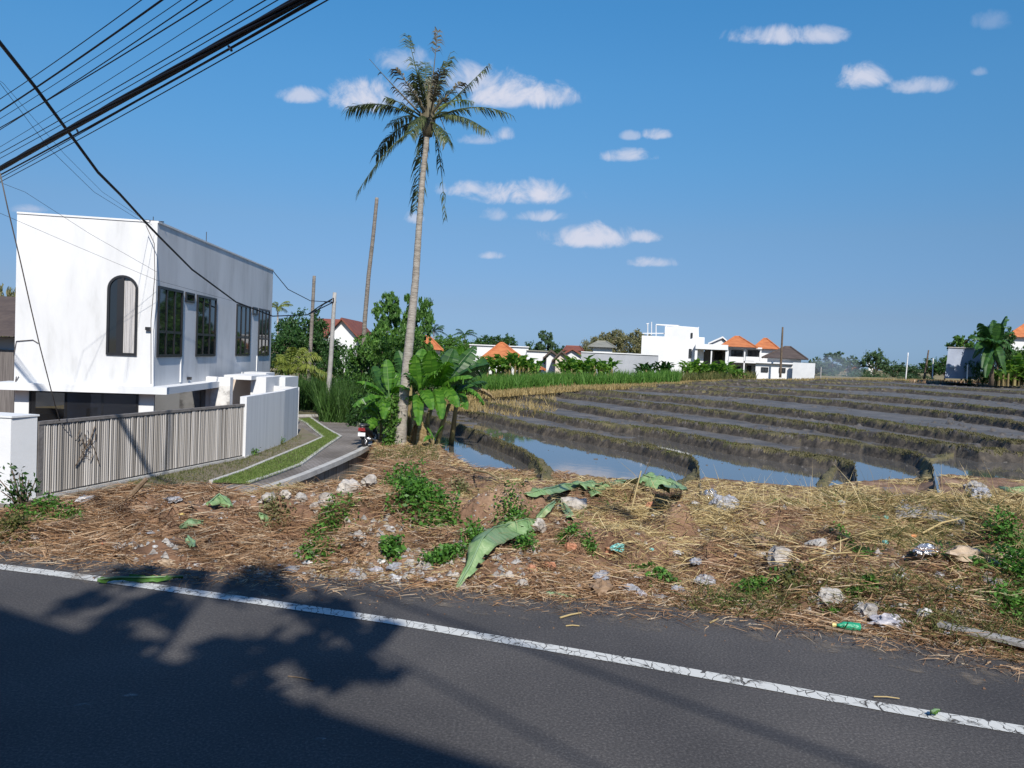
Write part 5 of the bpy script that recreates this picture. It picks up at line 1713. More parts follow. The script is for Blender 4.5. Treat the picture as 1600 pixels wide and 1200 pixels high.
# ------------------------------------------------------------------ poles and trunks
def pole(name, label, pts, D, r0, r1, mat, cat='pole', rings=False, group=None):
    P = [at(a, b, D) for a, b in pts]
    o = thing(name, label, cat, P[0], group)
    m = MB()
    Q = []; rad = []
    K = 26 if rings else 8
    for k in range(K + 1):
        t = k / K * (len(P) - 1); i = min(int(t), len(P) - 2); Q.append(P[i].lerp(P[i + 1], t - i))
        rad.append((r0 + (r1 - r0) * k / K) * (1 + (.05 * (k % 2) if rings else 0)))
    m.tube(Q, rad, 10); m.build('trunk' if rings else 'shaft', MAT[mat], o, True)
    return o, P


pole('dead_palm', 'tall bare dead palm trunk left of the coconut palm', [(567, 560), (570, 500), (576, 430), (583, 370), (589, 309)], 46, .135, .10, 'trunk_dark', 'dead palm', True)
pole('dead_palm', 'shorter bare dead palm trunk left of the concrete utility pole', [(482, 600), (486, 530), (491, 431)], 50, .13, .10, 'trunk_dark', 'dead palm', True)
up, UP = pole('utility_pole', 'leaning grey concrete utility pole at the end of the driveway', [(510, 651), (517, 560), (523, 457)], 41.5, .14, .10, 'concrete')
m = MB(); t = at(521, 472, 41.5); m.tube([t + Vector((-.5, 0, 0)), t + Vector((.15, 0, 0))], .03, 5); m.build('bracket', MAT['black'], up)
pole('utility_pole', 'tall thin pole in front of the brown roofed house', [(1219, 590), (1223, 511)], 80, .13, .09, 'bark')
pole('white_pole', 'slim white pole standing in the far right field', [(1415, 594), (1419, 551)], 90, .07, .06, 'white_far')
pole('bamboo_pole', 'leaning dark bamboo pole left of the shed', [(1444, 592), (1451, 547)], 85, .12, .07, 'bark')
pole('fence_post', 'short pale post between bamboo pole and shed', [(1457, 592), (1458, 560)], 84, .06, .05, 'white_far')
pole('fence_post', 'short pale post in front of the shed', [(1511, 593), (1512, 570)], 76, .06, .05, 'white_far')
pole('fence_post', 'thin grey post right of the pale grey block wall', [(1282, 592), (1283, 574)], 80, .06, .05, 'concrete')
pole('bamboo_stick', 'thin dark stick standing at the pond edge near the folded leaf', [(999, 762), (1018, 712)], 22.5, .012, .008, 'bark', 'stick')

# ------------------------------------------------------------------ coconut palm
TP = [(624, 700), (627, 660), (633, 600), (641, 520), (649, 440), (655, 350), (660, 280), (666, 225), (668, 200)]
DPALM = 28.3
palm = thing('coconut_palm', 'tall coconut palm with wind torn crown beside the paddies', 'palm tree', at(624, 700, DPALM))
P = [at(a, b, DPALM) for a, b in TP]; P[0].z -= .2
rr = [.25, .20, .175, .155, .128, .108, .098, .092, .12]
Q = []; rq = []
for i in range(len(P) - 1):
    for k in range(8):
        t = k / 8; Q.append(P[i].lerp(P[i + 1], t)); rq.append((rr[i] * (1 - t) + rr[i + 1] * t) * (1 + (.045 if k % 2 else -.02) + random.uniform(-.015, .015)))
Q.append(P[-1]); rq.append(rr[-1])
m = MB(); m.tube(Q, rq, 12); m.build('trunk', MAT['trunk'], palm, True)
crown = at(669, 193, DPALM)
m = MB(); m.tube([crown + Vector((0, 0, -.45)), crown + Vector((0, 0, 0)), crown + Vector((0, 0, .6)), crown + Vector((.05, 0, 1.2))], [.17, .27, .2, .05], 9); m.build('crown_heart', MAT['frond_dry'], palm, True)


def frond(base, tip, sag, mat, parent, llen=.55, ragged=.15, n=46, hang=.8, start=.18, vtip=.25, name='frond', wid=.022):
    base = Vector(base); tip = Vector(tip)
    mid = base.lerp(tip, .5) + Vector((0, 0, sag))
    pt = lambda t: base * (1 - t) ** 2 + mid * 2 * t * (1 - t) + tip * t * t
    V = []; Q = []; T = []

    m = MB(); m.tube([pt(k / 10) for k in range(11)], [max(.008, .045 * (1 - k / 10.5)) for k in range(11)], 5)
    gap = random.random() * 6
    V = list(m.v); F4 = list(m.f)
    for i in range(n):
        t = start + (1 - start) * min(1, max(0, (i + random.uniform(-.6, .6)) / n))
        if mnoise.noise(Vector((t * 9, gap, 0))) < -.5 + ragged * 1.1 and random.random() < .35 + ragged: continue
        p = pt(t); tg = (pt(min(1, t + .02)) - pt(max(0, t - .02))).normalized()
        sd = tg.cross(Vector((0, 0, 1)))
        if sd.length < .1: sd = tg.cross(Vector((0, 1, 0)))
        sd.normalize(); up = sd.cross(tg)
        for s in (-1, 1):
            if random.random() < ragged: continue
            l = llen * (math.sin(math.pi * min(.98, max(.08, (t - start * .6) / 1.05))) ** .6) * random.uniform(.7, 1.12)
            d0 = (sd * s * random.uniform(.55, 1.0) + tg * random.uniform(.4, .9) + Vector((random.gauss(0, .12), random.gauss(0, .12), random.gauss(0, .12))) + Vector((0, 0, -hang * .35))).normalized(); d1 = (sd * s * .35 + tg * .45 + Vector((0, 0, -hang * random.uniform(.8, 1.3)))).normalized()
            a = p; b = a + d0 * l * .45; c = b + d1 * l * .6
            wv = tg.cross(d0).cross(d0).normalized() * wid * random.uniform(.8, 1.3)
            k0 = len(V)
            V += [tuple(a - wv * .5), tuple(a + wv * .5), tuple(b - wv), tuple(b + wv), tuple(c)]
            Q.append([k0, k0 + 1, k0 + 3, k0 + 2]); T.append([k0 + 2, k0 + 3, k0 + 4])
    mm = MB(); mm.v = V; mm.f = F4 + Q + T
    return mm.build(name, MAT[mat], parent)


FR = [  # tip px, depth offset, sag, material, leaflet length, raggedness
    ((546, 168), .6, .75, 'frond', .8, .05), ((577, 92), -1.0, -.1, 'frond_dry', .3, .45), ((637, 55), .8, .1, 'frond', .6, .25), ((684, 48), -.3, .0, 'frond_dry', .5, .3),
    ((704, 82), 1.0, .1, 'frond', .6, .2), ((761, 103), .4, -.15, 'frond', .55, .25), ((797, 178), -.8, .7, 'frond', .6, .18), ((760, 203), -1.8, .6, 'frond', .65, .03),
    ((740, 160), 1.6, .6, 'frond_yellow', .5, .2), ((560, 298), -.6, .9, 'frond', .6, .22), ((588, 242), 1.2, 1.0, 'frond', .7, .1), ((650, 330), 1.0, 1.6, 'frond', .75, .08),
    ((696, 345), -.5, 1.9, 'frond', .5, .3), ((618, 106), -1.6, .1, 'frond_dry', .55, .2), ((700, 222), -1.4, .5, 'frond', .6, .1), ((664, 96), 1.8, .2, 'frond', .65, .15),
    ((690, 104), -1.8, .2, 'frond_dry', .6, .2), ((650, 118), -.5, .1, 'frond', .7, .1), ((676, 122), .4, .1, 'frond', .7, .1), ((606, 200), 2.2, .8, 'frond', .6, .1), ((640, 210), -2.3, .7, 'frond', .6, .1),
    ((715, 185), 2.4, .6, 'frond', .6, .1), ((636, 140), 2.2, .2, 'frond', .65, .12), ((705, 140), 2.0, .2, 'frond', .6, .15), ((722, 128), -1.2, .1, 'frond_dry', .5, .3), ((600, 150), -.2, .2, 'frond', .55, .2)]
for (tp, dd, sag, mt, ll, rg_) in FR:
    frond(crown + Vector((0, 0, random.uniform(-.1, .3))), at(tp[0], tp[1], DPALM + dd), sag, mt, palm, ll * .92, min(.55, rg_ + .18), 92, wid=.020, start=random.uniform(.2, .38))
m = MB()
for k in range(30):
    a = k * 2.4; r = random.uniform(.1, .5); b = crown + Vector((r * math.cos(a), r * math.sin(a), random.uniform(.0, 1.6)))
    m.tube([b, b + Vector((random.gauss(0, .1), random.gauss(0, .1), -.5))], [.02, .01], 4)
m.build('dry_fibre', MAT['frond_dry'], palm)

# ------------------------------------------------------------------ banana plants
def banana_leaf(base, tip, width, arch_, mat, parent, torn=.25, fold=.25, name='leaf', seed=0, roll=0.0):
    base = Vector(base); tip = Vector(tip)
    mid = base.lerp(tip, .55) + Vector((0, 0, arch_))
    pt = lambda t: base * (1 - t) ** 2 + mid * 2 * t * (1 - t) + tip * t * t
    n = 22; V = []; F = []
    rs = random.Random(seed)
    m = MB(); m.tube([pt(k / 10) for k in range(11)], [max(.006, .028 * (1 - k / 10.5)) for k in range(11)], 5)
    V = list(m.v); F = list(m.f)
    t0 = .16
    for s in (-1, 1):
        for i in range(n):
            ta = t0 + (1 - t0) * i / n; tb = t0 + (1 - t0) * (i + 1) / n
            gapf = .18 if rs.random() < torn else 0.0
            dr = rs.uniform(0, .35) if gapf else rs.uniform(0, .06)
            quad = []
            for t, g_ in ((ta, 0), (tb, gapf)):
                x = (t - t0) / (1 - t0); w = width * (math.sin(math.pi * min(1, (x * .93 + .05))) ** .55)
                p = pt(t); tg = (pt(min(1, t + .02)) - pt(max(0, t - .02))).normalized()
                sd = tg.cross(Vector((0, 0, 1)))
                if sd.length < .15: sd = tg.cross(Vector((.3, 1, 0)))
                sd.normalize(); up = sd.cross(tg).normalized()
                if up.z < 0: up = -up
                if roll: sd = (sd * math.cos(roll) + up * math.sin(roll)); up = sd.cross(tg) if sd.cross(tg).z > 0 else -sd.cross(tg)
                q1 = p + sd * s * w * .5 * .55 + up * w * .08 - tg * g_ * .03
                q2 = p + sd * s * w * .5 * (1 - fold * .3) - up * w * (fold * .4 + dr) - tg * g_ * .06 + tg * w * .06
                quad.append((p, q1, q2))
            k0 = len(V)
            (a0_, a1_, a2_), (c0_, c1_, c2_) = quad
            V += [tuple(v) for v in (a0_, a1_, a2_, c0_, c1_, c2_)]
            F += [[k0, k0 + 1, k0 + 4, k0 + 3], [k0 + 1, k0 + 2, k0 + 5, k0 + 4]]
    mm = MB(); mm.v = V; mm.f = F
    return mm.build(name, MAT[mat], parent)


def banana(name, label, stem, leaves, D, r=.11, group=None, smat='banana_stem', width=.64, base_z=None):
    """stem: px points from the ground up; leaves: (tip px, depth offset, arch, width factor, material)"""
    P = [at(a, b, D) for a, b in stem]
    o = thing(name, label, 'banana plant', P[0], group)
    P[0] = P[0] - Vector((0, 0, .15))
    m = MB(); m.tube(P, [r * (1 - .45 * k / (len(P) - 1)) for k in range(len(P))], 9); m.build('stem', MAT[smat], o, True)
    for i, (tp, dd, ar, wf, mt) in enumerate(leaves):
        banana_leaf(P[-1] - Vector((0, 0, random.uniform(0, .2))), at(tp[0], tp[1], D + dd), width * wf, ar, mt, o, seed=i + int(stem[0][0]), torn=.3, roll=random.uniform(-.5, .5))
    return o


BG = 'banana plants beside the coconut palm'
banana('banana_plant', 'leftmost banana plant of the clump with bright leaves reaching over the driveway', [(612, 700), (611, 660), (608, 620)],
       [((557, 597), -.6, .35, .9, 'banana'), ((551, 636), -.9, .5, .95, 'banana'), ((604, 562), .3, .1, .9, 'banana'), ((626, 582), .8, .1, .9, 'banana'), ((560, 654), .4, .6, .8, 'banana'), ((584, 572), 1.2, .2, .9, 'banana_dark'), ((640, 610), -1.0, .5, .8, 'banana'), ((600, 655), -1.3, .7, .8, 'banana')], 28.9, .1, BG)
banana('banana_plant', 'banana plant standing close against the right side of the palm trunk', [(648, 702), (650, 660), (655, 615)],
       [((648, 555), -.3, .1, .9, 'banana'), ((664, 560), .4, .1, 1.1, 'banana'), ((634, 585), -1.0, .3, .9, 'banana_dark'), ((690, 580), -.6, .4, 1.0, 'banana'), ((676, 640), -1.2, .7, .9, 'banana'), ((630, 640), 1.0, .6, .8, 'banana'), ((655, 665), -1.5, .9, .8, 'banana')], 28.0, .11, BG)
banana('banana_plant', 'tallest banana plant of the clump with broad leaves spread to the right', [(664, 708), (668, 660), (680, 610)],
       [((708, 545), .4, .1, 1.4, 'banana_dark'), ((742, 541), .9, .1, 1.3, 'banana_dark'), ((765, 570), .2, .25, 1.3, 'banana_dark'), ((738, 590), -.9, .45, 1.1, 'banana'), ((672, 548), -.7, .0, 1.3, 'banana'), ((716, 636), -1.2, .7, .9, 'banana'), ((690, 655), -1.6, .9, .8, 'banana'), ((700, 565), -1.3, .2, 1.2, 'banana')], 28.4, .12, BG)
banana('banana_plant', 'banana plant at the pond edge with torn pale leaves drooping right', [(680, 700), (692, 660), (706, 620)],
       [((757, 632), -.2, .8, 1.0, 'banana'), ((774, 625), .5, .8, .8, 'banana_dry'), ((745, 610), 1.2, .5, 1.0, 'banana_dark'), ((728, 560), 1.0, .1, 1.3, 'banana_dark'), ((760, 600), 1.6, .4, 1.0, 'banana_dark'), ((730, 640), -.9, .8, .9, 'banana'), ((700, 575), .2, .1, 1.0, 'banana')], 29.3, .11, BG)
banana('banana_plant', 'small young banana plant with upright leaf at the pond bank', [(674, 712), (676, 695), (678, 684)],
       [((692, 665), -.3, .1, .6, 'banana'), ((668, 668), .2, .1, .5, 'banana'), ((662, 690), -.3, .3, .5, 'banana')], 27.4, .07, BG, width=.4)
banana('banana_plant', 'withered banana stem with hanging dry leaves between the palm and pond', [(655, 712), (657, 690), (659, 650)],
       [((652, 705), -.4, .3, .5, 'banana_dry'), ((668, 705), -.2, .3, .5, 'banana_dry'), ((640, 695), .3, .5, .5, 'banana_dry'), ((676, 700), .3, .4, .4, 'banana_dry')], 27.8, .09, BG)
banana('banana_plant', 'banana plant at the back of the clump rising over the palm foot', [(640, 690), (640, 640), (642, 600)],
       [((622, 548), .6, .1, 1.0, 'banana_dark'), ((660, 545), .5, .1, 1.2, 'banana'), ((600, 590), .2, .5, 1.0, 'banana'), ((680, 590), 1.0, .4, 1.1, 'banana_dark'), ((640, 560), -1.0, .1, 1.0, 'banana'), ((615, 625), -1.2, .7, .9, 'banana')], 30.5, .11, BG)
banana('banana_plant', 'banana plant behind the tallest one with upright leaves near the straw bank', [(705, 690), (712, 640), (718, 605)],
       [((735, 552), .8, .1, 1.2, 'banana_dark'), ((757, 560), 1.4, .1, 1.2, 'banana_dark'), ((700, 550), .2, .1, 1.2, 'banana'), ((748, 620), -.5, .6, 1.0, 'banana'), ((690, 600), -1.0, .4, 1.0, 'banana'), ((722, 540), -.6, .1, 1.0, 'banana')], 31, .11, BG)
banana('banana_plant', 'short banana plant left of the climber beside the scooter', [(597, 702), (596, 680), (595, 655)],
       [((566, 640), -.4, .4, .9, 'banana'), ((580, 615), .3, .1, .9, 'banana'), ((612, 618), .6, .1, .9, 'banana'), ((575, 672), -.8, .5, .8, 'banana'), ((612, 660), -1.0, .5, .8, 'banana')], 29.4, .09, BG)
# climbing vine on stem left of the palm
o = thing('climbing_vine', 'bright green climber covering the stem just left of the palm trunk', 'vine', at(612, 700, 28.2))
C_ = []
for k in range(900):
    t = random.random(); p = at(612 + random.gauss(0, 7), 705 - 85 * t, 28.2 + random.gauss(0, .2)); C_.append(tuple(p))
V, F = leaf_cloud(np.array(C_), .07, aspect=.6); fast_mesh('foliage', V, [F], MAT['leaf_light'], o)
m = MB(); m.tube([at(612, 704, 28.2), at(611, 660, 28.25), at(613, 618, 28.2)], [.05, .04, .02], 6); m.build('stem', MAT['bark'], o)
# dry skirt at the palm foot
u_ = RNG.uniform(uof(585), uof(690), 2500); y_ = RNG.uniform(24, 30, 2500); k_ = keep(u_, y_, 0, .5, 4); u_, y_ = u_[k_], y_[k_]; P = np.stack([u_ * y_, y_, verge_z(u_, y_)], 1)
n = len(P)
tag(blades('palm_foot_grass', P, np.stack([RNG.normal(size=n) * .6, RNG.normal(size=n) * .6, np.ones(n)], 1), RNG.uniform(.05, .22, n), .01, RNG.normal(size=(n, 3)) * .06, MAT['grass_olive']), kind='stuff')

# ------------------------------------------------------------------ motorbike
mb = thing('motorbike', 'dark scooter with red tail light and white plate parked on the driveway edge', 'motorbike', gnd(569, 702, ZD))
c0 = gnd(569, 702, ZD) + Vector((0, 0, .06))


def bl(x, y, z): return c0 + Vector((x + y * .12 + z * -.06, y, z))   # leans a little on its stand


def wheel(yc):
    t = MB(); seg = 18; pts = [bl(0, yc + .25 * math.cos(k * 2 * math.pi / seg), .27 + .25 * math.sin(k * 2 * math.pi / seg)) for k in range(seg + 1)]
    t.tube(pts, .055, 7, False); w = t.build('wheel', MAT['black'], mb, True)
    r = MB(); pts = [bl(0, yc + .17 * math.cos(k * 2 * math.pi / seg), .27 + .17 * math.sin(k * 2 * math.pi / seg)) for k in range(seg + 1)]; r.tube(pts, .02, 5, False)
    for k in range(5):
        a = k * 1.257; r.tube([bl(0, yc, .27), bl(0, yc + .17 * math.cos(a), .27 + .17 * math.sin(a))], .014, 4)
    r.build('rim', MAT['foil'], w)


wheel(.1); wheel(1.3)


def loft(secs, name, mat, n=12):
    m = MB()
    for (y, z, rx, rz) in secs:
        for k in range(n):
            a = 2 * math.pi * k / n; m.v.append(tuple(bl(rx * math.cos(a), y, z + rz * math.sin(a))))
    for i in range(len(secs) - 1):
        for k in range(n):
            q = (k + 1) % n; m.f.append([i * n + k, i * n + q, (i + 1) * n + q, (i + 1) * n + k])
    m.f.append(list(range(n))[::-1]); m.f.append([(len(secs) - 1) * n + k for k in range(n)])
    return m.build(name, MAT[mat], mb, True)


loft([(-.22, .72, .06, .05), (-.1, .68, .15, .11), (.2, .60, .19, .17), (.5, .5, .17, .2), (.7, .36, .16, .1), (.95, .42, .15, .12), (1.05, .7, .17, .22), (1.15, .86, .13, .16), (1.22, .95, .06, .06)], 'body', 'black')
loft([(-.2, .80, .09, .04), (.0, .82, .15, .06), (.4, .78, .15, .07), (.65, .76, .08, .05)], 'seat', 'bag_black')
loft([(-.25, .40, .07, .05), (-.1, .5, .08, .05), (.1, .57, .08, .04), (.35, .5, .07, .04)], 'rear_mudguard', 'black')
m = MB(); m.prism([bl(-.13, -.25, .62), bl(.13, -.25, .62), bl(.11, -.25, .74), bl(-.11, -.25, .74)], (0, .06, 0)); m.build('tail_light', plastic('red_lens', (.16, .012, .014), (.24, .02, .02)), mb)
m = MB(); m.prism([bl(-.13, -.28, .44), bl(.13, -.28, .44), bl(.13, -.26, .57), bl(-.13, -.26, .57)], (0, .012, 0)); m.build('number_plate', MAT['white_far'], mb)
m = MB(); m.tube([bl(-.33, .95, .98), bl(-.12, 1.05, 1.0), bl(.12, 1.05, 1.0), bl(.33, .95, .98)], .018, 6); m.build('handlebar', MAT['black'], mb)
for s in (-1, 1):
    m = MB(); m.tube([bl(s * .24, 1.0, 1.0), bl(s * .30, .97, 1.18)], .008, 5); m.tube([bl(s * .26, .96, 1.2), bl(s * .30, .94, 1.22), bl(s * .38, .95, 1.2)], [.03, .045, .03], 8); m.build('mirror', MAT['black'], mb)
m = MB(); m.tube([bl(.2, .5, .25), bl(.2, .15, .3), bl(.22, -.15, .36)], [.03, .05, .055], 8); m.build('exhaust', MAT['foil'], mb)
m = MB(); m.tube([bl(-.1, .55, .25), bl(-.28, .5, -.04)], .012, 5); m.build('side_stand', MAT['black'], mb)
m = MB(); m.tube([bl(0, 1.3, .27), bl(0, 1.12, .95)], .03, 6); m.build('fork', MAT['foil'], mb)

# ------------------------------------------------------------------ shrubs, hedge and trees left of centre
SH = 'trees and shrubs behind the white house'
for (px, top, base, w, D, kd, mt, lb) in [
    (470, 482, 600, 95, 58, 'dark', 'leaf_dark', 'dark dense tree between the white house and the concrete pole'),
    (440, 512, 600, 70, 54, 'dark', 'leaf_dark', 'dark tree close beside the back corner of the white house'),
    (506, 520, 610, 70, 56, 'dark', 'leaf_dark', 'dark green tree behind the concrete pole'),
    (600, 464, 640, 74, 44, 'airy', 'leaf_mid', 'tall feathery tree with its top left of the palm trunk'),
    (645, 466, 640, 66, 46, 'airy', 'leaf_mid', 'tall feathery tree peeping out on both sides of the palm trunk'),
    (618, 508, 660, 110, 42, 'broad', 'leaf_light', 'light green leafy tree behind the palm trunk'),
    (570, 525, 660, 80, 46, 'broad', 'leaf_mid', 'silvery green tree in front of the white gable house'),
    (500, 524, 620, 60, 60, 'broad', 'leaf_dark', 'dark tree below the left red roof'),
    (535, 519, 640, 84, 57, 'bush', 'leaf_mid', 'mid green shrub hiding the foot of the white gable house'),
    (560, 525, 640, 70, 55, 'bush', 'leaf_dark', 'dark shrub hiding the right foot of the white gable house'),
    (640, 530, 660, 100, 48, 'broad', 'leaf_mid', 'green tree filling the gap behind the coconut trunk'),
    (585, 560, 690, 80, 38, 'bush', 'leaf_mid', 'rounded green shrub right of the driveway end'),
    (548, 572, 670, 80, 44, 'bush', 'leaf_dark', 'dark shrub behind the parked scooter'),
    (520, 585, 655, 60, 45, 'bush', 'leaf_dark', 'dark low shrub at the foot of the concrete pole'),
    (600, 600, 700, 60, 34, 'bush', 'leaf_dark', 'dark shrub between scooter and banana clump'),
    (565, 610, 680, 60, 37, 'bush', 'leaf_dark', 'deep green shrub right behind the scooter'),
    (480, 560, 655, 80, 50, 'bush', 'leaf_mid', 'mid green shrub behind the end of the white curved wall'),
    (660, 545, 650, 90, 46, 'broad', 'leaf_dark', 'dark tree behind the tall banana plant'),
    (705, 548, 640, 80, 52, 'bush', 'leaf_dark', 'dark shrub behind the spread banana leaves'),
]:
    tree_px('shrub' if kd == 'bush' else 'tree', lb, px, top, base, w, D, kind=kd, mat=mt, group=SH, cat='shrub' if kd == 'bush' else 'tree')
# tall reed-like grass mass
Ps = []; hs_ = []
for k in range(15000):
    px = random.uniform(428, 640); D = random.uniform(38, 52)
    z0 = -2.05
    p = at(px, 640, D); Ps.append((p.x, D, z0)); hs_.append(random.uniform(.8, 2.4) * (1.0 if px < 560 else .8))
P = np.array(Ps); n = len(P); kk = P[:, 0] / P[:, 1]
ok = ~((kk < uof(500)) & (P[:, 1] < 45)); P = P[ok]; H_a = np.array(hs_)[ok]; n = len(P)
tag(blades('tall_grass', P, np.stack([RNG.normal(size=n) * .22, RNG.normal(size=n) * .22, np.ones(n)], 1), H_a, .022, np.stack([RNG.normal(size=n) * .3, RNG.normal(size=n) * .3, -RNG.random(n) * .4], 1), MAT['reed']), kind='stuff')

# small coconut palm (yellowish fronds) next to the white wall, tiny palm tops
def small_palm(name, label, px, top, base, D, L, n=13, mat='frond_yellow', trunk_r=.12, up=.9, droop=.5):
    b = at(px, base, D); t = at(px, top, D)
    o = thing(name, label, 'palm tree', b)
    m = MB(); m.tube([b - Vector((0, 0, .2)), b.lerp(t, .5), t], [trunk_r * 1.2, trunk_r, trunk_r * .8], 8); m.build('trunk', MAT['trunk'], o, True)
    for k in range(n):
        a = k * 2.4; e = random.uniform(-.25, up)
        d = Vector((math.cos(a), math.sin(a), 0)) * L * math.cos(e) + Vector((0, 0, L * math.sin(e) * .9 - L * droop * .4))
        frond(t, t + d, L * .3, mat, o, L * .28, .06, 30, .8, .12, wid=.012 * L)
    return o


small_palm('young_palm', 'young palm with yellow green fronds behind the end of the white curved wall', 452, 585, 640, 42, 2.3, 17, up=1.2)
small_palm('far_palm', 'small distant palm top above the dark tree next to the white house', 434, 482, 600, 95, 2.0, 12, 'frond_yellow')
small_palm('far_palm', 'tiny palm top on the skyline right of the coconut trunk', 678, 518, 575, 120, 2.2, 12, 'leaf_dark')
small_palm('far_palm', 'tiny palm top on the skyline above the white block', 726, 523, 575, 120, 2.0, 12, 'leaf_dark')

# skyline trees
SK = 'trees on the far skyline'
for (px, top, base, w, D, mt, lb, kd) in [
    (700, 523, 580, 70, 118, 'leaf_light', 'light green tree between the two orange roofs', 'broad'), (735, 528, 580, 60, 125, 'leaf_mid', 'green tree left of the white block', 'far'),
    (758, 521, 580, 50, 120, 'leaf_dark', 'dark rounded tree above the left of the white block', 'far'), (786, 521, 580, 50, 122, 'leaf_dark', 'dark rounded tree above the steep orange roof', 'far'),
    (722, 535, 585, 60, 95, 'leaf_light', 'bright green tree just right of the first orange roof', 'broad'), (850, 519, 580, 36, 125, 'leaf_far', 'single small tree standing above the small white house', 'airy'),
    (828, 532, 580, 40, 128, 'leaf_dark', 'low dark tree behind the small white house', 'far'), (868, 536, 580, 40, 126, 'leaf_dark', 'low dark tree right of the single small tree', 'far'),
    (945, 516, 585, 70, 112, 'leaf_olive', 'olive bamboo grove left half beside the tall white building', 'broad'), (980, 516, 585, 70, 114, 'leaf_olive', 'olive bamboo grove right half against the tall white building', 'broad'),
    (920, 526, 585, 40, 113, 'leaf_olive', 'lower olive clump at the left foot of the bamboo grove', 'broad'), (1002, 520, 585, 40, 116, 'leaf_olive', 'olive clump hidden partly by the tall white building', 'broad'),
    (1275, 556, 600, 36, 120, 'leaf_far', 'hazy tree right of the pale grey block wall', 'far'), (1300, 550, 600, 50, 126, 'leaf_far', 'hazy feathery tree in the right distance', 'airy'), (1330, 554, 600, 44, 130, 'leaf_far', 'hazy tree above the tiny orange roof', 'far'),
    (1364, 545, 605, 46, 128, 'leaf_far', 'round crowned tree tallest of the far right trees', 'far'), (1395, 562, 605, 50, 134, 'leaf_far', 'low far tree right of the round crowned tree', 'far'), (1420, 568, 605, 44, 140, 'leaf_far', 'low far tree behind the slim white pole', 'far'),
    (1455, 558, 604, 52, 105, 'leaf_dark', 'dark tree left of the blue grey shed', 'far'), (1475, 552, 604, 40, 108, 'leaf_far', 'green tree touching the left edge of the shed', 'far'),
    (1502, 525, 600, 52, 92, 'leaf_light', 'light green tree rising behind the shed roof', 'airy'), (1545, 515, 600, 60, 88, 'leaf_dark', 'dark tree behind the right banana tree', 'broad'), (1590, 540, 604, 60, 82, 'leaf_mid', 'green tree under the right hand orange roof', 'broad'),
    (1630, 530, 604, 70, 84, 'leaf_mid', 'green tree just outside the right picture edge', 'broad'), (1345, 570, 600, 60, 118, 'leaf_far', 'low pale bush around the tiny hut', 'bush'), (1390, 576, 602, 70, 112, 'leaf_far', 'low pale bush in the far right field', 'bush'),
    (1430, 578, 602, 50, 105, 'leaf_far', 'low bush near the bamboo pole', 'bush'), (1305, 572, 600, 60, 112, 'leaf_far', 'low bluish bush beside the smoke', 'bush'),
    (1556, 508, 602, 56, 75.5, 'leaf_dark', 'bushy dark tree right behind the banana tree at right', 'broad'), (1528, 556, 602, 34, 76.5, 'leaf_dark', 'dark bush at the right corner of the blue grey shed', 'bush'), (1585, 548, 602, 50, 77, 'leaf_light', 'light green bush at the right picture edge', 'bush'),
    (8, 438, 600, 40, 70, 'leaf_olive', 'tree top above the dark roof at the left picture edge', 'far'), (-40, 430, 600, 70, 72, 'leaf_mid', 'tree outside the left picture edge', 'far'),
]:
    tree_px('skyline_shrub' if kd == 'bush' else 'skyline_tree', lb, px, top, base, w, D, kind=kd, mat=mt, group=SK, cat='shrub' if kd == 'bush' else 'tree')
# distant treeline mass under the horizon
for i in range(26):
    px = -500 + i * 105 + random.uniform(-25, 25); D = random.uniform(190, 260)
    hz = 554 + (px - 800) * .0419
    tree_px('distant_tree', 'faint tree of the far treeline beyond all the houses', px, hz - random.uniform(6, 14), hz + 12, random.uniform(90, 130), D, kind='far', mat='leaf_far', group='far treeline beyond the houses')

# banana-like clumps in the middle distance
def leafy_clump(name, label, px, top, base, w, D, n=26, mat='banana', group='banana clumps before the far houses'):
    b = at(px, base, D); h = at(px, top, D).z - b.z; W = w / FPX * D / 2
    o = thing(name, label, 'banana plant', b, group)
    ms = MB(); ml = MB()
    for k in range(n):
        cx = b + Vector((random.uniform(-W, W) * .8, random.uniform(-1, 1), 0))
        t = cx + Vector((0, 0, h * random.uniform(.05, .55)))
        if k % 6 == 0: ms.tube([cx - Vector((0, 0, .3)), t], [.12, .07], 6)
        a = random.uniform(0, 6.28); l = h * random.uniform(.4, .7)
        e = t + Vector((math.cos(a) * l, math.sin(a) * l, l * random.uniform(-.2, 1.0)))
        md = t.lerp(e, .5) + Vector((0, 0, l * .25)); sd = (e - t).cross(Vector((0, .4, 1))).normalized() * l * .2
        i0 = len(ml.v); ml.v += [tuple(t), tuple(md - sd), tuple(md), tuple(md + sd), tuple(e)]
        ml.f += [[i0, i0 + 1, i0 + 2], [i0, i0 + 2, i0 + 3], [i0 + 1, i0 + 4, i0 + 2], [i0 + 2, i0 + 4, i0 + 3]]
    ms.build_each('stem', MAT['banana_stem'], o); ml.build('foliage', MAT[mat], o)
    return o


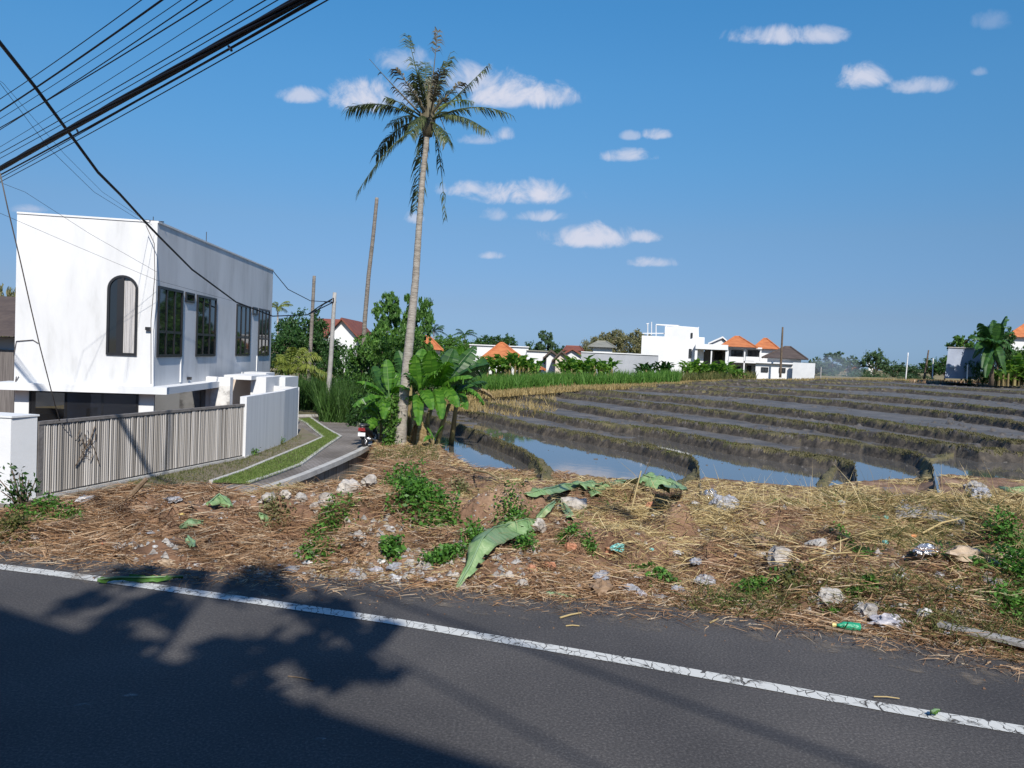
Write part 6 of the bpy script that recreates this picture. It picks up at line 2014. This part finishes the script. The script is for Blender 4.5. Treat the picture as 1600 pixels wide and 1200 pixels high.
for (px, top, base, w, D, mt, lb) in [(770, 553, 583, 46, 66, 'banana_far', 'banana clump in front of the left side of the steep orange roof'), (805, 551, 583, 46, 66, 'banana_far', 'banana clump in front of the middle of the steep orange roof'), (832, 560, 584, 24, 65, 'banana_far', 'small banana clump in front of the low orange annex'),
                                    (885, 560, 586, 30, 68, 'banana_far', 'banana clump before the red brown gable'), (912, 556, 586, 40, 68, 'banana_far', 'tallest banana clump at the left end of the grey wall'), (942, 560, 586, 36, 69, 'banana_far', 'banana clump before the middle of the grey wall'),
                                    (1008, 566, 588, 30, 72, 'banana_dark', 'dark bush like clump at the right end of the grey wall'), (1036, 564, 588, 22, 73, 'banana_dark', 'small spiky clump before the tall white building'),
                                    (1082, 562, 589, 36, 75, 'banana_far', 'banana clump before the tower of the white building'), (1105, 563, 589, 36, 75, 'banana_far', 'banana clump before the white building porch'), (1128, 563, 590, 26, 75, 'banana_far', 'banana clump right of the porch'), (1148, 572, 592, 30, 72, 'banana_far', 'low green clump before the balcony house'),
                                    (1590, 552, 598, 44, 76, 'banana_far', 'bright banana clump at the right picture edge'), (1564, 570, 598, 30, 75, 'banana_far', 'low banana clump right of the tall banana tree')]:
    leafy_clump('banana_clump', lb, px, top, base, w, D, mat=mt, n=int(34 + w * 1.8))
banana('banana_tree', 'tall dark banana tree with drooping leaves in front of the shed', [(1549, 600), (1550, 575), (1552, 545)],
       [((1572, 494), .5, .2, 1.4, 'banana_dark'), ((1530, 505), -.5, .3, 1.5, 'banana_dark'), ((1552, 500), 1.5, .1, 1.5, 'banana_dark'), ((1518, 530), -1, .9, 1.5, 'banana_dark'), ((1585, 520), -1, .9, 1.5, 'banana_dark'), ((1520, 560), .8, 1.6, 1.5, 'banana_dark'), ((1584, 555), .6, 1.5, 1.5, 'banana_dark'), ((1535, 575), -1.8, 1.8, 1.4, 'banana_dark'), ((1566, 572), -1.6, 1.8, 1.4, 'banana_dark'), ((1540, 515), 2.5, .6, 1.5, 'banana_dark'), ((1565, 520), 2.3, .6, 1.5, 'banana_dark'), ((1524, 545), -2.0, 1.2, 1.4, 'banana_dark'), ((1545, 530), -2.6, .6, 1.5, 'banana_dark'), ((1558, 535), -2.4, .8, 1.5, 'banana_dark'), ((1578, 540), -1.0, 1.2, 1.4, 'banana_dark'), ((1527, 520), .5, .6, 1.5, 'banana_dark'), ((1562, 505), -.6, .3, 1.5, 'banana_dark'), ((1540, 590), -1.0, 2.0, 1.4, 'banana_dark'), ((1572, 585), -.8, 2.0, 1.4, 'banana_dark')], 74, .22, None, 'bark', .75)

# meadow strips beyond the field
def strip(name, n, px0, px1, d0, d1, hmin, hmax, mat, W=.03, lim=None):
    u = RNG.uniform(uof(px0), uof(px1), n); yf = np.interp(u, YF_U, YF)
    y = yf + d0 + (d1 - d0) * RNG.random(n)
    P = np.stack([u * y, y, np.interp(u, GZ_U, GZ_Z) - .05], 1)
    if lim is not None:
        k = lim(u, y); P = P[k]
    n = len(P)
    h = RNG.uniform(hmin, hmax, n)
    return tag(blades(name, P, np.stack([RNG.normal(size=n) * .25, RNG.normal(size=n) * .25, np.ones(n)], 1), h, W, np.stack([RNG.normal(size=n) * .12, RNG.normal(size=n) * .12, -RNG.random(n) * .1], 1) * h[:, None], mat), kind='stuff')


strip('dry_meadow', 26000, 690, 1180, -1.0, 9, .15, .45, MAT['grass_dry'], .03)
strip('dry_field_edge', 9000, 1150, 1760, -1, 10, .1, .35, MAT['grass_dry'], .03)
strip('green_reeds', 14000, 700, 1060, 3.2, 14, .7, 1.5, MAT['grass_green'], .035, lambda u, y: keep(u, y, -.25, .25))
strip('green_reeds_edge', 2500, 1060, 1180, 6, 14, .5, 1.2, MAT['grass_olive'], .035, lambda u, y: keep(u, y, -.05, .25))
strip('brown_bank', 3500, 1420, 1760, -6, 2, .1, .4, MAT['straw_brown'], .03)
# turf blades on the bunds
u = RNG.uniform(uof(640), uof(1760), 150000); i = RNG.integers(0, len(RID), 150000)
y = np.zeros(len(u))
for k in range(len(RID)):
    mk = i == k; y[mk] = ridge_y(k, u[mk])
y = y + RNG.uniform(-.24, .6, len(u))
sg = RNG.integers(0, len(BSEG), 700); tt = RNG.random(700); B_ = np.array(BSEG)[sg]
bx_ = B_[:, 0] + (B_[:, 2] - B_[:, 0]) * tt + RNG.normal(size=700) * .2; by_ = B_[:, 1] + (B_[:, 3] - B_[:, 1]) * tt + RNG.normal(size=700) * .2
u = np.concatenate([u, bx_ / by_]); y = np.concatenate([y, by_]); ok = (y > 22) & (y < np.interp(u, YF_U, YF))
u, y = u[ok], y[ok]; z, kd, lv = field_parts(u, y)
k2 = (kd == 2) & keep(u, y, -.25, .8, 5); u, y, z = u[k2], y[k2], z[k2]; n = len(u)
tag(blades('bund_grass', np.stack([u * y, y, z - .02], 1), np.stack([RNG.normal(size=n) * .6, RNG.normal(size=n) * .6, np.ones(n)], 1), RNG.uniform(.03, .10, n), .014, RNG.normal(size=(n, 3)) * .02, MAT['bund_blade']), kind='stuff')
k3 = RNG.random(n) < .25
tag(blades('bund_green_grass', np.stack([u * y, y, z - .02], 1)[k3 & keep(u, y, .1, .5, 33)], np.stack([RNG.normal(size=n) * .6, RNG.normal(size=n) * .6, np.ones(n)], 1)[k3 & keep(u, y, .1, .5, 33)], .07, .012, np.zeros((int((k3 & keep(u, y, .1, .5, 33)).sum()), 3)), MAT['lawn']), kind='stuff')
# grass at the left field corner below the bananas
u = uof(690) + (uof(870) - uof(690)) * RNG.random(6000) ** 1.8; y = RNG.uniform(42, 62, 6000); P = np.stack([u * y, y, np.full(6000, -1.5)], 1); P[:, 2] = np.where(u > uof(760), field_parts(u, y)[0] - .05, -1.5); n = 6000
tag(blades('corner_grass', P, np.stack([RNG.normal(size=n) * .3, RNG.normal(size=n) * .3, np.ones(n)], 1), RNG.uniform(.15, .45, n), .02, RNG.normal(size=(n, 3)) * .08, MAT['grass_dry']), kind='stuff')

# drifting smoke in the right distance
import bmesh
bm = bmesh.new(); bmesh.ops.create_icosphere(bm, subdivisions=3, radius=1)
me = bpy.data.meshes.new('smoke')
c = at(1308, 574, 100)
for v in bm.verts:
    k = 1 + .3 * mnoise.noise(v.co * 1.4)
    v.co = Vector((v.co.x * 3.2 * k, v.co.y * 4 * k, v.co.z * 1.7 * k))
bm.to_mesh(me); bm.free()
sm = bpy.data.objects.new('smoke', me); sm.location = c; col.objects.link(sm); tag(sm, 'thin bluish smoke drifting before the far right trees', 'smoke', None, 'stuff')
mm = bpy.data.materials.new('thin_smoke'); mm.use_nodes = True; n_ = mm.node_tree.nodes; n_.remove(n_['Principled BSDF'])
pv = n_.new('ShaderNodeVolumePrincipled'); pv.inputs['Density'].default_value = .045; pv.inputs['Color'].default_value = (.75, .85, .95, 1)
mm.node_tree.links.new(pv.outputs[0], n_['Material Output'].inputs['Volume']); me.materials.append(mm)

# ------------------------------------------------------------------ overhead cables
CG = 'overhead cables crossing the sky at upper left'


def cable(name, label, P, r, mat='cable', group=CG):
    m = MB(); m.tube(P, r, 6)
    return tag(m.build(name, MAT[mat], None, True), label, 'cable', group)


def sky_cable(a, b, H, r, label, name='overhead_cable', sag=.12):
    H *= .72; r *= .8
    def pos(q):
        d = ray(*q); t = H / d.z; return Vector((d.x * t, d.y * t, EYE + H))
    A, B = pos(a), pos(b); d = B - A
    pts = [A - d * .75 + d * (2.4 * k / 20) for k in range(21)]
    mid = 10
    pts = [p - Vector((0, 0, sag * (1 - ((k - mid) / mid) ** 2) - sag * .7)) for k, p in enumerate(pts)]
    return cable(name, label, pts, r)


sky_cable((0, 153), (219, 0), 5.5, .008, 'thin uppermost cable in the top left corner of the sky')
sky_cable((0, 172), (251, 0), 5.35, .016, 'medium black cable, second from the top left corner')
sky_cable((0, 184), (281, 0), 5.2, .006, 'very thin cable just below the second one')
sky_cable((0, 201), (306, 0), 5.1, .009, 'thin cable crossing the fourth one near the top')
sky_cable((0, 198), (328, 0), 5.05, .010, 'cable of the middle pair above the open gap')
sky_cable((0, 228), (362, 0), 4.85, .005, 'hair thin cable alone in the gap above the bundle')
sky_cable((0, 238), (412, 0), 4.7, .008, 'thin cable, upper of two close above the bundle')
sky_cable((0, 246), (431, 0), 4.6, .007, 'thin cable, lower of two close above the bundle')
bd = thing('cable_bundle', 'thickest black twisted cable bundle crossing the upper left sky', 'cable bundle', (0, 0, 0), CG)


def pos(q, H):
    d = ray(*q); t = H / d.z; return Vector((d.x * t, d.y * t, EYE + H))


A, B = pos((0, 264), 3.13), pos((470, 0), 3.13); d = B - A
for s in range(7):
    pts = []
    for k in range(81):
        t = -.75 + 2.6 * k / 80; ph = t * 7 + s * .9
        rad_ = .028 + .010 * math.sin(t * 5 + s)
        pts.append(A + d * t + Vector((math.cos(ph) * rad_ * .7, math.cos(ph) * rad_ * .7, math.sin(ph) * rad_)))
    m = MB(); m.tube(pts, .015, 6); m.build('cable_strand', MAT['cable'], bd, True)
m = MB()
for t in (.42, .87):
    p = A + d * t; m.tube([p + Vector((0, 0, -.06)), p + Vector((.05, -.05, -.12))], .015, 5)
m.build_each('cable_clamp', MAT['black'], bd)
sky_cable((0, 272), (490, 0), 4.3, .016, 'thick single cable hanging right under the bundle')
sky_cable((0, 277), (484, 0), 4.28, .008, 'thin cable tangled with the thick one under the bundle')
sky_cable((0, 283), (505, 2), 4.2, .008, 'thin lowest cable below the bundle')

cable('service_cable', 'thick black service cable sagging across the white house to the concrete pole', [at(*q) for q in ((-60, -10, 9), (0, 67, 10.5), (55, 136, 12), (106, 205, 13.5), (153, 269, 15), (187, 303, 16.5), (228, 348, 19), (249, 370, 20.5), (300, 421, 25), (369, 472, 31), (426, 494, 36), (480, 492, 39.5), (521, 472, 41.4))], .028, group='service cables at the white house')
for (pts, lb, r, mt) in [
    ([(-40, 95, 14), (0, 130, 15), (75, 230, 18), (147, 300, 21), (228, 350, 24.6)], 'thin cable dropping from the sky to the roof corner of the white house', .005, 'cable'),
    ([(-40, 100, 15), (5, 130, 16), (100, 240, 19), (160, 300, 21), (238, 352, 24.7)], 'faint second cable beside the thin one to the roof corner', .004, 'cable_thin'),
    ([(-40, 270, 18), (0, 285, 19), (39, 300, 20), (140, 365, 22), (245, 425, 24.5)], 'upper faint wire slanting over the white facade', .0045, 'cable_thin'),
    ([(-40, 320, 18), (0, 333, 19), (120, 385, 22), (245, 438, 24.4), (370, 472, 31.9)], 'lower faint wire slanting over the white facade', .0045, 'cable_thin'),
    ([(0, 270, 15.1), (12, 325, 15.3), (30, 400, 15.7), (48, 480, 16.2), (62, 540, 16.7), (80, 610, 17), (93, 657, 17.9)], 'brown wire hanging from the bundle down to the bamboo gate', .012, 'cable_brown'),
    ([(427, 424, 39.5), (450, 452, 40), (485, 470, 41), (521, 472, 41.4)], 'slack wire from the rear roof corner to the concrete pole', .02, 'cable'),
    ([(480, 492, 48), (500, 478, 44), (521, 466, 41.4), (521, 470, 41.3)], 'tangled thick wire drop left of the concrete pole head', .03, 'cable'),
    ([(490, 490, 47), (505, 476, 44), (519, 468, 41.5)], 'second tangled wire drop left of the concrete pole head', .025, 'cable'),
]:
    cable('service_wire', lb, [at(*q) for q in pts], r, mt, 'service cables at the white house')

# ------------------------------------------------------------------ what stands behind the viewer and shades the road
S = Vector((.16, -.755, .656)).normalized()
h_w = 5.0
k_ = h_w / S.z
e0 = gnd(360, 1062, 0) + Vector((S.x, S.y, 0)) * k_; e1 = gnd(800, 1202, 0) + Vector((S.x, S.y, 0)) * k_
ed = (e1 - e0).normalized()
ra, rb = e0 - ed * 12, e0 + ed * 14
en = Vector((ed.y, -ed.x, 0))
if en.y > 0: en = -en
rh = thing('roadside_house', 'house across the road whose roof edge shades the asphalt', 'house', (ra.x, ra.y, 0))
m = MB(); m.prism([ra + Vector((0, 0, h_w - .15)) , rb + Vector((0, 0, h_w - .15)), rb + en * 7 + Vector((0, 0, h_w - .15)), ra + en * 7 + Vector((0, 0, h_w - .15))], (0, 0, .15)); m.build('roof', MAT['brown_tile'], rh)
m = MB(); m.prism([ra + en * .7 + ed * .5, rb + en * .7 - ed * .5, rb + en * 6.4 - ed * .5, ra + en * 6.4 + ed * .5], (0, 0, h_w - .16)); m.build('wall', MAT['white_far'], rh)
RW = Wall(ra + en * .7, rb + en * .7, Vector((0, 30, 0)))
for a in (2, 7, 12, 17, 22): window(RW, a, a + 1.6, 1, 2.6, rh, 2)
# street tree behind the viewer
tree('street_tree', 'tree across the road that throws the dappled shade on the asphalt', (-.65, -1.3, 0), 5.85, 3.3, 'sparse', 'leaf_mid', None, rot=.4, var=1)
for (a, b, hz, r, lb) in (((550, 917), (1300, 1180), 6.2, .035, 'thick cable over the road behind the viewer'), ((415, 922), (800, 1130), 6.0, .025, 'thinner cable over the road behind the viewer')):
    P0 = gnd(*a, 0) + S * (hz / S.z); P1 = gnd(*b, 0) + S * (hz / S.z); d = P1 - P0; d.z = 0
    cable('road_cable', lb, [P0 - d * 2, P0, P1, P1 + d * 2], r * .6, group='cables over the road behind the viewer')

# ------------------------------------------------------------------ light and sky
sun = bpy.data.lights.new('sun', 'SUN'); sun.energy = 4.6; sun.angle = R(.7); sun.color = (1, .95, .87)
so = bpy.data.objects.new('sun', sun); col.objects.link(so)
so.rotation_euler = (-S).to_track_quat('-Z', 'Y').to_euler()

w = bpy.data.worlds.new('World'); sc.world = w; w.use_nodes = True
n = w.node_tree.nodes; l = w.node_tree.links
bg = n['Background']
sky = n.new('ShaderNodeTexSky'); sky.sky_type = 'NISHITA'; sky.sun_disc = False
sky.sun_elevation = math.asin(S.z); sky.sun_rotation = math.atan2(S.x, S.y) % (2 * math.pi)
sky.air_density = 1.0; sky.dust_density = .1; sky.ozone_density = 4.5; sky.altitude = 0
SKY_STR = .14
tc = n.new('ShaderNodeTexCoord')
nz = n.new('ShaderNodeTexNoise'); nz.inputs['Scale'].default_value = 24; nz.inputs['Detail'].default_value = 9; nz.inputs['Roughness'].default_value = .64; nz.inputs['Distortion'].default_value = .5
l.new(tc.outputs['Generated'], nz.inputs['Vector'])
total = None


def math_node(op, a, b=None, c=None, clamp=False):
    q = n.new('ShaderNodeMath'); q.operation = op; q.use_clamp = clamp
    for i, v in enumerate((a, b, c)):
        if v is None: continue
        if isinstance(v, (int, float)): q.inputs[i].default_value = v
        else: l.new(v, q.inputs[i])
    return q.outputs[0]


CL = [(475, 151, 40, 14, .75), (575, 153, 62, 30, 1), (640, 150, 60, 24, .7), (805, 152, 88, 26, 1), (735, 130, 55, 32, .8), (785, 212, 17, 13, .8), (755, 219, 36, 11, .55), (720, 297, 38, 15, .8), (815, 306, 72, 22, 1),
      (840, 339, 42, 11, .7), (775, 338, 24, 12, .5), (645, 342, 14, 12, .7), (922, 373, 66, 20, .95), (1003, 372, 25, 11, .8), (1018, 412, 37, 10, .8), (765, 400, 19, 8, .7), (982, 246, 36, 12, .8), (985, 213, 14, 8, .5), (1027, 211, 19, 10, .7),
      (1195, 58, 56, 17, .85), (1282, 58, 34, 16, .8), (1350, 124, 38, 23, .9), (1440, 136, 48, 15, .65), (1530, 113, 12, 9, .35), (628, 96, 44, 22, .55), (45, 328, 26, 9, .5), (1550, 35, 24, 16, .2)]
nzc = math_node('SUBTRACT', nz.outputs['Fac'], .5)
for (px, py, rx, ry, amp) in CL:
    c = ray(px, py).normalized(); rt = (RM @ Vector((1, 0, 0))); rt = (rt - c * rt.dot(c)).normalized(); up = c.cross(rt) * -1
    up = rt.cross(c) * -1 if up.z < 0 else up
    if up.z < 0: up = -up
    k = c.dot(RM @ Vector((0, 0, -1)))
    sx = FPX / rx / k; sy = FPX / ry / k
    v1 = n.new('ShaderNodeVectorMath'); v1.operation = 'DOT_PRODUCT'; v1.inputs[1].default_value = rt * sx; l.new(tc.outputs['Generated'], v1.inputs[0])
    v2 = n.new('ShaderNodeVectorMath'); v2.operation = 'DOT_PRODUCT'; v2.inputs[1].default_value = up * sy; l.new(tc.outputs['Generated'], v2.inputs[0])
    v3 = n.new('ShaderNodeVectorMath'); v3.operation = 'DOT_PRODUCT'; v3.inputs[1].default_value = c; l.new(tc.outputs['Generated'], v3.inputs[0])
    front_ = math_node('GREATER_THAN', v3.outputs['Value'], .6)
    y2 = v2.outputs['Value']
    neg = math_node('MINIMUM', y2, 0.0)
    y2 = math_node('MULTIPLY_ADD', neg, .7, y2)       # flatter underside
    a = math_node('MULTIPLY', v1.outputs['Value'], v1.outputs['Value'])
    e = math_node('MULTIPLY_ADD', y2, y2, a)
    e = math_node('SUBTRACT', 1.0, e)
    e = math_node('MULTIPLY_ADD', nzc, 5.2, e)
    mr = n.new('ShaderNodeMapRange'); mr.interpolation_type = 'SMOOTHSTEP'; mr.inputs['From Min'].default_value = -.5; mr.inputs['From Max'].default_value = 1.45
    mr.inputs['To Max'].default_value = amp
    l.new(e, mr.inputs['Value'])
    f = math_node('MULTIPLY', mr.outputs[0], front_)
    total = f if total is None else math_node('MAXIMUM', total, f)
sp = n.new('ShaderNodeSeparateXYZ'); l.new(tc.outputs['Generated'], sp.inputs[0])
sr = ramp(n, [(.0225, .035, .0655), (.0318, .0385, .056), (.0437, .0549, .0642), (.0437, .0705, .0804), (.0443, .0833, .095), (.041, .0905, .1056), (.075, .108, .135)], [.011, .06, .154, .237, .321, .40, .62])  # highest stop lifted, above the frame, to add fill light
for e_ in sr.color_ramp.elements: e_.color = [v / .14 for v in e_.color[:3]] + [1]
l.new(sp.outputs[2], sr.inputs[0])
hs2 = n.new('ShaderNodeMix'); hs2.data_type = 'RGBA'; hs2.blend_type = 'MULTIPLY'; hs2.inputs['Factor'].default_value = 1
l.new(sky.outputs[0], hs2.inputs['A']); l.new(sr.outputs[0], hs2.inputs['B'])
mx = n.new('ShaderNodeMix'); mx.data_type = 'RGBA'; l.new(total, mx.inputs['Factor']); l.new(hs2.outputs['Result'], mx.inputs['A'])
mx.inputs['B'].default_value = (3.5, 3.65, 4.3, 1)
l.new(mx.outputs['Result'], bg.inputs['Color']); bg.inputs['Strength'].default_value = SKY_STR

vs = sc.view_settings
vs.view_transform = 'Standard'; vs.look = 'None'; vs.gamma = 1; vs.use_curve_mapping = False; vs.exposure = 0.45
sc.cycles.max_bounces = 6; sc.cycles.transparent_max_bounces = 12
